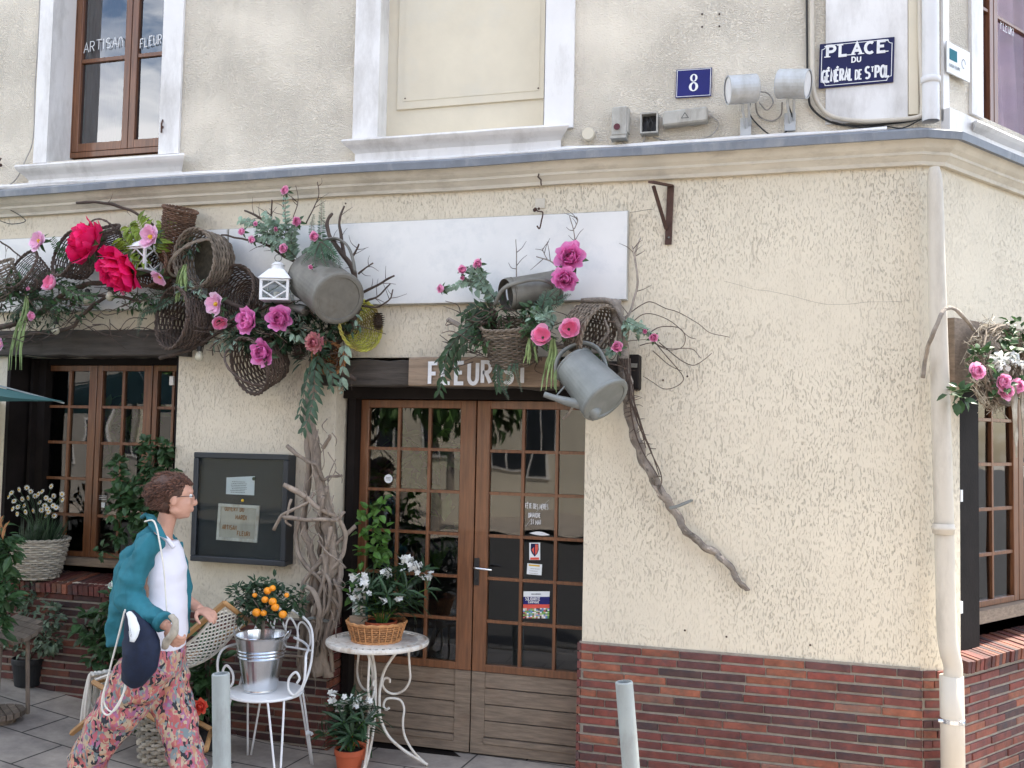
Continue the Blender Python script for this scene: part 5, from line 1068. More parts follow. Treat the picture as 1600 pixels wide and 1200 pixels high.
for pts in ([(983, 490), (1003, 476), (1018, 472), (1040, 482), (1060, 488), (1090, 505), (1110, 520), (1140, 527)], [(1015, 520), (1032, 511), (1060, 512), (1071, 527), (1065, 543), (1045, 547), (1028, 540)], [(1018, 528), (1040, 555), (1060, 578), (1068, 592), (1058, 603), (1038, 608), (1018, 596), (1005, 588)],
            [(1030, 535), (1060, 560), (1082, 571), (1100, 562), (1112, 552)], [(1020, 548), (1045, 570), (1066, 580)], [(1000, 540), (1020, 536), (1045, 545), (1080, 545), (1095, 560)], [(985, 505), (1010, 490), (1045, 500), (1075, 525), (1088, 530)]):
    branch([(x, y, -.07) for x, y in pts], .0028, .0016, mb=a, lump=.1, seg=4)
a.build('tendrils', 'twig', t)
# ------------------------------------------------------------------ baskets
def B3(px, py, y): return W(px, py, y)
def pm(px_, p): return px_*(p-CAM).dot(cf)/FPX
def bk(label, px, py, y, d, rt, rb, h, rows, m, **k):
    p = B3(px, py, y); kk = pm(1, p); return basket('wicker_basket', label, p, d, rt*kk, rb*kk, h*kk, rows, m, **k)
bk('open dark wire basket at the far left end of the flowers', 10, 462, -.2, (-.2, -.6, .8), 36, 24, 44, 7, 'willow_grey', gap=.45, stakes=14)
bk('round open brown basket beside the pale pink anemone, at left', 64, 440, -.15, (-.3, -.8, .4), 33, 22, 34, 9, 'willow_dark', gap=.5, stakes=14)
bk('dark basket lying open behind the hot pink peonies', 140, 412, -.12, (-.4, -.9, .25), 36, 26, 40, 9, 'willow_dark', gap=.7)
bk('small dark handled basket just above the hot pink peonies', 172, 395, -.08, (-.1, -.5, .9), 26, 22, 36, 8, 'willow_dark', handle=(.08, .005), gap=.75)
bk('narrow upright brown basket sticking up left of the mossy basket', 268, 410, -.1, (.3, -.2, 1), 24, 18, 84, 17, 'willow_brown', gap=.8, sx=1)
bk('reddish brown basket lying under the lime green leaves', 262, 430, -.08, (-.2, -.9, .2), 30, 24, 34, 9, 'willow_brown', gap=.8)
bk('round mossy basket with its open mouth facing the street', 340, 408, -.10, (-.28, -1, -.08), 44, 38, 46, 10, 'willow_grey', gap=.9, inside='moss', handle=(.15, .007), spin=.6)
bk('dark tangled nest basket above the right edge of the shop window', 318, 505, -.10, (-.5, -1, .05), 46, 36, 54, 12, 'willow_dark', gap=.85)
bk('dark oval basket hanging below the magenta peonies, its handle at bottom left', 432, 560, -.1, (-.45, -1, -.35), 43, 30, 52, 12, 'willow_dark', gap=.8, handle=(.13, .006), spin=2.4)
bk('dark shallow basket behind the magenta peonies and the white lantern', 385, 470, -.08, (-.2, -1, .2), 44, 36, 36, 10, 'willow_dark', gap=.8)
bk('yellow green and brown scalloped basket right of the tilted can', 548, 512, -.14, (1, -.55, .1), 38, 18, 26, 12, 'willow_lime', gap=1.05, sx=1, stakes=22, amp=.7)
bk('small ochre basket hidden below the yellow green basket', 520, 555, -.1, (.2, -1, -.3), 24, 18, 24, 8, 'willow_honey', gap=.95)
bk('grey half open basket tipped over, above the hanging watering can', 900, 510, -.2, (.95, -.35, -.35), 44, 34, 44, 10, 'willow_grey', gap=1.0, stakes=20, sx=1)
bk('grey basket pot under the ferns, just above the painted name board', 803, 568, -.16, (-.05, -.35, 1), 42, 34, 62, 13, 'willow_grey', gap=.9, stakes=20)
bk('small dark cone basket left of the fern pot over the door', 762, 520, -.12, (-.1, -.6, .8), 20, 12, 28, 7, 'willow_dark', gap=.9)
# ------------------------------------------------------------------ watering cans
def axis_thing(label, pb, yb_, pt, yt): 
    b_, t_ = W(*pb, yb_), W(*pt, yt); d = t_-b_; return thing('watering_can', label, 'watering can', b_, 'old zinc watering cans', d.normalized().to_track_quat('Z', 'Y')), d.length
def loc_(t, p): return ROOT[t].inverted() @ p
t, L_ = axis_thing('large zinc watering can tilted base outward, beside the white lantern', (530, 467), -.40, (487, 432), -.16); k = pm(1, W(515, 450, -.28))
can_body(t, 40*k, 41*k, max(L_, 84*k), 'zinc')
a = MB(); a.tube(crv([loc_(t, W(*q)) for q in ((492, 392, -.2), (505, 378, -.22), (525, 373, -.24), (541, 382, -.28), (550, 400, -.3), (555, 425, -.3))], 6), .016, 8, flat=.5); a.build('handle', 'zinc', t, smooth=True, local=True)
a = MB(); a.tube(crv([loc_(t, W(*q)) for q in ((478, 486, -.28), (455, 480, -.24), (425, 478, -.2))], 5), lerps([.03, .018], 11), 10); a.build('spout', 'zinc', t, smooth=True, local=True)
t, L_ = axis_thing('zinc watering can lying on its side above the ferns, mouth to the left', (872, 449), -.14, (800, 459), -.28); k = pm(1, W(830, 455, -.2))
can_body(t, 25*k, 27*k, L_, 'zinc')
a = MB(); a.tube(crv([loc_(t, W(*q)) for q in ((773, 476, -.3), (786, 452, -.36), (810, 441, -.38), (840, 436, -.36), (860, 442, -.3), (866, 452, -.26))], 6), .015, 8, flat=.6); a.build('handle', 'zinc', t, smooth=True, local=True)
a = MB(); a.lathe([(24*k, 0), (26*k, .002), (26*k, .03), (24.5*k, .05)], Matrix.Translation(Vector((-.01, 0, L_-.01))) @ Matrix.Rotation(R_(12), 4, 'Y'), 30); a.build('hood', 'zinc', t, local=True)
t, L_ = axis_thing('grey zinc watering can hanging over the door corner with its long spout to the left', (948, 627), -.40, (897, 570), -.30); k = pm(1, W(925, 600, -.34))
can_body(t, 34*k, 41*k, max(L_, 76*k), 'zinc_grey')
a = MB(); a.tube(crv([loc_(t, W(*q)) for q in ((932, 648, -.38), (912, 634, -.42), (885, 627, -.44), (865, 621, -.45), (850, 616, -.46))], 5), lerps([.042, .03, .024, .017, .016], 21), 12, flat=1); a.build('spout', 'zinc_grey', t, smooth=True, local=True)
a = MB(); a.tube([loc_(t, W(868, 620, -.44)), loc_(t, W(882, 604, -.4))], .005, 5); a.build('spout_brace', 'zinc_grey', t, local=True)
a = MB(); a.tube(crv([loc_(t, W(*q)) for q in ((872, 592, -.36), (869, 572, -.38), (876, 553, -.38), (893, 541, -.36), (915, 536, -.34), (934, 545, -.33), (945, 565, -.33), (950, 592, -.34)) ], 6), .014, 8, flat=.55); a.build('handle', 'zinc_grey', t, smooth=True, local=True)
# ------------------------------------------------------------------ lanterns
def lantern(label, px, py, y, w, h, yaw, ringh=.035):
    p = W(px, py, y); k = pm(1, p); w *= k; h *= k; t = thing('lantern', label, 'lantern', p-Vector((0, 0, h/2)), None, Quaternion((0, 0, 1), yaw)); a = MB(); s_ = w/2
    a.box(-s_, s_, -s_, s_, 0, .012); a.box(-s_, s_, -s_, s_, h-.012, h)
    for x in (-1, 1):
        for y_ in (-1, 1): a.obox((x*(s_-.008), y_*(s_-.008), h/2), (.008, 0, 0), (0, .008, 0), (0, 0, h/2-.0125))
    for r_ in range(4):
        q = Quaternion((0, 0, 1), r_*math.pi/2); m_ = s_-.006
        for (x0, z0, x1, z1) in ((-m_, h*.5, 0, h-.012), (0, h-.012, m_, h*.5), (m_, h*.5, 0, .012), (0, .012, -m_, h*.5)): a.tube([q @ Vector((x0, -m_, z0)), q @ Vector((x1, -m_, z1))], .005, 4)
    a.build('frame', 'iron_white', t, local=True)
    a = MB(); v = [(-s_*1.12, -s_*1.12, h+.002), (s_*1.12, -s_*1.12, h+.002), (s_*1.12, s_*1.12, h+.002), (-s_*1.12, s_*1.12, h+.002), (-s_*.5, -s_*.5, h+s_*.75), (s_*.5, -s_*.5, h+s_*.75), (s_*.5, s_*.5, h+s_*.75), (-s_*.5, s_*.5, h+s_*.75)]
    a.hexa(v); a.lathe([(s_*.45, h+s_*.75), (s_*.42, h+s_*1.05), (s_*.5, h+s_*1.07), (s_*.2, h+s_*1.3), (0, h+s_*1.35)], None, 14); a.build('roof', 'iron_white', t, local=True)
    a = MB(); a.tube([(ringh*.6*math.cos(i*.42), 0, h+s_*1.35+ringh*.6+ringh*.6*math.sin(i*.42)) for i in range(15)], .003, 5, closed=True); a.build('ring', 'zinc_grey', t, local=True)
    a = MB(); a.box(-s_+.014, s_-.014, -s_+.012, s_-.012, .014, h-.014); a.build('glass', 'glass_clear', t, local=True)
    a = MB(); a.lathe([(0, .015), (.02, .015), (.02, h*.45), (0, h*.45)], None, 12); a.build('candle', 'iron_cream', t, local=True)
lantern('white lantern with diamond frames beside the tilted watering can', 433, 455, -.28, 45, 33, R_(18)); lantern('white lantern half hidden behind hot pink peonies and lime leaves', 226, 407, -.2, 40, 36, R_(-8))
# pine cones and bulbs
def cone(label, px, py, y, r):
    p = W(px, py, y); R0 = pm(r, p); a = MB()
    for j in range(9):
        z = -R0+2*R0*j/8; rr = R0*math.sqrt(max(.05, 1-(z/R0)**2))*.8
        for k in range(9): an = k*.698+j*.35; a.tone(rnd.uniform(.6, 1.2)); d = Vector((math.cos(an), math.sin(an), .5)); a.leaf(p+Vector((math.cos(an)*rr*.5, math.sin(an)*rr*.5, z)), d, (0, 0, 1), R0*.6, R0*.5, .1, .1)
    a.ball(p, R0*.62, 8, 6); single(a, 'pine_cone', 'willow_dark', label, 'pine cone', p)
cone('dark pine cone at the right edge beside yellow green basket', 591, 504, -.16, 12); cone('dark pine cone left of the dusty pink chrysanthemum', 468, 548, -.2, 15)
for px, py, lb in ((87, 516, 'clear bulb hanging under the left vine tangle before the dark beam'), (136, 471, 'clear bulb under the left hot pink peony'), (172, 464, 'clear bulb under the right hot pink peony'), (226, 478, 'clear bulb beside the fern left of the nest basket'), (311, 558, 'clear bulb at the right corner of the shop window beam')):
    p = W(px, py, -.2); t = thing('light_bulb', lb, 'light bulb', p, 'festoon bulbs along the vine'); r = pm(7, p)
    a = MB(); a.lathe([(0, -r), (r*.6, -r*.8), (r, -r*.1), (r*.85, r*.6), (r*.5, r*1.2), (r*.45, r*1.4)], Matrix.Translation(p), 14); a.build('glass', 'bulb', t, smooth=True)
    a = MB(); a.lathe([(r*.55, r*1.3), (r*.6, r*2.6), (r*.2, r*2.9), (0, r*2.9)], Matrix.Translation(p), 10); a.build('socket', 'black_plastic', t)
# ------------------------------------------------------------------ greenery on the garland
def plant(name, label, cat, specs, lmat, smat='twig', group=None):
    lm, sm = MB(), MB(); first = None
    for s_ in specs:
        kind = s_[0]
        if kind == 's': pts = wp(s_[1]); first = first or pts[0]; spray(lm, sm, pts, *s_[2], **(s_[3] if len(s_) > 3 else {}))
        else: c = W(*s_[1]); first = first or c; clump(lm, c, s_[2], s_[3], s_[4], s_[5], sm=sm)
    return plantthing(name, label, cat, first, lm, lmat, sm, smat, group)
FE = dict(ang=72, taper=.75, jit=.06, droop=.0, fold=.05)
def fr(x0, y0, x1, y1, x2, y2, y=-.26, L=.05, w=.011, st=.0085): return ('s', [(x0, y0, y+.04), (x1, y1, y), (x2, y2, y)], (L, w, st), FE)
plant('fern', 'green fern fronds standing up and drooping behind tilted watering can', 'fern', [fr(500, 395, 502, 350, 503, 312, -.2, .055), fr(498, 395, 487, 360, 490, 335, -.2, .045), fr(505, 390, 530, 408, 530, 420, -.36, .05), fr(500, 380, 505, 400, 512, 422, -.4, .06), fr(500, 380, 485, 395, 470, 412, -.36, .05), fr(502, 378, 520, 395, 522, 418, -.4, .05), fr(500, 378, 492, 400, 494, 418, -.4, .05)], 'fern')
plant('fern', 'dark fern fronds under the right hot pink peony, below the mossy basket', 'fern', [fr(272, 455, 240, 466, 196, 455, -.24, .05), fr(275, 455, 255, 475, 222, 490, -.24, .05), fr(250, 480, 222, 490, 214, 525, -.24, .045), fr(280, 450, 260, 458, 230, 452, -.2, .05)], 'leaf_teal')
plant('fern', 'dark feathery fern at the far left end of the garland', 'fern', [fr(60, 450, 40, 460, -10, 470, -.26, .06), fr(60, 455, 30, 480, 5, 510, -.26, .06), fr(70, 440, 55, 425, 30, 410, -.24, .05), fr(70, 465, 85, 490, 70, 520, -.26, .05), fr(40, 450, 15, 440, -10, 432, -.26, .05), fr(40, 470, 50, 500, 35, 530, -.26, .05)], 'leaf_dark')
plant('fern', 'blue green fern lying over the right watering can, below magenta peonies', 'fern', [fr(845, 480, 860, 462, 873, 450, -.36, .07), fr(842, 485, 862, 478, 880, 470, -.34, .06), fr(845, 490, 850, 470, 855, 452, -.36, .07), fr(805, 530, 800, 570, 788, 610, -.3, .05, .012), fr(788, 560, 780, 590, 795, 625, -.3, .035), fr(805, 535, 806, 575, 815, 612, -.3, .03), fr(870, 470, 885, 462, 892, 460, -.3, .04)], 'leaf_teal')
plant('leaf_spray', 'lime green palmate leaves behind the pale anemone near white lantern', 'foliage', [('s', [(235, 400, -.2), (225, 370, -.24), (215, 345, -.24)], (.11, .034, .02), dict(ang=50, taper=.2)), ('s', [(240, 395, -.2), (250, 370, -.22), (255, 348, -.2)], (.11, .034, .02), dict(ang=45, taper=.2)), ('s', [(235, 400, -.2), (215, 395, -.26), (192, 372, -.28)], (.11, .034, .02), dict(ang=50, taper=.2)), ('s', [(232, 400, -.2), (212, 378, -.26), (200, 352, -.24)], (.10, .032, .02), dict(ang=45, taper=.2)), ('s', [(232, 402, -.22), (222, 408, -.28), (205, 408, -.3)], (.08, .022, .02), dict(ang=45, taper=.2))], 'leaf_lime')
plant('leaf_spray', 'green leaves fanning behind pale pink flower at left of hot pink peonies', 'foliage', [('s', [(110, 400, -.2), (92, 390, -.22), (80, 372, -.22)], (.06, .02, .014), dict(ang=50)), ('s', [(105, 420, -.2), (88, 425, -.24), (72, 428, -.24)], (.06, .02, .014), dict(ang=50))], 'leaf_mid')
SG = dict(ang=50, taper=.3, jit=.35, droop=.1, fold=.25)
plant('sage_spray', 'silvery sage leaf sprays carrying small pink roses above the lantern', 'foliage', [('s', [(465, 405, -.2), (430, 372, -.24), (400, 350, -.24), (375, 345, -.24)], (.055, .036, .016), SG), ('s', [(460, 400, -.2), (455, 372, -.26), (462, 350, -.26)], (.055, .034, .016), SG), ('s', [(462, 402, -.22), (440, 380, -.28), (410, 372, -.28), (392, 374, -.26)], (.05, .034, .016), SG), ('s', [(470, 400, -.2), (490, 385, -.28), (492, 372, -.3)], (.05, .03, .015), SG),
    ('s', [(462, 395, -.2), (448, 355, -.24), (446, 325, -.24), (447, 302, -.24)], (.042, .024, .028), SG), ('s', [(445, 365, -.24), (420, 345, -.26), (412, 335, -.24)], (.05, .034, .014), SG), ('c', (432, 362, -.26), (.13, .05, .09), 70, .05, .034)], 'leaf_sage')
plant('sage_spray', 'silvery sage leaves with small pink roses left of horizontal watering can', 'foliage', [('s', [(775, 470, -.2), (755, 445, -.24), (742, 425, -.24), (735, 418, -.24)], (.05, .034, .014), SG), ('s', [(765, 450, -.2), (735, 440, -.24), (708, 448, -.24), (696, 452, -.24)], (.045, .03, .015), SG), ('c', (745, 440, -.24), (.07, .04, .05), 34, .045, .032)], 'leaf_sage')
plant('sage_spray', 'silvery sage leaves with small pink roses beside the bare branch at right', 'foliage', [('s', [(975, 500, -.2), (990, 508, -.24), (1010, 518, -.22), (1022, 526, -.2)], (.045, .03, .015), SG), ('s', [(960, 545, -.24), (952, 552, -.28), (950, 556, -.28)], (.04, .028, .012), SG), ('c', (988, 512, -.22), (.05, .04, .06), 30, .045, .03)], 'leaf_sage')
plant('sage_spray', 'pale green leaf clump between the two tulip pink flowers above door', 'foliage', [('c', (842, 500, -.34), (.10, .05, .06), 60, .05, .028), ('s', [(870, 505, -.34), (850, 495, -.36), (835, 485, -.36)], (.05, .03, .012), SG)], 'leaf_sage')
plant('leaf_spray', 'soft fern green leaves hanging at the left of the tulip pink flower', 'foliage', [fr(845, 498, 830, 505, 812, 520, -.36, .06, .02, .014), fr(840, 500, 822, 515, 815, 528, -.36, .05, .018, .014), ('c', (830, 510, -.34), (.06, .03, .05), 40, .045, .022)], 'leaf_mid')
plant('leaf_spray', 'dark glossy leaves around the magenta peonies left of the trunk', 'foliage', [('c', (412, 520, -.22), (.22, .07, .11), 230, .075, .028), ('c', (450, 490, -.22), (.14, .06, .08), 90, .07, .028), ('c', (505, 520, -.2), (.18, .07, .11), 150, .07, .022)], 'leaf_dark')
plant('leaf_spray', 'dusty dark leaves among the twigs around the dusty chrysanthemum', 'foliage', [('c', (530, 500, -.18), (.13, .06, .1), 90, .06, .018), ('c', (490, 560, -.2), (.1, .05, .08), 60, .07, .02)], 'leaf_teal')
EU = dict(ang=42, taper=.25, jit=.2, droop=.25, fold=.1)
plant('trailing_leaves', 'long blue green leaves trailing down the top of the vine trunk', 'foliage', [('s', [(500, 545, -.2), (492, 580, -.24), (490, 620, -.26), (480, 660, -.26), (472, 675, -.26)], (.10, .032, .045), EU), ('s', [(490, 560, -.2), (478, 600, -.24), (468, 650, -.24)], (.09, .03, .05), EU), ('s', [(505, 560, -.2), (520, 590, -.24), (515, 610, -.24)], (.085, .03, .04), EU)], 'leaf_teal')
plant('trailing_leaves', 'eucalyptus strand ending in pale buds, left of the door beam', 'foliage', [('s', [(536, 525, -.24), (538, 550, -.28), (536, 575, -.28), (535, 600, -.28)], (.08, .032, .065), dict(ang=38, taper=.1, jit=.15, droop=.3, fold=.1)), ('c', (533, 606, -.28), (.018, .014, .03), 26, .015, .008)], 'leaf_sage')
plant('trailing_leaves', 'dark pointed leaves trailing at the left over the painted name board', 'foliage', [('s', [(775, 500, -.2), (740, 505, -.26), (718, 530, -.28), (690, 560, -.28)], (.09, .03, .034), EU), ('s', [(770, 510, -.2), (735, 530, -.28), (712, 552, -.28), (708, 575, -.28)], (.08, .024, .022), EU), ('s', [(765, 515, -.2), (725, 520, -.28), (700, 550, -.3), (690, 600, -.3), (684, 618, -.3)], (.085, .03, .04), EU), ('s', [(770, 490, -.18), (745, 480, -.22), (722, 492, -.22)], (.08, .02, .016), EU), ('s', [(780, 560, -.28), (776, 590, -.3), (778, 610, -.3)], (.05, .018, .018), EU)], 'leaf_dark')
plant('leaf_spray', 'fresh green leaves in the tangle at the mouth of the lying can', 'foliage', [('c', (780, 484, -.22), (.13, .05, .05), 60, .06, .018), ('c', (832, 482, -.34), (.05, .03, .03), 30, .05, .024)], 'leaf_mid')
plant('leaf_spray', 'small dark leaves filling the left end of the vine tangle', 'foliage', [('c', (30, 470, -.2), (.22, .07, .13), 170, .045, .015), ('c', (110, 455, -.2), (.2, .06, .1), 120, .04, .014), ('c', (75, 500, -.2), (.1, .05, .07), 60, .04, .014)], 'leaf_dark')
plant('leaf_spray', 'green leaves around the two pale anemones right of the nest basket', 'foliage', [('c', (370, 512, -.2), (.12, .05, .07), 80, .05, .018), ('c', (295, 385, -.2), (.05, .03, .07), 40, .045, .02)], 'leaf_teal')
plant('leaf_spray', 'soft mid green leaves woven all through the left vine tangle', 'foliage', [('c', (100, 480, -.26), (.28, .05, .07), 110, .055, .018), ('c', (215, 470, -.24), (.2, .05, .06), 70, .05, .016), ('c', (20, 445, -.28), (.12, .04, .08), 60, .06, .02), ('s', [(90, 440, -.28), (120, 460, -.32), (150, 462, -.32)], (.06, .02, .02), SG)], 'leaf_mid')
plant('leaf_spray', 'soft sage green leaves woven between basket and anemones at centre', 'foliage', [('c', (360, 530, -.26), (.14, .05, .05), 60, .055, .024), ('c', (465, 515, -.28), (.12, .04, .06), 50, .055, .022), ('c', (300, 455, -.26), (.1, .04, .05), 40, .05, .02), ('c', (545, 490, -.24), (.08, .04, .06), 36, .05, .018)], 'leaf_sage')
plant('leaf_spray', 'mid green leaves tumbling over the fern pot beside the lying can', 'foliage', [('c', (770, 525, -.28), (.14, .05, .06), 80, .055, .02), ('c', (745, 500, -.24), (.1, .04, .05), 50, .05, .018), ('c', (925, 560, -.26), (.08, .04, .05), 34, .05, .018)], 'leaf_mid')
def tassels(label, pts, n, y):
    a = MB(); first = W(*pts[0], y)
    for _ in range(n):
        dx = rnd.uniform(-11, 11); f = rnd.uniform(.55, 1); m_ = max(2, int(len(pts)*f)); q = [W(p[0]+dx*(i/(len(pts)-1)+.3), p[1]+rnd.uniform(-3, 3), y+rnd.uniform(-.03, .02)) for i, p in enumerate(pts[:m_+1])]
        c = crv(q, 7); a.tone(rnd.uniform(.75, 1.3)); a.tube(c, lerps([.0025, .0055, .006, .005, .002], len(c)), 5, lump=1.2)
    single(a, 'amaranth_tassel', 'amaranth', label, 'hanging plant', first)
tassels('pale green tassels hanging at far left in front of the dark beam', [(42, 465), (40, 490), (33, 515), (27, 545), (25, 576)], 13, -.28)
tassels('pale green tassels hanging beside the left rim of the mossy basket', [(288, 415), (284, 430), (282, 448), (278, 470)], 11, -.26)
tassels('pale green tassels hanging below the tulip pink flower over the name board', [(864, 530), (864, 555), (860, 580), (858, 610)], 12, -.36)
tassels('short green tassels just left of the tulip pink flower', [(828, 530), (828, 548), (826, 566)], 5, -.34)
# ------------------------------------------------------------------ flowers
A_ = 'artificial flowers on the vine garland'
F_ = [('hot', 'huge hot pink ruffled peony, the upper left of the two', 136, 378, -.34, 30, (-.7, -.5, .35)), ('hot', 'huge hot pink ruffled peony, the lower right of the two', 187, 422, -.38, 31, (-.35, -.7, -.55)),
 ('pale', 'pale pink anemone at the upper far left of the garland', 61, 377, -.28, 15, (-.3, -1, .2)), ('pale', 'pale pink anemone on the lime green leaves', 235, 370, -.34, 17, (-.2, -1, .1)), ('pale', 'pale pink anemone drooping right of white half hidden lantern', 250, 433, -.32, 13, (-.3, -.7, -.7)),
 ('tulip', 'light pink open flower below the round brown basket at left', 80, 443, -.3, 15, (-.3, -1, .3)), ('pink', 'small pink rose low on the left over pale green tassels', 51, 494, -.3, 10, (-.2, -1, -.1)), ('pink', 'tiny pink bud beside the light pink open flower at left', 45, 451, -.3, 5, (0, -1, 0)), ('pink', 'small pink bud under the right hot pink peony', 193, 458, -.3, 4.5, (0, -1, -.5)),
 ('pale', 'pale pink anemone right of nest basket, upper of two', 337, 475, -.32, 16, (-.3, -1, 0)), ('tulip', 'pale pink anemone right of nest basket, lower of two', 343, 503, -.32, 14, (.5, -.7, -.5)),
 ('magenta', 'magenta peony at left below the white lantern', 387, 501, -.34, 21, (-.3, -1, 0)), ('magenta', 'magenta peony directly below the white lantern', 437, 498, -.36, 20, (.1, -1, 0)), ('magenta', 'magenta peony in front of the dark oval hanging basket', 410, 551, -.36, 20, (0, -1, -.1)), ('dusty', 'dusty pink chrysanthemum at the top of the vine trunk', 491, 535, -.34, 18, (0, -1, -.1)),
 ('pink', 'pink rose highest of all, against the cornice', 446, 298, -.24, 10, (0, -1, .2)), ('pink', 'pink rose left of the upright fern', 465, 346, -.28, 11, (0, -1, 0)), ('pink', 'pink rose on the rim of the tilted can', 492, 370, -.34, 11, (0, -1, 0)), ('pink', 'pink rose just above the white lantern ring', 444, 389, -.32, 10.5, (0, -1, 0)), ('pink', 'lower of two pink roses right of the mossy basket', 395, 375, -.28, 9, (-.2, -1, 0)), ('pink', 'upper of two pink roses right of the mossy basket', 379, 362, -.28, 8.5, (-.3, -1, 0)),
 ('pink', 'small pink bud left in the sage leaves above lantern', 400, 350, -.28, 5.5, (0, -1, 0)), ('pink', 'small pink bud centred in the sage leaves above lantern', 432, 358, -.3, 5.5, (0, -1, 0)), ('pink', 'small pink bud hanging on the side of the tilted can', 486, 417, -.44, 5.5, (0, -1, -.4)),
 ('magenta', 'large magenta peony above the lying can, upper of two', 891, 402, -.3, 23, (0, -1, .05)), ('magenta', 'magenta peony above the lying can, lower of two', 883, 436, -.32, 19, (0, -.8, -.4)), ('tulip', 'cup shaped pink flower over the painted name board', 847, 526, -.4, 19, (0, -1, .25)), ('tulip', 'cup shaped pink flower before the tipped grey basket', 889, 514, -.42, 19, (.3, -1, 0)),
 ('pink', 'pink rose at the left end of sprig beside lying can', 690, 451, -.26, 10, (-.6, -1, 0)), ('pink', 'pink rose second from left beside lying can', 723, 422, -.26, 10, (0, -1, .2)), ('pink', 'pink rose at top of sprig beside lying can', 747, 413, -.26, 11, (0, -1, .1)), ('pink', 'tiny pink bud of the sprig beside lying can', 723, 434, -.26, 5.5, (0, -1, -.2)),
 ('pink', 'pink rose beside the handle of the hanging can', 965, 542, -.34, 12.5, (0, -1, 0)), ('pink', 'pink rose at right among thin curling tendrils', 1021, 528, -.24, 10, (.2, -1, 0)), ('pink', 'small pink bud left of the rose among curling tendrils', 1008, 518, -.24, 5.5, (0, -1, 0)), ('pale', 'pale pink petals at far left edge beside dark beam', 1, 537, -.28, 9, (-.3, -1, 0))]
for f_ in F_: flower(*f_, group=A_)
# ------------------------------------------------------------------ wreath on the side wall
def so_(px, py, o=.12): return SW_(px, py, o)
t = thing('willow_wreath', 'grey willow wreath with moss hanging above the side window', 'wreath', so_(1555, 560, .1))
a = MB(); c = so_(1560, 570, .14); ux = SD; uz = Vector((0, 0, 1)); k = pm(1, c)
for q in range(26):
    r0 = rnd.uniform(40, 58)*k; ph = rnd.uniform(0, 6); pts = [c+ux*(r0*1.35*math.cos(i*.3+ph)+.01*math.sin(i*2+q))+uz*(r0*1.15*math.sin(i*.3+ph))+SN*(.05*math.sin(i*.6+q)) for i in range(18)]
    a.tone(rnd.uniform(.7, 1.3)); a.tube(pts, .0045, 5)
a.build('willow_ring', 'willow_grey', t)
a = MB(); 
for _ in range(260): an = rnd.uniform(1.8, 4.9); r0 = rnd.uniform(34, 68)*k; p = c+ux*r0*1.3*math.cos(an)+uz*r0*1.1*math.sin(an); a.tone(rnd.uniform(.7, 1.4)); a.tube([p, p+Vector((rnd.uniform(-1, 1), rnd.uniform(-1, 1), rnd.uniform(-1, 1)))*.03, p+Vector((rnd.uniform(-1, 1), rnd.uniform(-1, 1), rnd.uniform(-1.3, .7)))*.06], .0018, 4)
a.build('dry_moss', 'willow_wash', t)
a = MB(); pts = [so_(1442, 590, .02), so_(1447, 555, .06), so_(1458, 520, .16), so_(1476, 485, .2), so_(1492, 484, .18), so_(1508, 498, .16), so_(1522, 515, .14)]; branch(pts, .012, .009, mb=a, world=True, lump=.4); a.build('bent_branch', 'bark', t, smooth=True)
lm, sm = MB(), MB()
for px, py in ((1590, 515), (1535, 560), (1560, 600), (1590, 610), (1570, 545), (1600, 540), (1500, 615)): clump(lm, so_(px, py, .2), .06, 26, .055, .035)
plantthing('leaf_spray', 'green leaves among the roses of the wreath on the side wall', 'foliage', so_(1570, 560, .2), lm, 'leaf_mid', group=None)
for px, py, r, lb in ((1526, 580, 14, 'pink rose at the left of the side wall wreath'), (1567, 597, 14, 'pink rose low on the side wall wreath, left of its pair'), (1572, 612, 14, 'pink rose lowest on side wall wreath'), (1590, 603, 12, 'pink rose low on the side wall wreath, at right')): flower('rose', lb, px, py, .24, r, SN+Vector((-.3, -.3, 0)), side=True, group='roses on the side wall wreath')
a = MB()
for _ in range(14): a.base_tone = (rnd.uniform(.8, 1), )*3; p = so_(1556+3*_, 562+rnd.uniform(-5, 9), .22); clump(a, p, .020, 8, .030, .024)
single(a, 'hydrangea', 'petal_white', 'white hydrangea head in the side wall wreath', 'flower', so_(1575, 568, .22))
def sidetassel(px0, lb):
    a = MB()
    for g in range(3): q = [so_(px0+g*3-3, 600, .24), so_(px0+g*2, 640, .24), so_(px0+3+g, 680, .24), so_(px0+6, 715, .24)]; c_ = crv(q, 8); a.tube(c_, lerps([.006, .009, .007, .003], len(c_)), 6, lump=1.0)
    single(a, 'amaranth_tassel', 'willow_wash', lb, 'hanging plant', so_(px0, 600, .24))
sidetassel(1583, 'dry straw coloured tassel hanging from the wreath, left one'); sidetassel(1597, 'dry straw coloured tassel hanging from the wreath, at picture edge')
# ================================================================== FURNITURE AND POTTED PLANTS
GZ = -.065
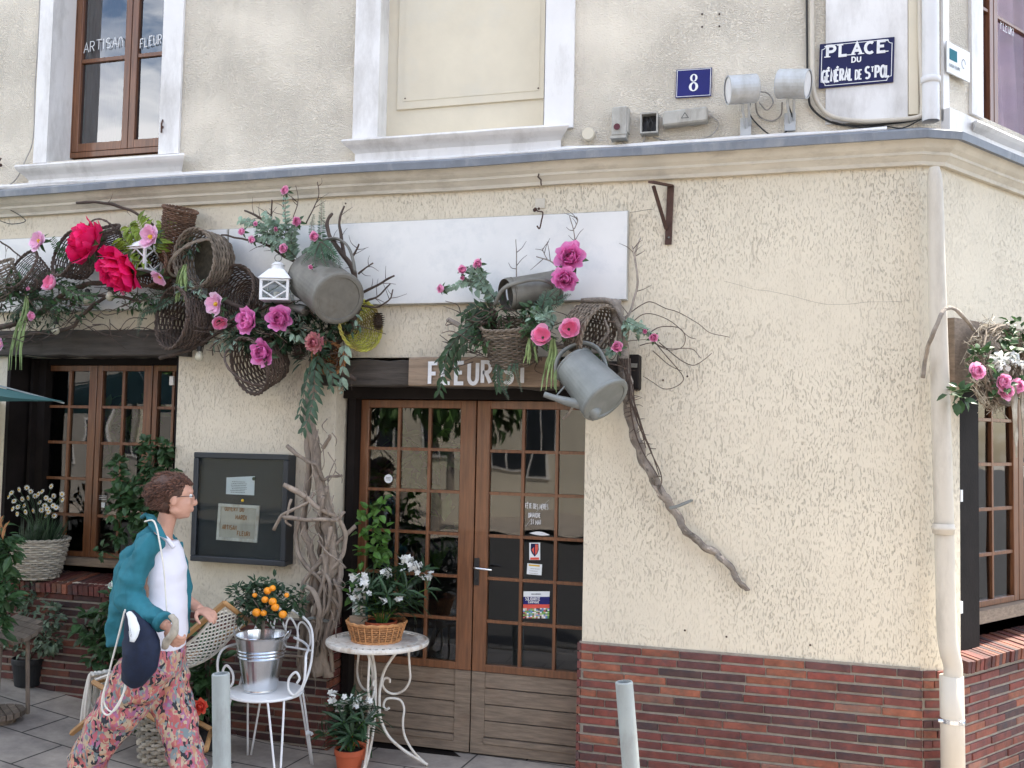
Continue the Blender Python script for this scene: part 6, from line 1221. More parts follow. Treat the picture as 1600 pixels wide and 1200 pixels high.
# bistro table
P = G(590, 999, .665); P.z = GZ; tx, ty = P.x, P.y
t = thing('bistro_table', 'round white cast iron bistro table with scrolled legs before the left door leaf', 'table', P)
a = MB(); a.lathe([(0, .722), (.235, .722), (.236, .728), (.0, .728)], Matrix.Translation(P), 48); a.lathe([(.285, .706), (.298, .706), (.302, .716), (.300, .728), (.288, .732), (.284, .726), (.285, .706)], Matrix.Translation(P), 64)
for k in range(40):
    an = k*math.pi/20; d = Vector((math.cos(an), math.sin(an), 0)); n = Vector((-d.y, d.x, 0)); a.obox(P+d*.261+Vector((0, 0, .724)), d*.027, n*.0105, (0, 0, .003))
a.build('table_top', 'iron_cream', t)
for k, an in enumerate((-80, 20, 150)):
    d = Vector((math.cos(R_(an)), math.sin(R_(an)), 0)); z = Vector((0, 0, 1)); f = lambda r, h: P+d*r+z*h
    a = MB(); a.tube(crv([f(.20, .71), f(.185, .66), f(.19, .58), f(.195, .50), f(.165, .44), f(.11, .415), f(.06, .43), f(.035, .47), f(.05, .505), f(.075, .50), f(.078, .48)], 5), .0075, 6)
    a.tube(crv([f(.16, .71), f(.10, .64), f(.045, .55), f(.022, .45), f(.02, .36), f(.03, .27), f(.08, .17), f(.17, .09), f(.27, .03), f(.31, .006)], 5), .0095, 6)
    a.tube(crv([f(.08, .335), f(.06, .325), f(.045, .345), f(.055, .38), (f(.085, .39)), f(.14, .38), f(.165, .33), f(.16, .26), f(.17, .18), f(.22, .09), f(.30, .012)], 5), .0075, 6)
    a.build('leg', 'iron_cream', t, smooth=True)
# basket with oleander on the table
c = Vector((tx-.005, ty-.01, GZ+.733))
def flatbasket(name, label, c, rt, rb, h, rows, m, stripes=24):
    t = thing(name, label, 'basket', c); a = MB(); n = 96
    for j in range(rows):
        u = (j+.5)/rows; r0 = rb+(rt-rb)*u
        a.tone(1.25 if j in (0, rows-1) else rnd.uniform(.8, 1.1)); a.tube([c+Vector(((r0+.003*math.cos(stripes*i*2*math.pi/n+j*math.pi))*math.cos(2*math.pi*i/n), (r0+.003*math.cos(stripes*i*2*math.pi/n+j*math.pi))*math.sin(2*math.pi*i/n), h*u)) for i in range(n)], h/rows*.5, 5, closed=True)
    a.build('weave', m, t)
    a = MB()
    for k in range(stripes): an = 2*math.pi*k/stripes; d = Vector((math.cos(an), math.sin(an), 0)); a.tone(1.5); a.tube([c+d*(rb+.006), c+d*(rt+.006)+Vector((0, 0, h))], .004, 4)
    a.build('stakes', m, t)
    a = MB(); a.tone(1.3)
    for zz, r in ((0, rb), (h, rt)): a.tube([c+Vector(((r+.004+.003*math.cos(18*i*2*math.pi/72))*math.cos(2*math.pi*i/72), (r+.004)*math.sin(2*math.pi*i/72), zz+.003*math.sin(18*i*2*math.pi/72))) for i in range(72)], .009, 6, closed=True)
    a.build('rim', m, t); a = MB(); a.lathe([(0, .004), (rb, .004)], Matrix.Translation(c), 24); a.build('floor', m, t); return t
flatbasket('wicker_basket', 'honey coloured round wicker basket holding the oleander on bistro table', c, .168, .135, .105, 8, 'willow_honey')
def pot(c, rt, rb, h, m, t, name='pot'):
    a = MB(); a.lathe([(0, 0), (rb, 0), (rt*.96, h*.78), (rt*1.0, h*.78), (rt*1.03, h*.82), (rt*1.03, h*.98), (rt*1.0, h), (rt*.93, h), (rt*.92, h*.9)], Matrix.Translation(c), 32); a.build(name, m, t)
    a = MB(); a.grid(12, 5, lambda u, v: c+Vector((rt*.93*v*math.cos(u*6.2832), rt*.93*v*math.sin(u*6.2832), h*.9+.006*noise.noise(Vector((u*9, v*9, c.x)))))); a.build('soil', 'soil', t)
def florets(mb, c, r, n, R0=.02, white=True):
    for _ in range(n):
        d = Vector((rnd.gauss(0, 1), rnd.gauss(0, 1)-.6, rnd.gauss(0, 1)+.5)).normalized(); p = Vector(c)+Vector((rnd.uniform(-1, 1), rnd.uniform(-1, 1), rnd.uniform(-.8, .8)))*r
        q = d.to_track_quat('Z', 'Y'); o = rnd.uniform(0, 6)
        for k in range(5): an = k*1.257+o; mb.tone(rnd.uniform(.88, 1.05)); mb.leaf(p, q @ Vector((math.cos(an), math.sin(an), .35)), q @ Vector((0, 0, 1)), R0*rnd.uniform(.85, 1.1), R0*.75, -.12, .35)
def oleander(name, label, c, stems, Lf, potargs, fl, group=None, lmat='leaf_dark'):
    t = thing(name, label, 'potted plant', c, group)
    if potargs: pot(c, *potargs, t)
    lm, sm, fm = MB(), MB(), MB(); h0 = potargs[2] if potargs else 0
    for (dx, dy_, dz) in stems:
        b_ = c+Vector((dx*.12, dy_*.12, h0*.9)); e_ = c+Vector((dx, dy_, dz)); m_ = b_.lerp(e_, .5)+Vector((-dx*.12, -dy_*.12, dz*.06)); cc = crv([b_, m_, e_], 6); sm.tube(cc, lerps([.004, .0025], len(cc)), 5)
        for i in range(2, len(cc)):
            if rnd.random() < .35: continue
            d = (cc[i]-cc[i-1]).normalized(); o = rnd.uniform(0, 6)
            for k in range(3 if i < len(cc)-2 else 5): an = o+k*(2.09 if i < len(cc)-2 else 1.257); v = d.orthogonal().normalized(); w = d.cross(v); lm.tone(rnd.uniform(.65, 1.4)); lm.leaf(cc[i], d*.75+v*math.cos(an)+w*math.sin(an), d, Lf*rnd.uniform(.7, 1.2), Lf*.17, .18, rnd.uniform(.1, .45))
    for f_ in fl: florets(fm, c+Vector(f_[:3]), f_[3], f_[4])
    sm.build('stems', 'leaf_fresh', t); lm.build('leaves', lmat, t); fm.build('blossoms', 'petal_white', t); return t
oc = c+Vector((.03, -.01, .012))
oleander('oleander', 'white flowering oleander in red pot, standing in the wicker basket on bistro table', oc, [(-.10, -.06, .34), (-.03, -.1, .30), (.05, .02, .38), (.14, .02, .42), (.24, .03, .40), (.08, -.1, .27), (.02, .08, .36), (-.08, .05, .27), (.18, -.06, .30), (.28, .0, .30), (-.12, -.08, .22), (.10, .09, .45), (0, -.03, .26), (.22, .06, .22)], .125, (.095, .07, .10, 'terracotta'),
    [(-.10, -.08, .34, .045, 17), (-.12, -.10, .27, .04, 15), (-.05, -.12, .31, .04, 11), (.05, -.02, .38, .03, 6), (.15, .02, .44, .05, 18), (.21, .02, .41, .035, 10), (.27, .03, .37, .03, 8), (.06, -.11, .24, .02, 4), (.15, -.08, .25, .015, 2), (.02, 0, .37, .02, 4)])
p = c+Vector((-.085, -.07, .06)); a = MB(); a.obox(p+Vector((0, 0, .02)), (.048, -.01, 0), (.004, .02, 0), (0, 0, .06)); single(a, 'plant_tag_box', 'beam_light', 'small tan card box tucked in the wicker basket at left', 'box', p)
a = MB(); a.obox(p+Vector((.0, .025, .14)), (.05, -.008, 0), (0, .003, 0), (0, 0, .085)); t_ = single(a, 'plant_card', 'canvas_teal', 'printed plant card standing behind the tan box in the wicker basket', 'card', p)
a = MB()
for i in range(5):
    for j in range(8): a.t = rnd.choice([(.2, .3, .15), (.6, .55, .5), (.1, .12, .1), (.35, .45, .4)]); q = p+Vector((-.045+.018*i, .0215-(-.045+.018*i)*.16-.0, .065+.02*j)); a.obox(q, (.0088, -.0014, 0), (0, .0004, 0), (0, 0, .0098))
a.build('printed_picture', 'print', t_)
# young climber behind
lm, sm = MB(), MB(); b_ = W(583, 1075, -.05); b_.z = GZ; c_ = crv([b_, W(578, 960, -.02), W(585, 880, -.02), W(583, 820, -.02), W(600, 780, -.0)], 6); 
for px, py, r in ((583, 800, .06), (572, 822, .07), (592, 830, .06), (582, 850, .08), (602, 855, .05), (570, 868, .05), (600, 790, .035), (560, 905, .05), (556, 930, .04), (590, 875, .06)): clump(lm, W(px, py, -.05), (r, r*.6, r*1.1), int(260*r), .055, .042)
t = thing('climbing_plant', 'fresh green climbing plant between vine trunk and left door leaf', 'climbing plant', b_); lm.build('leaves', 'leaf_fresh', t); sm.tube(c_, .005, 6); sm.build('stem', 'leaf_mid', t); pot(b_+Vector((-.06, -.02, 0)), .06, .05, .12, 'terracotta', t)
# terracotta oleander on the ground
P = G(545, 1212, GZ); P.z = GZ; k = pm(1, P)
oleander('oleander', 'small white oleander in orange terracotta pot on the ground beside bistro table', P, [(-.05, -.02, .38), (.02, -.04, .42), (.08, .02, .40), (-.10, .02, .33), (.11, -.05, .33), (-.16, -.04, .24), (.0, -.09, .33), (.14, .05, .34), (-.05, .06, .36), (.06, -.09, .27)], .125, (.083, .06, .155, 'terracotta'),
    [(-.09, -.03, .44, .03, 7), (-.02, -.04, .43, .035, 9), (.04, -.02, .42, .03, 8), (-.05, -.03, .38, .03, 4), (.09, .0, .41, .03, 5), (-.22, -.06, .23, .02, 4), (.14, .02, .36, .02, 3)])
# garden chair
P = G(415, 1080, .385); P.z = GZ+.0; cx, cy = P.x, P.y; Z = Vector((0, 0, 1)); q_ = lambda x, y, z: P+Vector((x, y, z))
t = thing('garden_chair', 'round white metal garden chair with curled arms carrying the orange tree bucket', 'chair', P)
a = MB(); a.lathe([(0, .444), (.20, .444), (.212, .44), (.216, .446), (.212, .455), (.19, .457), (0, .454)], Matrix.Translation(P), 48); a.build('seat', 'iron_white', t)
for sx, sy in ((-1, -1), (1, -1), (-1, 1), (1, 1)):
    a = MB(); a.tube(crv([q_(sx*.10, sy*.16, .44), q_(sx*.12, sy*.175, .42), q_(sx*.20, sy*.20, .0)], 4), .0065, 6); a.tube(crv([q_(sx*.165, sy*.10, .44), q_(sx*.18, sy*.11, .42), q_(sx*.215, sy*.19, .0)], 4), .0065, 6)
    a.build('leg', 'iron_white', t, smooth=True); 
for sx in (-1, 1):
    f = lambda x, y, z: q_(sx*x, y, z)
    a = MB(); a.tube(crv([f(.06, .20, .72), f(.13, .19, .70), f(.21, .10, .69), f(.26, -.02, .68), f(.28, -.06, .62), f(.27, -.06, .53), f(.22, -.06, .465), f(.18, -.06, .49), f(.18, -.06, .55), f(.22, -.06, .59), f(.245, -.06, .56), f(.23, -.06, .53)], 5), .0075, 6); a.build('arm_scroll', 'iron_white', t, smooth=True)
a = MB(); a.tube(crv([q_(-.20, .05, .45), q_(-.21, .14, .60), q_(-.18, .19, .78), q_(-.08, .21, .86), q_(0, .215, .88), q_(.08, .21, .86), q_(.18, .19, .78), q_(.21, .14, .60), q_(.20, .05, .45)], 6), .008, 6)
for x in (-.12, -.04, .04, .12): a.tube(crv([q_(x-.035, .205, .66), q_(x-.04, .21, .78), q_(x-.015, .215, .81+.02*(abs(x) < .1)), q_(x+.03, .215, .77), q_(x+.045, .21, .70), q_(x+.03, .21, .66)], 4), .006, 6)
a.tube(crv([q_(-.19, .17, .66), q_(0, .21, .66), q_(.19, .17, .66)], 6), .006, 6); a.build('backrest', 'iron_white', t, smooth=True)
# galvanised bucket
c = q_(-.03, -.01, .457); H_ = .315; t = thing('zinc_bucket', 'shiny galvanised bucket standing on the white garden chair', 'bucket', c)
rr = lambda u: .093+(.150-.093)*u
a = MB(); pr = [(0, .004), (rr(0)*.97, .004), (rr(0), 0), (rr(0)+.003, .008), (rr(.04), .014)]
for u0 in (.62, .68, .74): pr += [(rr(u0-.022), H_*(u0-.022)), (rr(u0)+.004, H_*u0), (rr(u0+.022), H_*(u0+.022))]
pr += [(rr(.97), H_*.97), (rr(1)+.003, H_*.98), (rr(1)+.006, H_), (rr(1)+.001, H_+.004), (rr(1)-.005, H_), (rr(.75)-.004, H_*.75), (0, H_*.75)]
a.lathe(pr, Matrix.Translation(c), 56); a.build('body', 'steel', t, smooth=False)
for sx in (-1, 1): a = MB(); a.tube(crv([c+Vector((sx*.150, -.03, H_-.02)), c+Vector((sx*.175, -.02, H_+.03)), c+Vector((sx*.175, .02, H_+.03)), c+Vector((sx*.150, .03, H_-.02))], 4), .004, 6); a.build('handle', 'steel', t, smooth=True)
# orange tree
b_ = c+Vector((0, 0, H_*.76)); t = thing('orange_tree', 'little potted orange tree with ripe fruit growing from the galvanised bucket', 'tree', b_)
a = MB(); top = b_+Vector((.005, 0, .17)); a.tube(crv([b_, b_+Vector((.004, 0, .09)), top], 4), .012, 8)
lm, fm = MB(), MB()
for _ in range(22):
    d = Vector((rnd.uniform(-1, 1), rnd.uniform(-1, 1), rnd.uniform(.1, 1))).normalized(); a.tube(crv([top, top+d*.08+Vector((0, 0, .02)), top+Vector((d.x*.20, d.y*.16, d.z*.16+.02))], 3), lerps([.005, .002], 7), 5)
a.build('trunk', 'bark', t)
for dx, dy_, dz, r in ((0, 0, .11, .11), (-.1, 0, .10, .08), (.1, 0, .09, .08), (-.05, -.06, .05, .08), (.06, -.06, .06, .08), (.19, .02, .13, .06), (-.16, -.02, .12, .06), (.03, .03, .18, .06), (-.08, 0, .17, .05), (.22, .0, .08, .045), (.0, .08, .1, .09)): clump(lm, top+Vector((dx, dy_, dz)), r, int(900*r), .045, .020)
lm.build('foliage', 'leaf_dark', t)
for px, py, r in ((401, 957, 7), (442, 960, 6.5), (426, 940, 6.5), (430, 949, 6.5), (414, 937, 5.5), (418, 923, 6), (426, 919, 5), (412, 958, 5), (398, 930, 4), (448, 930, 4)):
    p = W(px, py, cy-.16+(py < 935)*.02); a = MB(); a.ball(p, pm(r, p), 16, 10, sc=(1, 1, .92)); a.build('orange', 'orange_peel', t, smooth=True)
# bollards
for px, top_, lb, tilt in ((345, 1052, 'grey steel bollard in front of garden chair', (-.055, 0)), (975, 1065, 'grey steel bollard leaning to the left, in front of brick base', (-.098, 0))):
    Pt = CAM+ray(px, top_)*(3.85/ray(px, top_).dot(cf)); Pb = Vector((Pt.x-tilt[0], Pt.y, -.10)); t = thing('bollard', lb, 'bollard', Pb, 'steel bollards along the kerb')
    a = MB(); r = .0355; M = Matrix.Translation(Pb) @ (Pt-Pb).to_track_quat('Z', 'Y').to_matrix().to_4x4(); L_ = (Pt-Pb).length
    a.lathe([(r, -.08), (r, L_-.004), (r-.003, L_), (r-.007, L_), (r-.007, L_-.05)], M, 28); a.build('post', 'bollard', t); a = MB(); a.lathe([(0, L_-.02), (r-.007, L_-.018)], M, 20); a.build('cap', 'rust', t)
# deck chair with net sling
t = thing('deck_chair', 'wooden deck chair with white knotted net sling and fringe, behind the walking woman', 'deck chair', G(220, 1150, .0))
y1, y2 = -.75, -.42
for y in (y1, y2):
    dxp = 0; a = MB(); A0, A1 = W(351 if y == y1 else 388, 942 if y == y1 else 970, y), W(112 if y == y1 else 150, 1146 if y == y1 else 1120, y)
    a.tube([A0, A1], .017, 4); a.build('rail', 'pine', t)
    a = MB(); B0, B1 = W(146 if y == y1 else 178, 1066 if y == y1 else 1058, y-.03), W(322 if y == y1 else 330, 1172 if y == y1 else 1140, y-.03); a.tube([B0, B1], .017, 4); a.build('rail', 'pine', t)
def Lr(px, py, px2, py2, r=.014): a = MB(); a.tube([W(px, py, y1), W(px2, py2, y2)], r, 8); a.build('crossbar', 'pine', t, smooth=True)
Lr(351, 942, 388, 970); Lr(146, 1066, 178, 1058); Lr(112, 1146, 150, 1120); Lr(322, 1172, 330, 1140)
a = MB(); T0, T1 = (W(351, 944, y1+.02), W(386, 968, y2-.02)), (W(150, 1062, y1+.02), W(180, 1056, y2-.02)); mid = (W(284, 1012, y1+.02), W(311, 1036, y2-.02))
def slg(u, v):
    q = crv([T0[0].lerp(T0[1], v), mid[0].lerp(mid[1], v), T1[0].lerp(T1[1], v)], 20); i = u*40; j = min(int(i), 39); return q[j].lerp(q[j+1], i-j)
N_ = 6
for g in (1, -1):
    for s0 in range(-N_, 19):
        pts = []
        for k_ in range(N_+1): v = k_/N_; u = (s0+(k_ if g > 0 else N_-k_))/19; 
        pts = [slg((s0+(k_ if g > 0 else N_-k_))/19, k_/N_) for k_ in range(N_+1) if 0 <= (s0+(k_ if g > 0 else N_-k_))/19 <= 1]
        if len(pts) > 1: a.tube(pts, .0045, 5)
for v in (0, 1): a.tube([slg(i/20, v) for i in range(21)], .009, 5)
a.build('net_sling', 'rope', t)
a = MB()
for k_ in range(16): p = T1[0].lerp(T1[1], (k_+.5)/16)+Vector((-.02, 0, .02)); l = rnd.uniform(.2, .34); a.tone(rnd.uniform(.85, 1.1)); a.tube(crv([p, p+Vector((-.035, rnd.uniform(-.02, .02), .0)), p+Vector((-.05+rnd.uniform(-.02, .01), rnd.uniform(-.02, .02), -l*.5)), p+Vector((-.055+rnd.uniform(-.03, .02), rnd.uniform(-.02, .02), -l))], 4), .009, 6, lump=.3)
a.build('fringe', 'rope', t, smooth=True)
# potted plants on the left
def wpot(label, c, rt, rb, h, m, name='wicker_pot', rows=11): return basket(name, label, c, (0, 0, 1), rt, rb, h, rows, m, stakes=16, gap=1.0)
P = W(60, 897, .02); P.z = .842; k = pm(1, P); wpot('grey wicker pot of white daisies on the brick window ledge', P, 41*k, 27*k, 60*k, 'willow_wash'); 
t = thing('daisy_plant', 'white daisies growing in the wicker pot on the brick window ledge', 'potted plant', P+Vector((0, 0, .1))); lm, sm = MB(), MB()
for _ in range(300): an, r = rnd.uniform(0, 6.28), rnd.uniform(0, .16); b_ = P+Vector((math.cos(an)*r*.6, math.sin(an)*r*.6, .17)); e_ = P+Vector((math.cos(an)*r*1.1, math.sin(an)*r, rnd.uniform(.26, .42))); lm.tone(rnd.uniform(.6, 1.3)); lm.leaf(b_, e_-b_, (0, -1, 0), (e_-b_).length, .008, .1, .2); lm.leaf(b_.lerp(e_, .6), Vector((rnd.uniform(-1, 1), rnd.uniform(-1, 1), .6)), (0, 0, 1), .05, .007)
lm.build('foliage', 'leaf_dark', t)
a = MB(); g2 = MB()
for px, py in ((18, 770), (30, 765), (42, 762), (48, 768), (22, 783), (35, 780), (44, 778), (55, 775), (28, 792), (38, 790), (20, 795), (27, 803), (60, 772), (66, 768), (72, 778), (62, 785), (70, 790), (78, 782), (84, 775), (80, 760), (74, 795), (83, 790), (65, 797), (72, 806), (85, 806), (76, 800), (52, 798), (97, 772), (98, 781), (40, 800), (14, 776), (88, 793)):
    p = W(px, py, rnd.uniform(-.1, .1)); sm.tube([P+Vector((rnd.uniform(-.08, .08), 0, .2)), p.lerp(P+Vector((0, 0, .3)), .4)+Vector((0, 0, .02)), p], .0018, 4); d = Vector((rnd.uniform(-.5, .5), -1, rnd.uniform(-.2, .6))).normalized(); q = d.to_track_quat('Z', 'Y')
    for j in range(10): an = j*.628; a.leaf(p, q @ Vector((math.cos(an), math.sin(an), .1)), d, .021, .009, 0, .1)
    g2.ball(p+d*.003, .007, 8, 5)
a.build('blossoms', 'petal_white', t); g2.build('flower_centres', 'pollen', t); sm.build('stems', 'leaf_mid', t)
def bushy(name, label, base, clumps, L, w, lmat, potargs=None, cat='potted plant', stem=True, dens=1.0):
    t = thing(name, label, cat, base); lm, sm = MB(), MB()
    for px, py, y, r in clumps:
        c = W(px, py, y); clump(lm, c, (r, r*.7, r), int(520*r*dens), L, w)
        if stem: s0 = base+Vector((0, 0, (potargs[2] if potargs else 0)*.9)); sm.tube(crv([s0, s0.lerp(c, .5)+Vector((0, 0, .04)), c], 4), lerps([.006, .002], 9), 5)
    lm.build('leaves', lmat, t); sm.build('stems', 'twig', t)
    if potargs: pot(base, *potargs, t)
    return t
P = G(45, 1078, gz(-4.6)); P = Vector((P.x, P.y, gz(P.x))); k = pm(1, P)
bushy('variegated_shrub', 'grey green leafy shrub in black plastic pot under the shop window', P, [(45, 1000, P.y, .12), (80, 960, P.y-.1, .09), (62, 890, P.y, .08), (78, 1000, P.y-.1, .07), (30, 960, P.y, .13), (60, 950, P.y, .12), (45, 925, P.y, .13), (25, 925, P.y, .09), (68, 985, P.y, .09), (60, 915, P.y, .08), (15, 990, P.y, .1), (72, 1010, P.y-.05, .06)], .045, .026, 'leaf_var', (26*k, 21*k, 42*k, 'pot_black'), dens=1.7)
P2 = Vector((W(-75, 1060, -.9).x, -.9, gz(-5)));
bushy('tall_shrub', 'dark green broad leaved shrub at the far left picture edge', P2, [(-8, 870, -.9, .10), (-15, 900, -.9, .13), (5, 905, -.9, .07), (-15, 950, -.9, .12), (-2, 840, -.9, .08), (8, 935, -.9, .06), (-10, 985, -.9, .08), (16, 862, -.9, .04)], .085, .035, 'leaf_mid', (.16, .12, .25, 'pot_black'))
a = MB()
for _ in range(16): p = W(rnd.uniform(-6, 6), rnd.uniform(818, 845), -1.0); a.leaf(p, (rnd.uniform(-.3, .6), -.3, 1), (0, -1, 0), .07, .012)
single(a, 'flower_spike', 'willow_honey', 'tan flower spike on top of the far left shrub', 'flower', W(3, 832, -1.0))
# climber on the shop window
lm, sm = MB(), MB(); b_ = W(225, 890, .05); b_.z = .842; t = thing('climbing_plant', 'green leafy climbing plant in front of the shop window, left of the woman', 'climbing plant', b_)
for px, py, r in ((255, 700, .06), (240, 720, .09), (255, 745, .10), (225, 750, .09), (205, 775, .10), (235, 785, .12), (260, 775, .08), (190, 780, .07), (215, 805, .10), (245, 815, .09), (185, 745, .045), (182, 725, .04), (225, 840, .06), (185, 840, .05), (180, 800, .05), (228, 695, .04)): clump(lm, W(px, py, -.02), (r, r*.6, r), int(620*r), .06, .045)
clump(lm, W(158, 860, -.02), .03, 8, .05, .045); lm.build('leaves', 'leaf_mid', t)
for pts in ([(225, 890), (235, 840), (230, 780), (240, 720), (258, 690)], [(215, 890), (195, 850), (185, 790), (182, 735), (180, 715)], [(215, 885), (180, 870), (160, 862), (158, 880)]): sm.tube(crv([W(x, y, .0) for x, y in pts], 5), .004, 5)
sm.build('stems', 'leaf_mid', t); pot(b_, .11, .085, .12, 'pot_black', t)
# plants on the ground behind the woman
Pp = Vector((W(175, 1080, -.25).x, -.25, gz(-4.2)))
bushy('rose_bush', 'green rose bush with white blooms under the window ledge behind the woman', Pp, [(160, 1030, -.25, .10), (145, 985, -.25, .10), (175, 960, -.25, .09), (190, 1000, -.25, .10), (130, 975, -.25, .06), (175, 940, -.2, .06), (185, 1040, -.25, .1), (150, 1000, -.3, .08), (200, 960, -.2, .08)], .075, .045, 'leaf_mid', (.13, .10, .2, 'pot_black'), dens=.8)
for px, py, lb in ((176, 915, 'white rose beside the woman elbow, upper of two'), (181, 932, 'white rose beside the woman elbow, lower of two')):
    flower('rose', lb, px, py, -.3, 9, (-.3, -1, .3), name='white_rose').children[0].data = peony_mesh('petals', 'petal_white', 7, BALL, .08)
Pq = Vector((W(325, 1120, -.32).x, -.32, gz(-3.5)))
bushy('leafy_plant', 'broad leaved green plant between deck chair and garden chair', Pq, [(325, 1035, -.32, .09), (312, 1060, -.32, .10), (338, 1075, -.32, .10), (320, 1100, -.3, .10), (345, 1040, -.3, .06), (305, 1090, -.4, .08), (330, 1000, -.42, .06), (318, 985, -.42, .05)], .085, .055, 'leaf_mid', (.11, .09, .16, 'pot_black'), dens=.7)
flower('coral', 'coral red dahlia hanging right of the woman trousers', 312, 1104, -.72, 12, (.3, -1, .2))
Pw = G(235, 1200, gz(-3.3)); Pw = Vector((Pw.x, Pw.y+.12, gz(Pw.x))); k = pm(1, Pw)
wpot('whitewashed wicker pot on the paving behind the woman legs', Pw, 40*k, 32*k, 76*k, 'willow_wash', rows=9)
bushy('yellow_green_plant', 'green and yellow leaved plant growing in the whitewashed wicker pot', Pw+Vector((0, 0, .15)), [(232, 1112, Pw.y, .09), (222, 1100, Pw.y-.05, .06), (250, 1105, Pw.y, .07), (240, 1085, Pw.y, .05)], .08, .05, 'leaf_mid', dens=1)
a = MB(); a.grid(10, 4, lambda u, v: Pw+Vector((38*k*v*math.cos(u*6.283), 38*k*v*math.sin(u*6.283), 60*k))); single(a, 'soil', 'soil', None, None, Pw, kind='stuff')
a = MB(); clump(a, W(226, 1112, Pw.y-.1), .04, 7, .08, .06); single(a, 'yellow_leaf', 'leaf_lime', 'yellow green leaf at the left rim of the whitewashed wicker pot', 'leaf', W(226, 1112, Pw.y-.1))
# wooden stool and reel lid at the far left
P = W(14, 985, -.55); t = thing('wooden_stool', 'small round weathered wood table on thin legs at the far left', 'table', Vector((P.x, P.y, gz(P.x))), None)
a = MB(); M = Matrix.Translation(P) @ Matrix.Rotation(R_(8), 4, 'Y') @ Matrix.Rotation(R_(14), 4, 'X'); 
for j in range(6):
    y0, y1_ = -.17+.34*j/6, -.17+.34*(j+1)/6-.004; ym = (y0+y1_)/2; hw_ = math.sqrt(max(.001, .175**2-ym*ym)); a.tone(rnd.uniform(.75, 1.15)); a.hexa([M @ Vector(v) for v in ((-hw_, y0, -.012), (hw_, y0, -.012), (hw_, y1_, -.012), (-hw_, y1_, -.012), (-hw_, y0, .012), (hw_, y0, .012), (hw_, y1_, .012), (-hw_, y1_, .012))])
a.build('top', 'old_wood', t)
for dx, dy_ in ((.02, -.08), (-.12, 0), (.05, .1)): a = MB(); q = P+Vector((dx, dy_, -.02)); a.tube([q, Vector((q.x+dx*.2, q.y+dy_*.2, gz(q.x)))], .013, 6); a.build('leg', 'old_wood', t)
P = G(-2, 1110, gz(-4.2)+.10); t = thing('cable_reel', 'large round weathered wooden reel lying flat at bottom left', 'wooden reel', Vector((P.x, P.y, gz(P.x))), None)
a = MB(); a.lathe([(0, -.03), (.10, -.03), (.10, -.10), (.12, -.12)], Matrix.Translation(P), 24)
a.build('core', 'old_wood', t); a = MB(); R0 = pm(38, P)
for zz, z1_ in ((-.03, 0.0),):
    for j in range(7):
        y0, y1_ = -R0+2*R0*j/7, -R0+2*R0*(j+1)/7-.006; y0c, y1c = max(abs(y0), 0), abs(y1_); h0, h1 = math.sqrt(max(0, R0*R0-y0*y0)), math.sqrt(max(0, R0*R0-y1_*y1_)); a.tone(rnd.uniform(.7, 1.1))
        n = 5; top = [(-math.sqrt(max(0, R0*R0-(y0+(y1_-y0)*i/n)**2)), y0+(y1_-y0)*i/n) for i in range(n+1)]+[(math.sqrt(max(0, R0*R0-(y0+(y1_-y0)*i/n)**2)), y0+(y1_-y0)*i/n) for i in range(n, -1, -1)]
        rt_ = [(x*.8+y*.6, -x*.6+y*.8) for x, y in top]; a.extr([P+Vector((x, y, zz)) for x, y in rt_], (0, 0, z1_-zz))
a.build('disc', 'old_wood', t)
# parasol whose corner shows at the far left
y = -1.3; tip = W(67, 617, y); ctr = Vector((tip.x-1.75, y+.1, tip.z+.36)); t = thing('parasol', 'teal parasol reaching in at the left edge, before the shop window', 'parasol', Vector((ctr.x, ctr.y, gz(ctr.x))))
a = MB(); rim = []
for k_ in range(8): an = k_*math.pi/4+.0; r = 1.36; rim.append(Vector((ctr.x+r*math.cos(an), ctr.y+r*math.sin(an), tip.z)))
vs = []; fs = []
for k_ in range(8):
    A1, A2 = rim[k_], rim[(k_+1) % 8]; base = len(vs)
    for i in range(7):
        for j in range(7): u, v = i/6, j/6; e_ = A1.lerp(A2, v); e_ = e_.lerp(ctr, 0); p = ctr.lerp(e_, u); p.z += .10*math.sin(math.pi*u)*-.35; p = p.lerp(Vector((ctr.x, ctr.y, p.z)), .08*math.sin(math.pi*v)*u); vs.append(p)
    fs += [(base+i*7+j, base+(i+1)*7+j, base+(i+1)*7+j+1, base+i*7+j+1) for i in range(6) for j in range(6)]
a.add(vs, fs); a.build('canopy', 'canvas_teal', t)
a = MB(); a.tube([Vector((ctr.x, ctr.y, gz(ctr.x))), ctr+Vector((0, 0, .05))], .022, 10); a.build('pole', 'bollard', t)
for k_ in range(8): a = MB(); a.tube([ctr-Vector((0, 0, .02)), rim[k_]-Vector((0, 0, .012))], .006, 5); a.build('rib', 'bollard', t)
# large house plants just inside the shop
for lb, cl in (('tall leafy house plant behind the upper panes of left door leaf', [(650, 720, .9, .2), (690, 690, .9, .16), (640, 770, .9, .18), (600, 760, .9, .14), (690, 830, .7, .15)]), ('broad leaved house plant inside behind the middle shop window leaf', [(200, 690, .9, .18), (170, 660, .9, .14), (215, 640, .9, .14)])):
    b_ = W(cl[0][0], 1100, .9); b_.z = -.06; bushy('house_plant', lb, b_, cl, .16, .07, 'leaf_fresh', (.16, .12, .25, 'terracotta'), dens=.35)
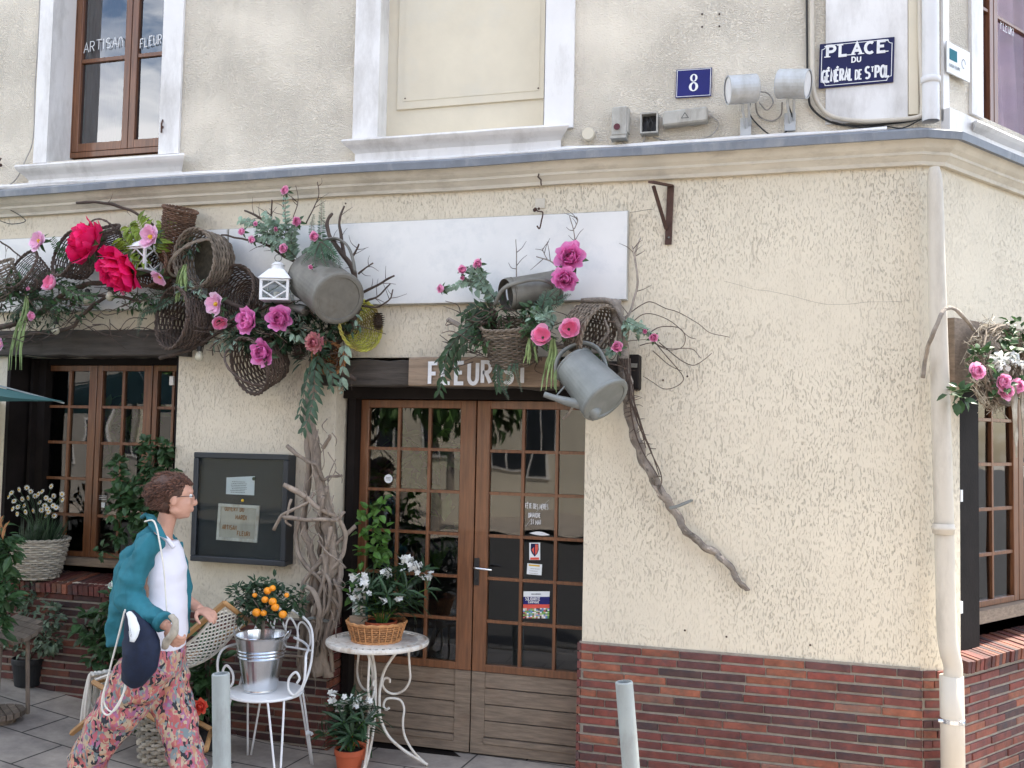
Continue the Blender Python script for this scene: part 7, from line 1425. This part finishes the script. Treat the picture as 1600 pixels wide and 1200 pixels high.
# ================================================================== THE WALKING WOMAN
YW = -1.12
def V(px, py, dy=0.0): return W(px, py, YW+dy)
KW = PX(YW)
KW = (V(250, 950)-CAM).dot(cf)/FPX
def ell(mb, pts, seg=20, sub=5, wr=0, seed=0, cap=True):
    # pts: (px, py, dy, half width px, half depth m): rings lie across the path, width in the picture plane, depth along Y
    P_ = crv([V(p[0], p[1], p[2]) for p in pts], sub); n = len(P_); ra = lerps([p[3]*KW for p in pts], n); rb = lerps([p[4] for p in pts], n)
    vs = []
    for i, c in enumerate(P_):
        t = (P_[min(i+1, n-1)]-P_[max(i-1, 0)]).normalized(); b = Vector((0, 1, 0)); b = (b-t*b.dot(t)).normalized(); a_ = b.cross(t).normalized()
        for k in range(seg):
            an = 2*math.pi*k/seg; q = c+a_*math.cos(an)*ra[i]+b*math.sin(an)*rb[i]
            if wr: d = (q-c).normalized(); q += d*wr*(noise.noise(Vector((q.x*9+seed, q.y*9, q.z*16)))+.6*noise.noise(Vector((q.x*22, q.y*22+seed, q.z*34))))
            vs.append(q)
    fs = [(i*seg+k, i*seg+(k+1) % seg, (i+1)*seg+(k+1) % seg, (i+1)*seg+k) for i in range(n-1) for k in range(seg)]
    if cap: fs += [tuple(range(seg))[::-1], tuple((n-1)*seg+k for k in range(seg))]
    mb.add(vs, fs)
def fuse(mb, name, mt, parent, vox, smooth=4, disp=None):
    o = mb.build(name, mt, parent, True)
    r = o.modifiers.new('r', 'REMESH'); r.mode = 'VOXEL'; r.voxel_size = vox; r.use_smooth_shade = True
    if smooth: s_ = o.modifiers.new('s', 'SMOOTH'); s_.factor = .5; s_.iterations = smooth
    dg = bpy.context.evaluated_depsgraph_get(); dg.update(); me = bpy.data.meshes.new_from_object(o.evaluated_get(dg)); o.modifiers.clear()
    if 'tint' not in me.color_attributes:
        at = me.color_attributes.new('tint', 'FLOAT_COLOR', 'POINT'); at.data.foreach_set('color', [1.0]*(4*len(me.vertices)))
    if disp: 
        ns = [v.normal.copy() for v in me.vertices]; cs = [v.co.copy() for v in me.vertices]; me.vertices.foreach_set('co', [x for c, n in zip(cs, ns) for x in c+disp(c, n)]); me.update()
    me.materials.clear(); me.materials.append(MATS[mt]); o.data = me; me.shade_smooth(); return o
base = V(215, 1205); base.z = gz(base.x)
wm = thing('person', 'walking woman with short brown hair, teal shirt, white top and bright patterned trousers', 'person', base)
bd = MB()
# head, facing right and slightly away; local axes
HF = Vector((math.cos(R_(36)), math.sin(R_(36)), -.04)).normalized(); HL = Vector((0, 0, 1)).cross(HF).normalized(); HU = HF.cross(HL)
HC = V(274, 776); HM = Matrix((HF, HL, HU)).transposed().to_4x4(); HQ = HM.to_quaternion()
def H(x, y, z): return HC+HF*x+HL*y+HU*z
bd.ball(H(-.014, 0, .026), 1, 24, 16, sc=(.097, .076, .092), rot=HQ)
bd.ball(H(.030, 0, -.030), 1, 24, 16, sc=(.062, .060, .085), rot=HQ)
bd.ball(H(.048, 0, -.090), 1, 16, 10, sc=(.032, .032, .020), rot=HQ); bd.ball(H(.064, 0, -.096), 1, 12, 8, sc=(.015, .017, .013), rot=HQ)
for s_ in (-1, 1): bd.ball(H(.052, s_*.034, -.028), 1, 12, 8, sc=(.030, .022, .028), rot=HQ); bd.ball(H(.008, s_*.044, -.066), 1, 12, 8, sc=(.036, .014, .022), rot=HQ)
bd.ball(H(.068, 0, .030), 1, 16, 10, sc=(.020, .046, .020), rot=HQ)
nv = [H(.078, 0, .016), H(.092, 0, -.004), H(.103, 0, -.026), H(.100, 0, -.035), H(.084, 0, -.038)]; bd.tube(crv(nv, 3), lerps([.008, .009, .010, .010, .008], 13), 8)
for s_ in (-1, 1): bd.ball(H(.092, s_*.011, -.033), .0085, 8, 6)
bd.ball(H(.088, 0, -.058), 1, 12, 8, sc=(.010, .021, .0075), rot=HQ); bd.ball(H(.085, 0, -.069), 1, 12, 8, sc=(.010, .018, .008), rot=HQ)
for s_ in (-1, 1):  # ears
    bd.ball(H(-.008, s_*.072, -.012), 1, 12, 8, sc=(.020, .009, .032), rot=HQ)
# neck, shoulders, chest
ell(bd, [(264, 800, 0, 13.5, .048), (258, 820, 0, 14, .050), (250, 836, 0, 19, .072), (246, 852, 0, 27, .13), (246, 880, 0, 32, .14), (248, 930, 0, 31, .125), (248, 980, 0, 33, .14), (246, 1030, 0, 34, .15)], 28)
# near arm and far arm
ell(bd, [(236, 850, -.13, 13, .045), (214, 890, -.19, 13, .045), (206, 932, -.22, 12, .042), (226, 955, -.25, 11, .04), (248, 970, -.27, 9, .03), (262, 978, -.28, 7.5, .022)], 16)
ell(bd, [(258, 850, .13, 12, .045), (276, 895, .17, 11, .042), (288, 932, .17, 9, .036), (304, 946, .16, 8.5, .03), (313, 952, .13, 7, .021)], 16)
# legs under the trousers and feet
ell(bd, [(236, 1040, -.09, 24, .08), (196, 1105, -.09, 17, .06), (134, 1192, -.08, 11, .04)], 14); ell(bd, [(258, 1040, .09, 24, .08), (272, 1110, .08, 17, .06), (296, 1205, .05, 11, .04)], 14)
def hand(c, ax, pn, sc, curl, thumb):   # c wrist, ax pointing along palm, pn palm normal
    ax = ax.normalized(); pn = (pn-ax*pn.dot(ax)).normalized(); sd = ax.cross(pn)
    M_ = Matrix((ax, sd, pn)).transposed().to_quaternion()
    bd.ball(c+ax*.045*sc, 1, 14, 10, sc=(.050*sc, .040*sc, .017*sc), rot=M_)
    for i, (o, L_) in enumerate(((-.030, .062), (-.010, .074), (.011, .070), (.030, .054))):
        p = c+ax*.078*sc+sd*o*sc; pts = [c+ax*.04*sc+sd*o*.8*sc, p]; a0 = 0
        for j in range(3): a0 += R_(curl[i]); d = ax*math.cos(a0)+pn*math.sin(a0); p = p+d*L_*sc*(.42, .32, .26)[j]; pts.append(p)
        bd.tube(crv(pts, 3), lerps([.0105*sc, .0095*sc, .0088*sc, .008*sc, .006*sc], 13), 8)
    p = c+ax*.02*sc+sd*thumb*.03*sc; pts = [p]
    for d, l in ((ax*.6+sd*thumb*.7+pn*.3, .036), (ax*.85+sd*thumb*.3+pn*.45, .032), (ax*.9+pn*.5, .026)): p = p+d.normalized()*l*sc; pts.append(p)
    bd.tube(crv(pts, 3), lerps([.013*sc, .011*sc, .0095*sc, .007*sc], 10), 8)
hand(V(262, 977, -.28), Vector((.55, -.1, -.75)), Vector((.3, .9, 0)), 1.0, (38, 42, 46, 50), -1)
hand(V(312, 951, .13), Vector((1, -.3, -.22)), Vector((0, .2, -1)), .95, (16, 20, 26, 32), -1)
fuse(bd, 'body', 'skin', wm, .0045, 3)
# hair: a cap plus many short locks
hr = MB()
def hairmask(d):  # direction in head axes -> keep
    x, y, z = d; return z > .42 if x > .72 else (z > -.05+.8*max(0, x)) if x > -.1 else z > -.72
cap = []
for _ in range(7500):
    d = Vector((rnd.gauss(0, 1), rnd.gauss(0, 1), rnd.gauss(0, 1))).normalized()
    if not hairmask(d): continue
    if abs(d.y) > .55 and d.x > -.35 and d.z < .02: continue
    p = H(-.012+d.x*.104, d.y*.080, .026+d.z*.094); q = HF*d.x+HL*d.y+HU*d.z; w_ = noise.noise(p*22)*1.4; sw = (HF*(-.65+.5*w_)+HU*(-.45-.5*w_)+Vector((rnd.uniform(-.3, .3), rnd.uniform(-.3, .3), rnd.uniform(-.3, .3)))); l = rnd.uniform(.022, .046)
    hr.tone(rnd.choice((.6, .8, 1, 1.3, 1.9))); hr.tube(crv([p-q*.004, p+q*.010+sw*l*.4, p+q*.014+sw*l*.9], 2), lerps([.0024, .0024, .0007], 5), 4)
hr.tone(.7); hr.ball(H(-.028, 0, .036), 1, 20, 14, sc=(.098, .086, .094), rot=HQ); hr.ball(H(-.055, 0, -.03), 1, 16, 10, sc=(.055, .062, .055), rot=HQ)
hr.build('hair', 'hair', wm, True)
# glasses
g = MB()
for s_ in (-1, 1):
    g.tube([H(.098+.002*math.cos(i*.45), s_*.032+.021*math.cos(i*.449), .004+.016*math.sin(i*.449)) for i in range(14)], .0022, 5, closed=True); g.tube([H(.094, s_*.053, .010), H(.04, s_*.070, .008), H(-.012, s_*.078, .0)], .0018, 5)
g.tube([H(.099, -.011, .006), H(.102, 0, .009), H(.099, .011, .006)], .002, 5); g.build('glasses', 'black_plastic', wm)
g = MB()
for s_ in (-1, 1): g.ball(H(.072, s_*.031, .008), .0115, 10, 8)
g.build('eyes', 'paper', wm, True); g = MB()
for s_ in (-1, 1): g.ball(H(.0815, s_*.032, .008), .005, 8, 6)
g.build('irises', 'cabinet', wm, True)
# white top
tp = MB(); ell(tp, [(256, 845, 0, 20, .085), (256, 862, 0, 26, .115), (259, 890, 0, 29, .128), (258, 925, 0, 29, .122), (258, 955, 0, 31, .13), (257, 985, 0, 31, .140), (254, 998, 0, 31, .145), (252, 1008, 0, 31, .145)], 36, 6, wr=.006)
for dy in (-.07, .07): tp.tube(crv([V(243, 836, dy), V(258, 840, dy), V(272, 856, dy*.9)], 4), .014, 6)
fuse(tp, 'white_top', 'top_white', wm, .006, 3)
# shirt: body, collar, sleeves and the far front edge
sh = MB()
ell(sh, [(247, 826, 0, 13, .075), (243, 835, 0, 17, .12), (240, 853, 0, 25, .165), (233, 872, 0, 32, .19), (228, 892, 0, 36, .20), (224, 925, 0, 37, .195), (220, 960, 0, 38, .20), (216, 985, .01, 38, .20), (216, 999, .01, 38, .20)], 40, 7, wr=.013, seed=3)
ell(sh, [(240, 842, -.11, 17, .055), (227, 863, -.165, 18, .064), (211, 895, -.20, 22, .072), (203, 928, -.22, 22, .070), (212, 948, -.235, 20, .066), (228, 959, -.25, 18, .060), (250, 971, -.27, 14, .048), (256, 974, -.275, 13, .045)], 24, 7, wr=.012, seed=8)
ell(sh, [(262, 845, .12, 16, .055), (272, 870, .15, 16, .06), (282, 905, .17, 13, .055), (287, 930, .17, 11, .048)], 20, 6, wr=.009, seed=5)
ell(sh, [(276, 850, .125, 8, .03), (286, 880, .12, 6, .03), (291, 925, .13, 5, .03), (292, 965, .13, 5, .03), (291, 990, .13, 5, .03)], 14, 6, wr=.006, seed=9)
def folds(c, n):
    a_ = noise.noise(Vector((c.x*11+c.z*6, c.y*5, c.z*7-c.x*5))); b_ = noise.noise(Vector((c.x*26+c.z*8, c.y*8, c.z*13)))
    return n*(.024*(.22-abs(a_))+.006*(.2-abs(b_)))
sht = fuse(sh, 'shirt', 'shirt', wm, .0055, 2, folds)
for sg in (-1, 1):
    cl = MB(); q = [V(228, 803, sg*.075), V(239, 805, sg*.105), V(251, 820, sg*.125), V(262, 842, sg*.14), V(248, 837, sg*.158), V(234, 822, sg*.14)]
    cl.add(q+[p+Vector((0, sg*.008, .002)) for p in q], [(0, 1, 2, 3, 4, 5), (11, 10, 9, 8, 7, 6)]+[(i, (i+1) % 6, 6+(i+1) % 6, 6+i) for i in range(6)]); cl.build('collar', 'shirt', wm)
cl = MB(); cl.tube(crv([V(228, 804, -.075), V(222, 808, 0), V(228, 804, .075)], 6), .011, 8); cl.build('collar', 'shirt', wm, True)
cl = MB(); cc = [V(250, 968, -.272), V(257, 974, -.276)]; cl.tube([cc[0], cc[0].lerp(cc[1], .5), cc[1]], [.050, .052, .050], 20, lump=.1); cl.build('cuff', 'shirt', wm, True)
cl = MB(); pk = [V(196, 914, -.285), V(225, 914, -.285), V(224, 938, -.297), V(197, 940, -.297)]; ribbon(cl, [pk[0], pk[1]], .006, Vector((0, -1, 0))); ribbon(cl, [pk[0]-Vector((0, .001, 0)), pk[3]-Vector((0, .001, 0))], .004, Vector((0, -1, 0))); cl.build('sleeve_tab', 'shirt', wm)
# trousers
tr = MB()
ell(tr, [(250, 984, 0, 32, .15), (246, 1005, 0, 37, .165), (241, 1035, 0, 44, .175), (236, 1058, 0, 42, .16)], 36, 6, wr=.008)
ell(tr, [(236, 1030, -.085, 42, .11), (212, 1068, -.09, 41, .115), (190, 1102, -.09, 36, .11), (165, 1142, -.09, 33, .105), (142, 1180, -.085, 30, .10), (131, 1199, -.085, 29, .10)], 32, 8, wr=.020, seed=4)
ell(tr, [(253, 1025, .07, 34, .115), (262, 1065, .075, 33, .115), (269, 1100, .075, 31, .11), (282, 1145, .07, 27, .105), (293, 1188, .06, 23, .10), (298, 1207, .06, 22, .10)], 32, 8, wr=.018, seed=6)
fuse(tr, 'trousers', 'trousers', wm, .0075, 3, lambda c, n: n*.014*(.3-abs(noise.noise(Vector((c.x*9, c.y*6, c.z*4))))))
# shoes
for pts in ([(140, 1196, -.085, 12, .04), (124, 1199, -.085, 11, .042), (110, 1206, -.085, 9, .04), (106, 1214, -.085, 6, .035)], [(290, 1210, .06, 10, .04), (302, 1214, .05, 10, .043), (318, 1218, .04, 8, .04)]):
    s_ = MB(); ell(s_, pts, 16, 5); s_.build('shoe', 'black_plastic', wm, True)
# slung bag with cords
bag = thing('drawstring_bag', 'navy denim drawstring bag slung at the woman side, a white cloth showing', 'bag', V(218, 1055, -.3))
b2 = MB(); ell(b2, [(205, 957, -.30, 8, .03), (209, 970, -.31, 15, .045), (217, 995, -.32, 26, .06), (221, 1022, -.33, 29, .07), (213, 1048, -.32, 24, .06), (206, 1062, -.30, 17, .045), (204, 1068, -.30, 13, .03)], 28, 6, wr=.008); o = b2.build('sack', 'denim', bag, True)
b2 = MB(); ell(b2, [(202, 958, -.36, 3, .012), (207, 970, -.385, 8, .015), (210, 985, -.41, 8, .014), (206, 1003, -.425, 3, .01)], 12, 4, wr=.006); b2.build('white_cloth', 'paper', bag, True)
b2 = MB(); scribble(b2, V(203, 980, -.432), (.3, 0, -1), (1, 0, .3), .05, 3, .007, .002); b2.build('print', 'enamel_navy', bag)
def cord(pts, r=.0045): b2 = MB(); b2.tube(crv([V(*p) for p in pts], 6), r, 6); b2.build('cord', 'rope', bag, True)
cord([(226, 815, -.11), (238, 813, -.14), (244, 822, -.17), (250, 850, -.19), (256, 890, -.19), (259, 930, -.19), (261, 960, -.20)])
cord([(196, 952, -.30), (188, 985, -.31), (177, 1025, -.33), (168, 1060, -.34), (160, 1090, -.35), (160, 1110, -.35), (170, 1117, -.35), (184, 1100, -.35), (196, 1075, -.34), (201, 1054, -.33)], .005)
cord([(195, 953, -.28), (186, 990, -.3), (176, 1030, -.32), (164, 1075, -.34), (163, 1100, -.34), (176, 1112, -.35), (190, 1092, -.35), (199, 1054, -.33)], .0045)
sc = MB(); ell(sc, [(268, 962, -.30, 4, .015), (273, 972, -.31, 6, .02), (272, 988, -.31, 7, .025), (264, 1000, -.30, 6, .02), (258, 1012, -.29, 4, .015)], 16, 5, wr=.012); sx_ = sc; 
p = V(275, 985, -.33); single(sc, 'scarf', 'willow_wash', 'crumpled pale scarf held in the hand of the walking woman', 'scarf', p, smooth=True)
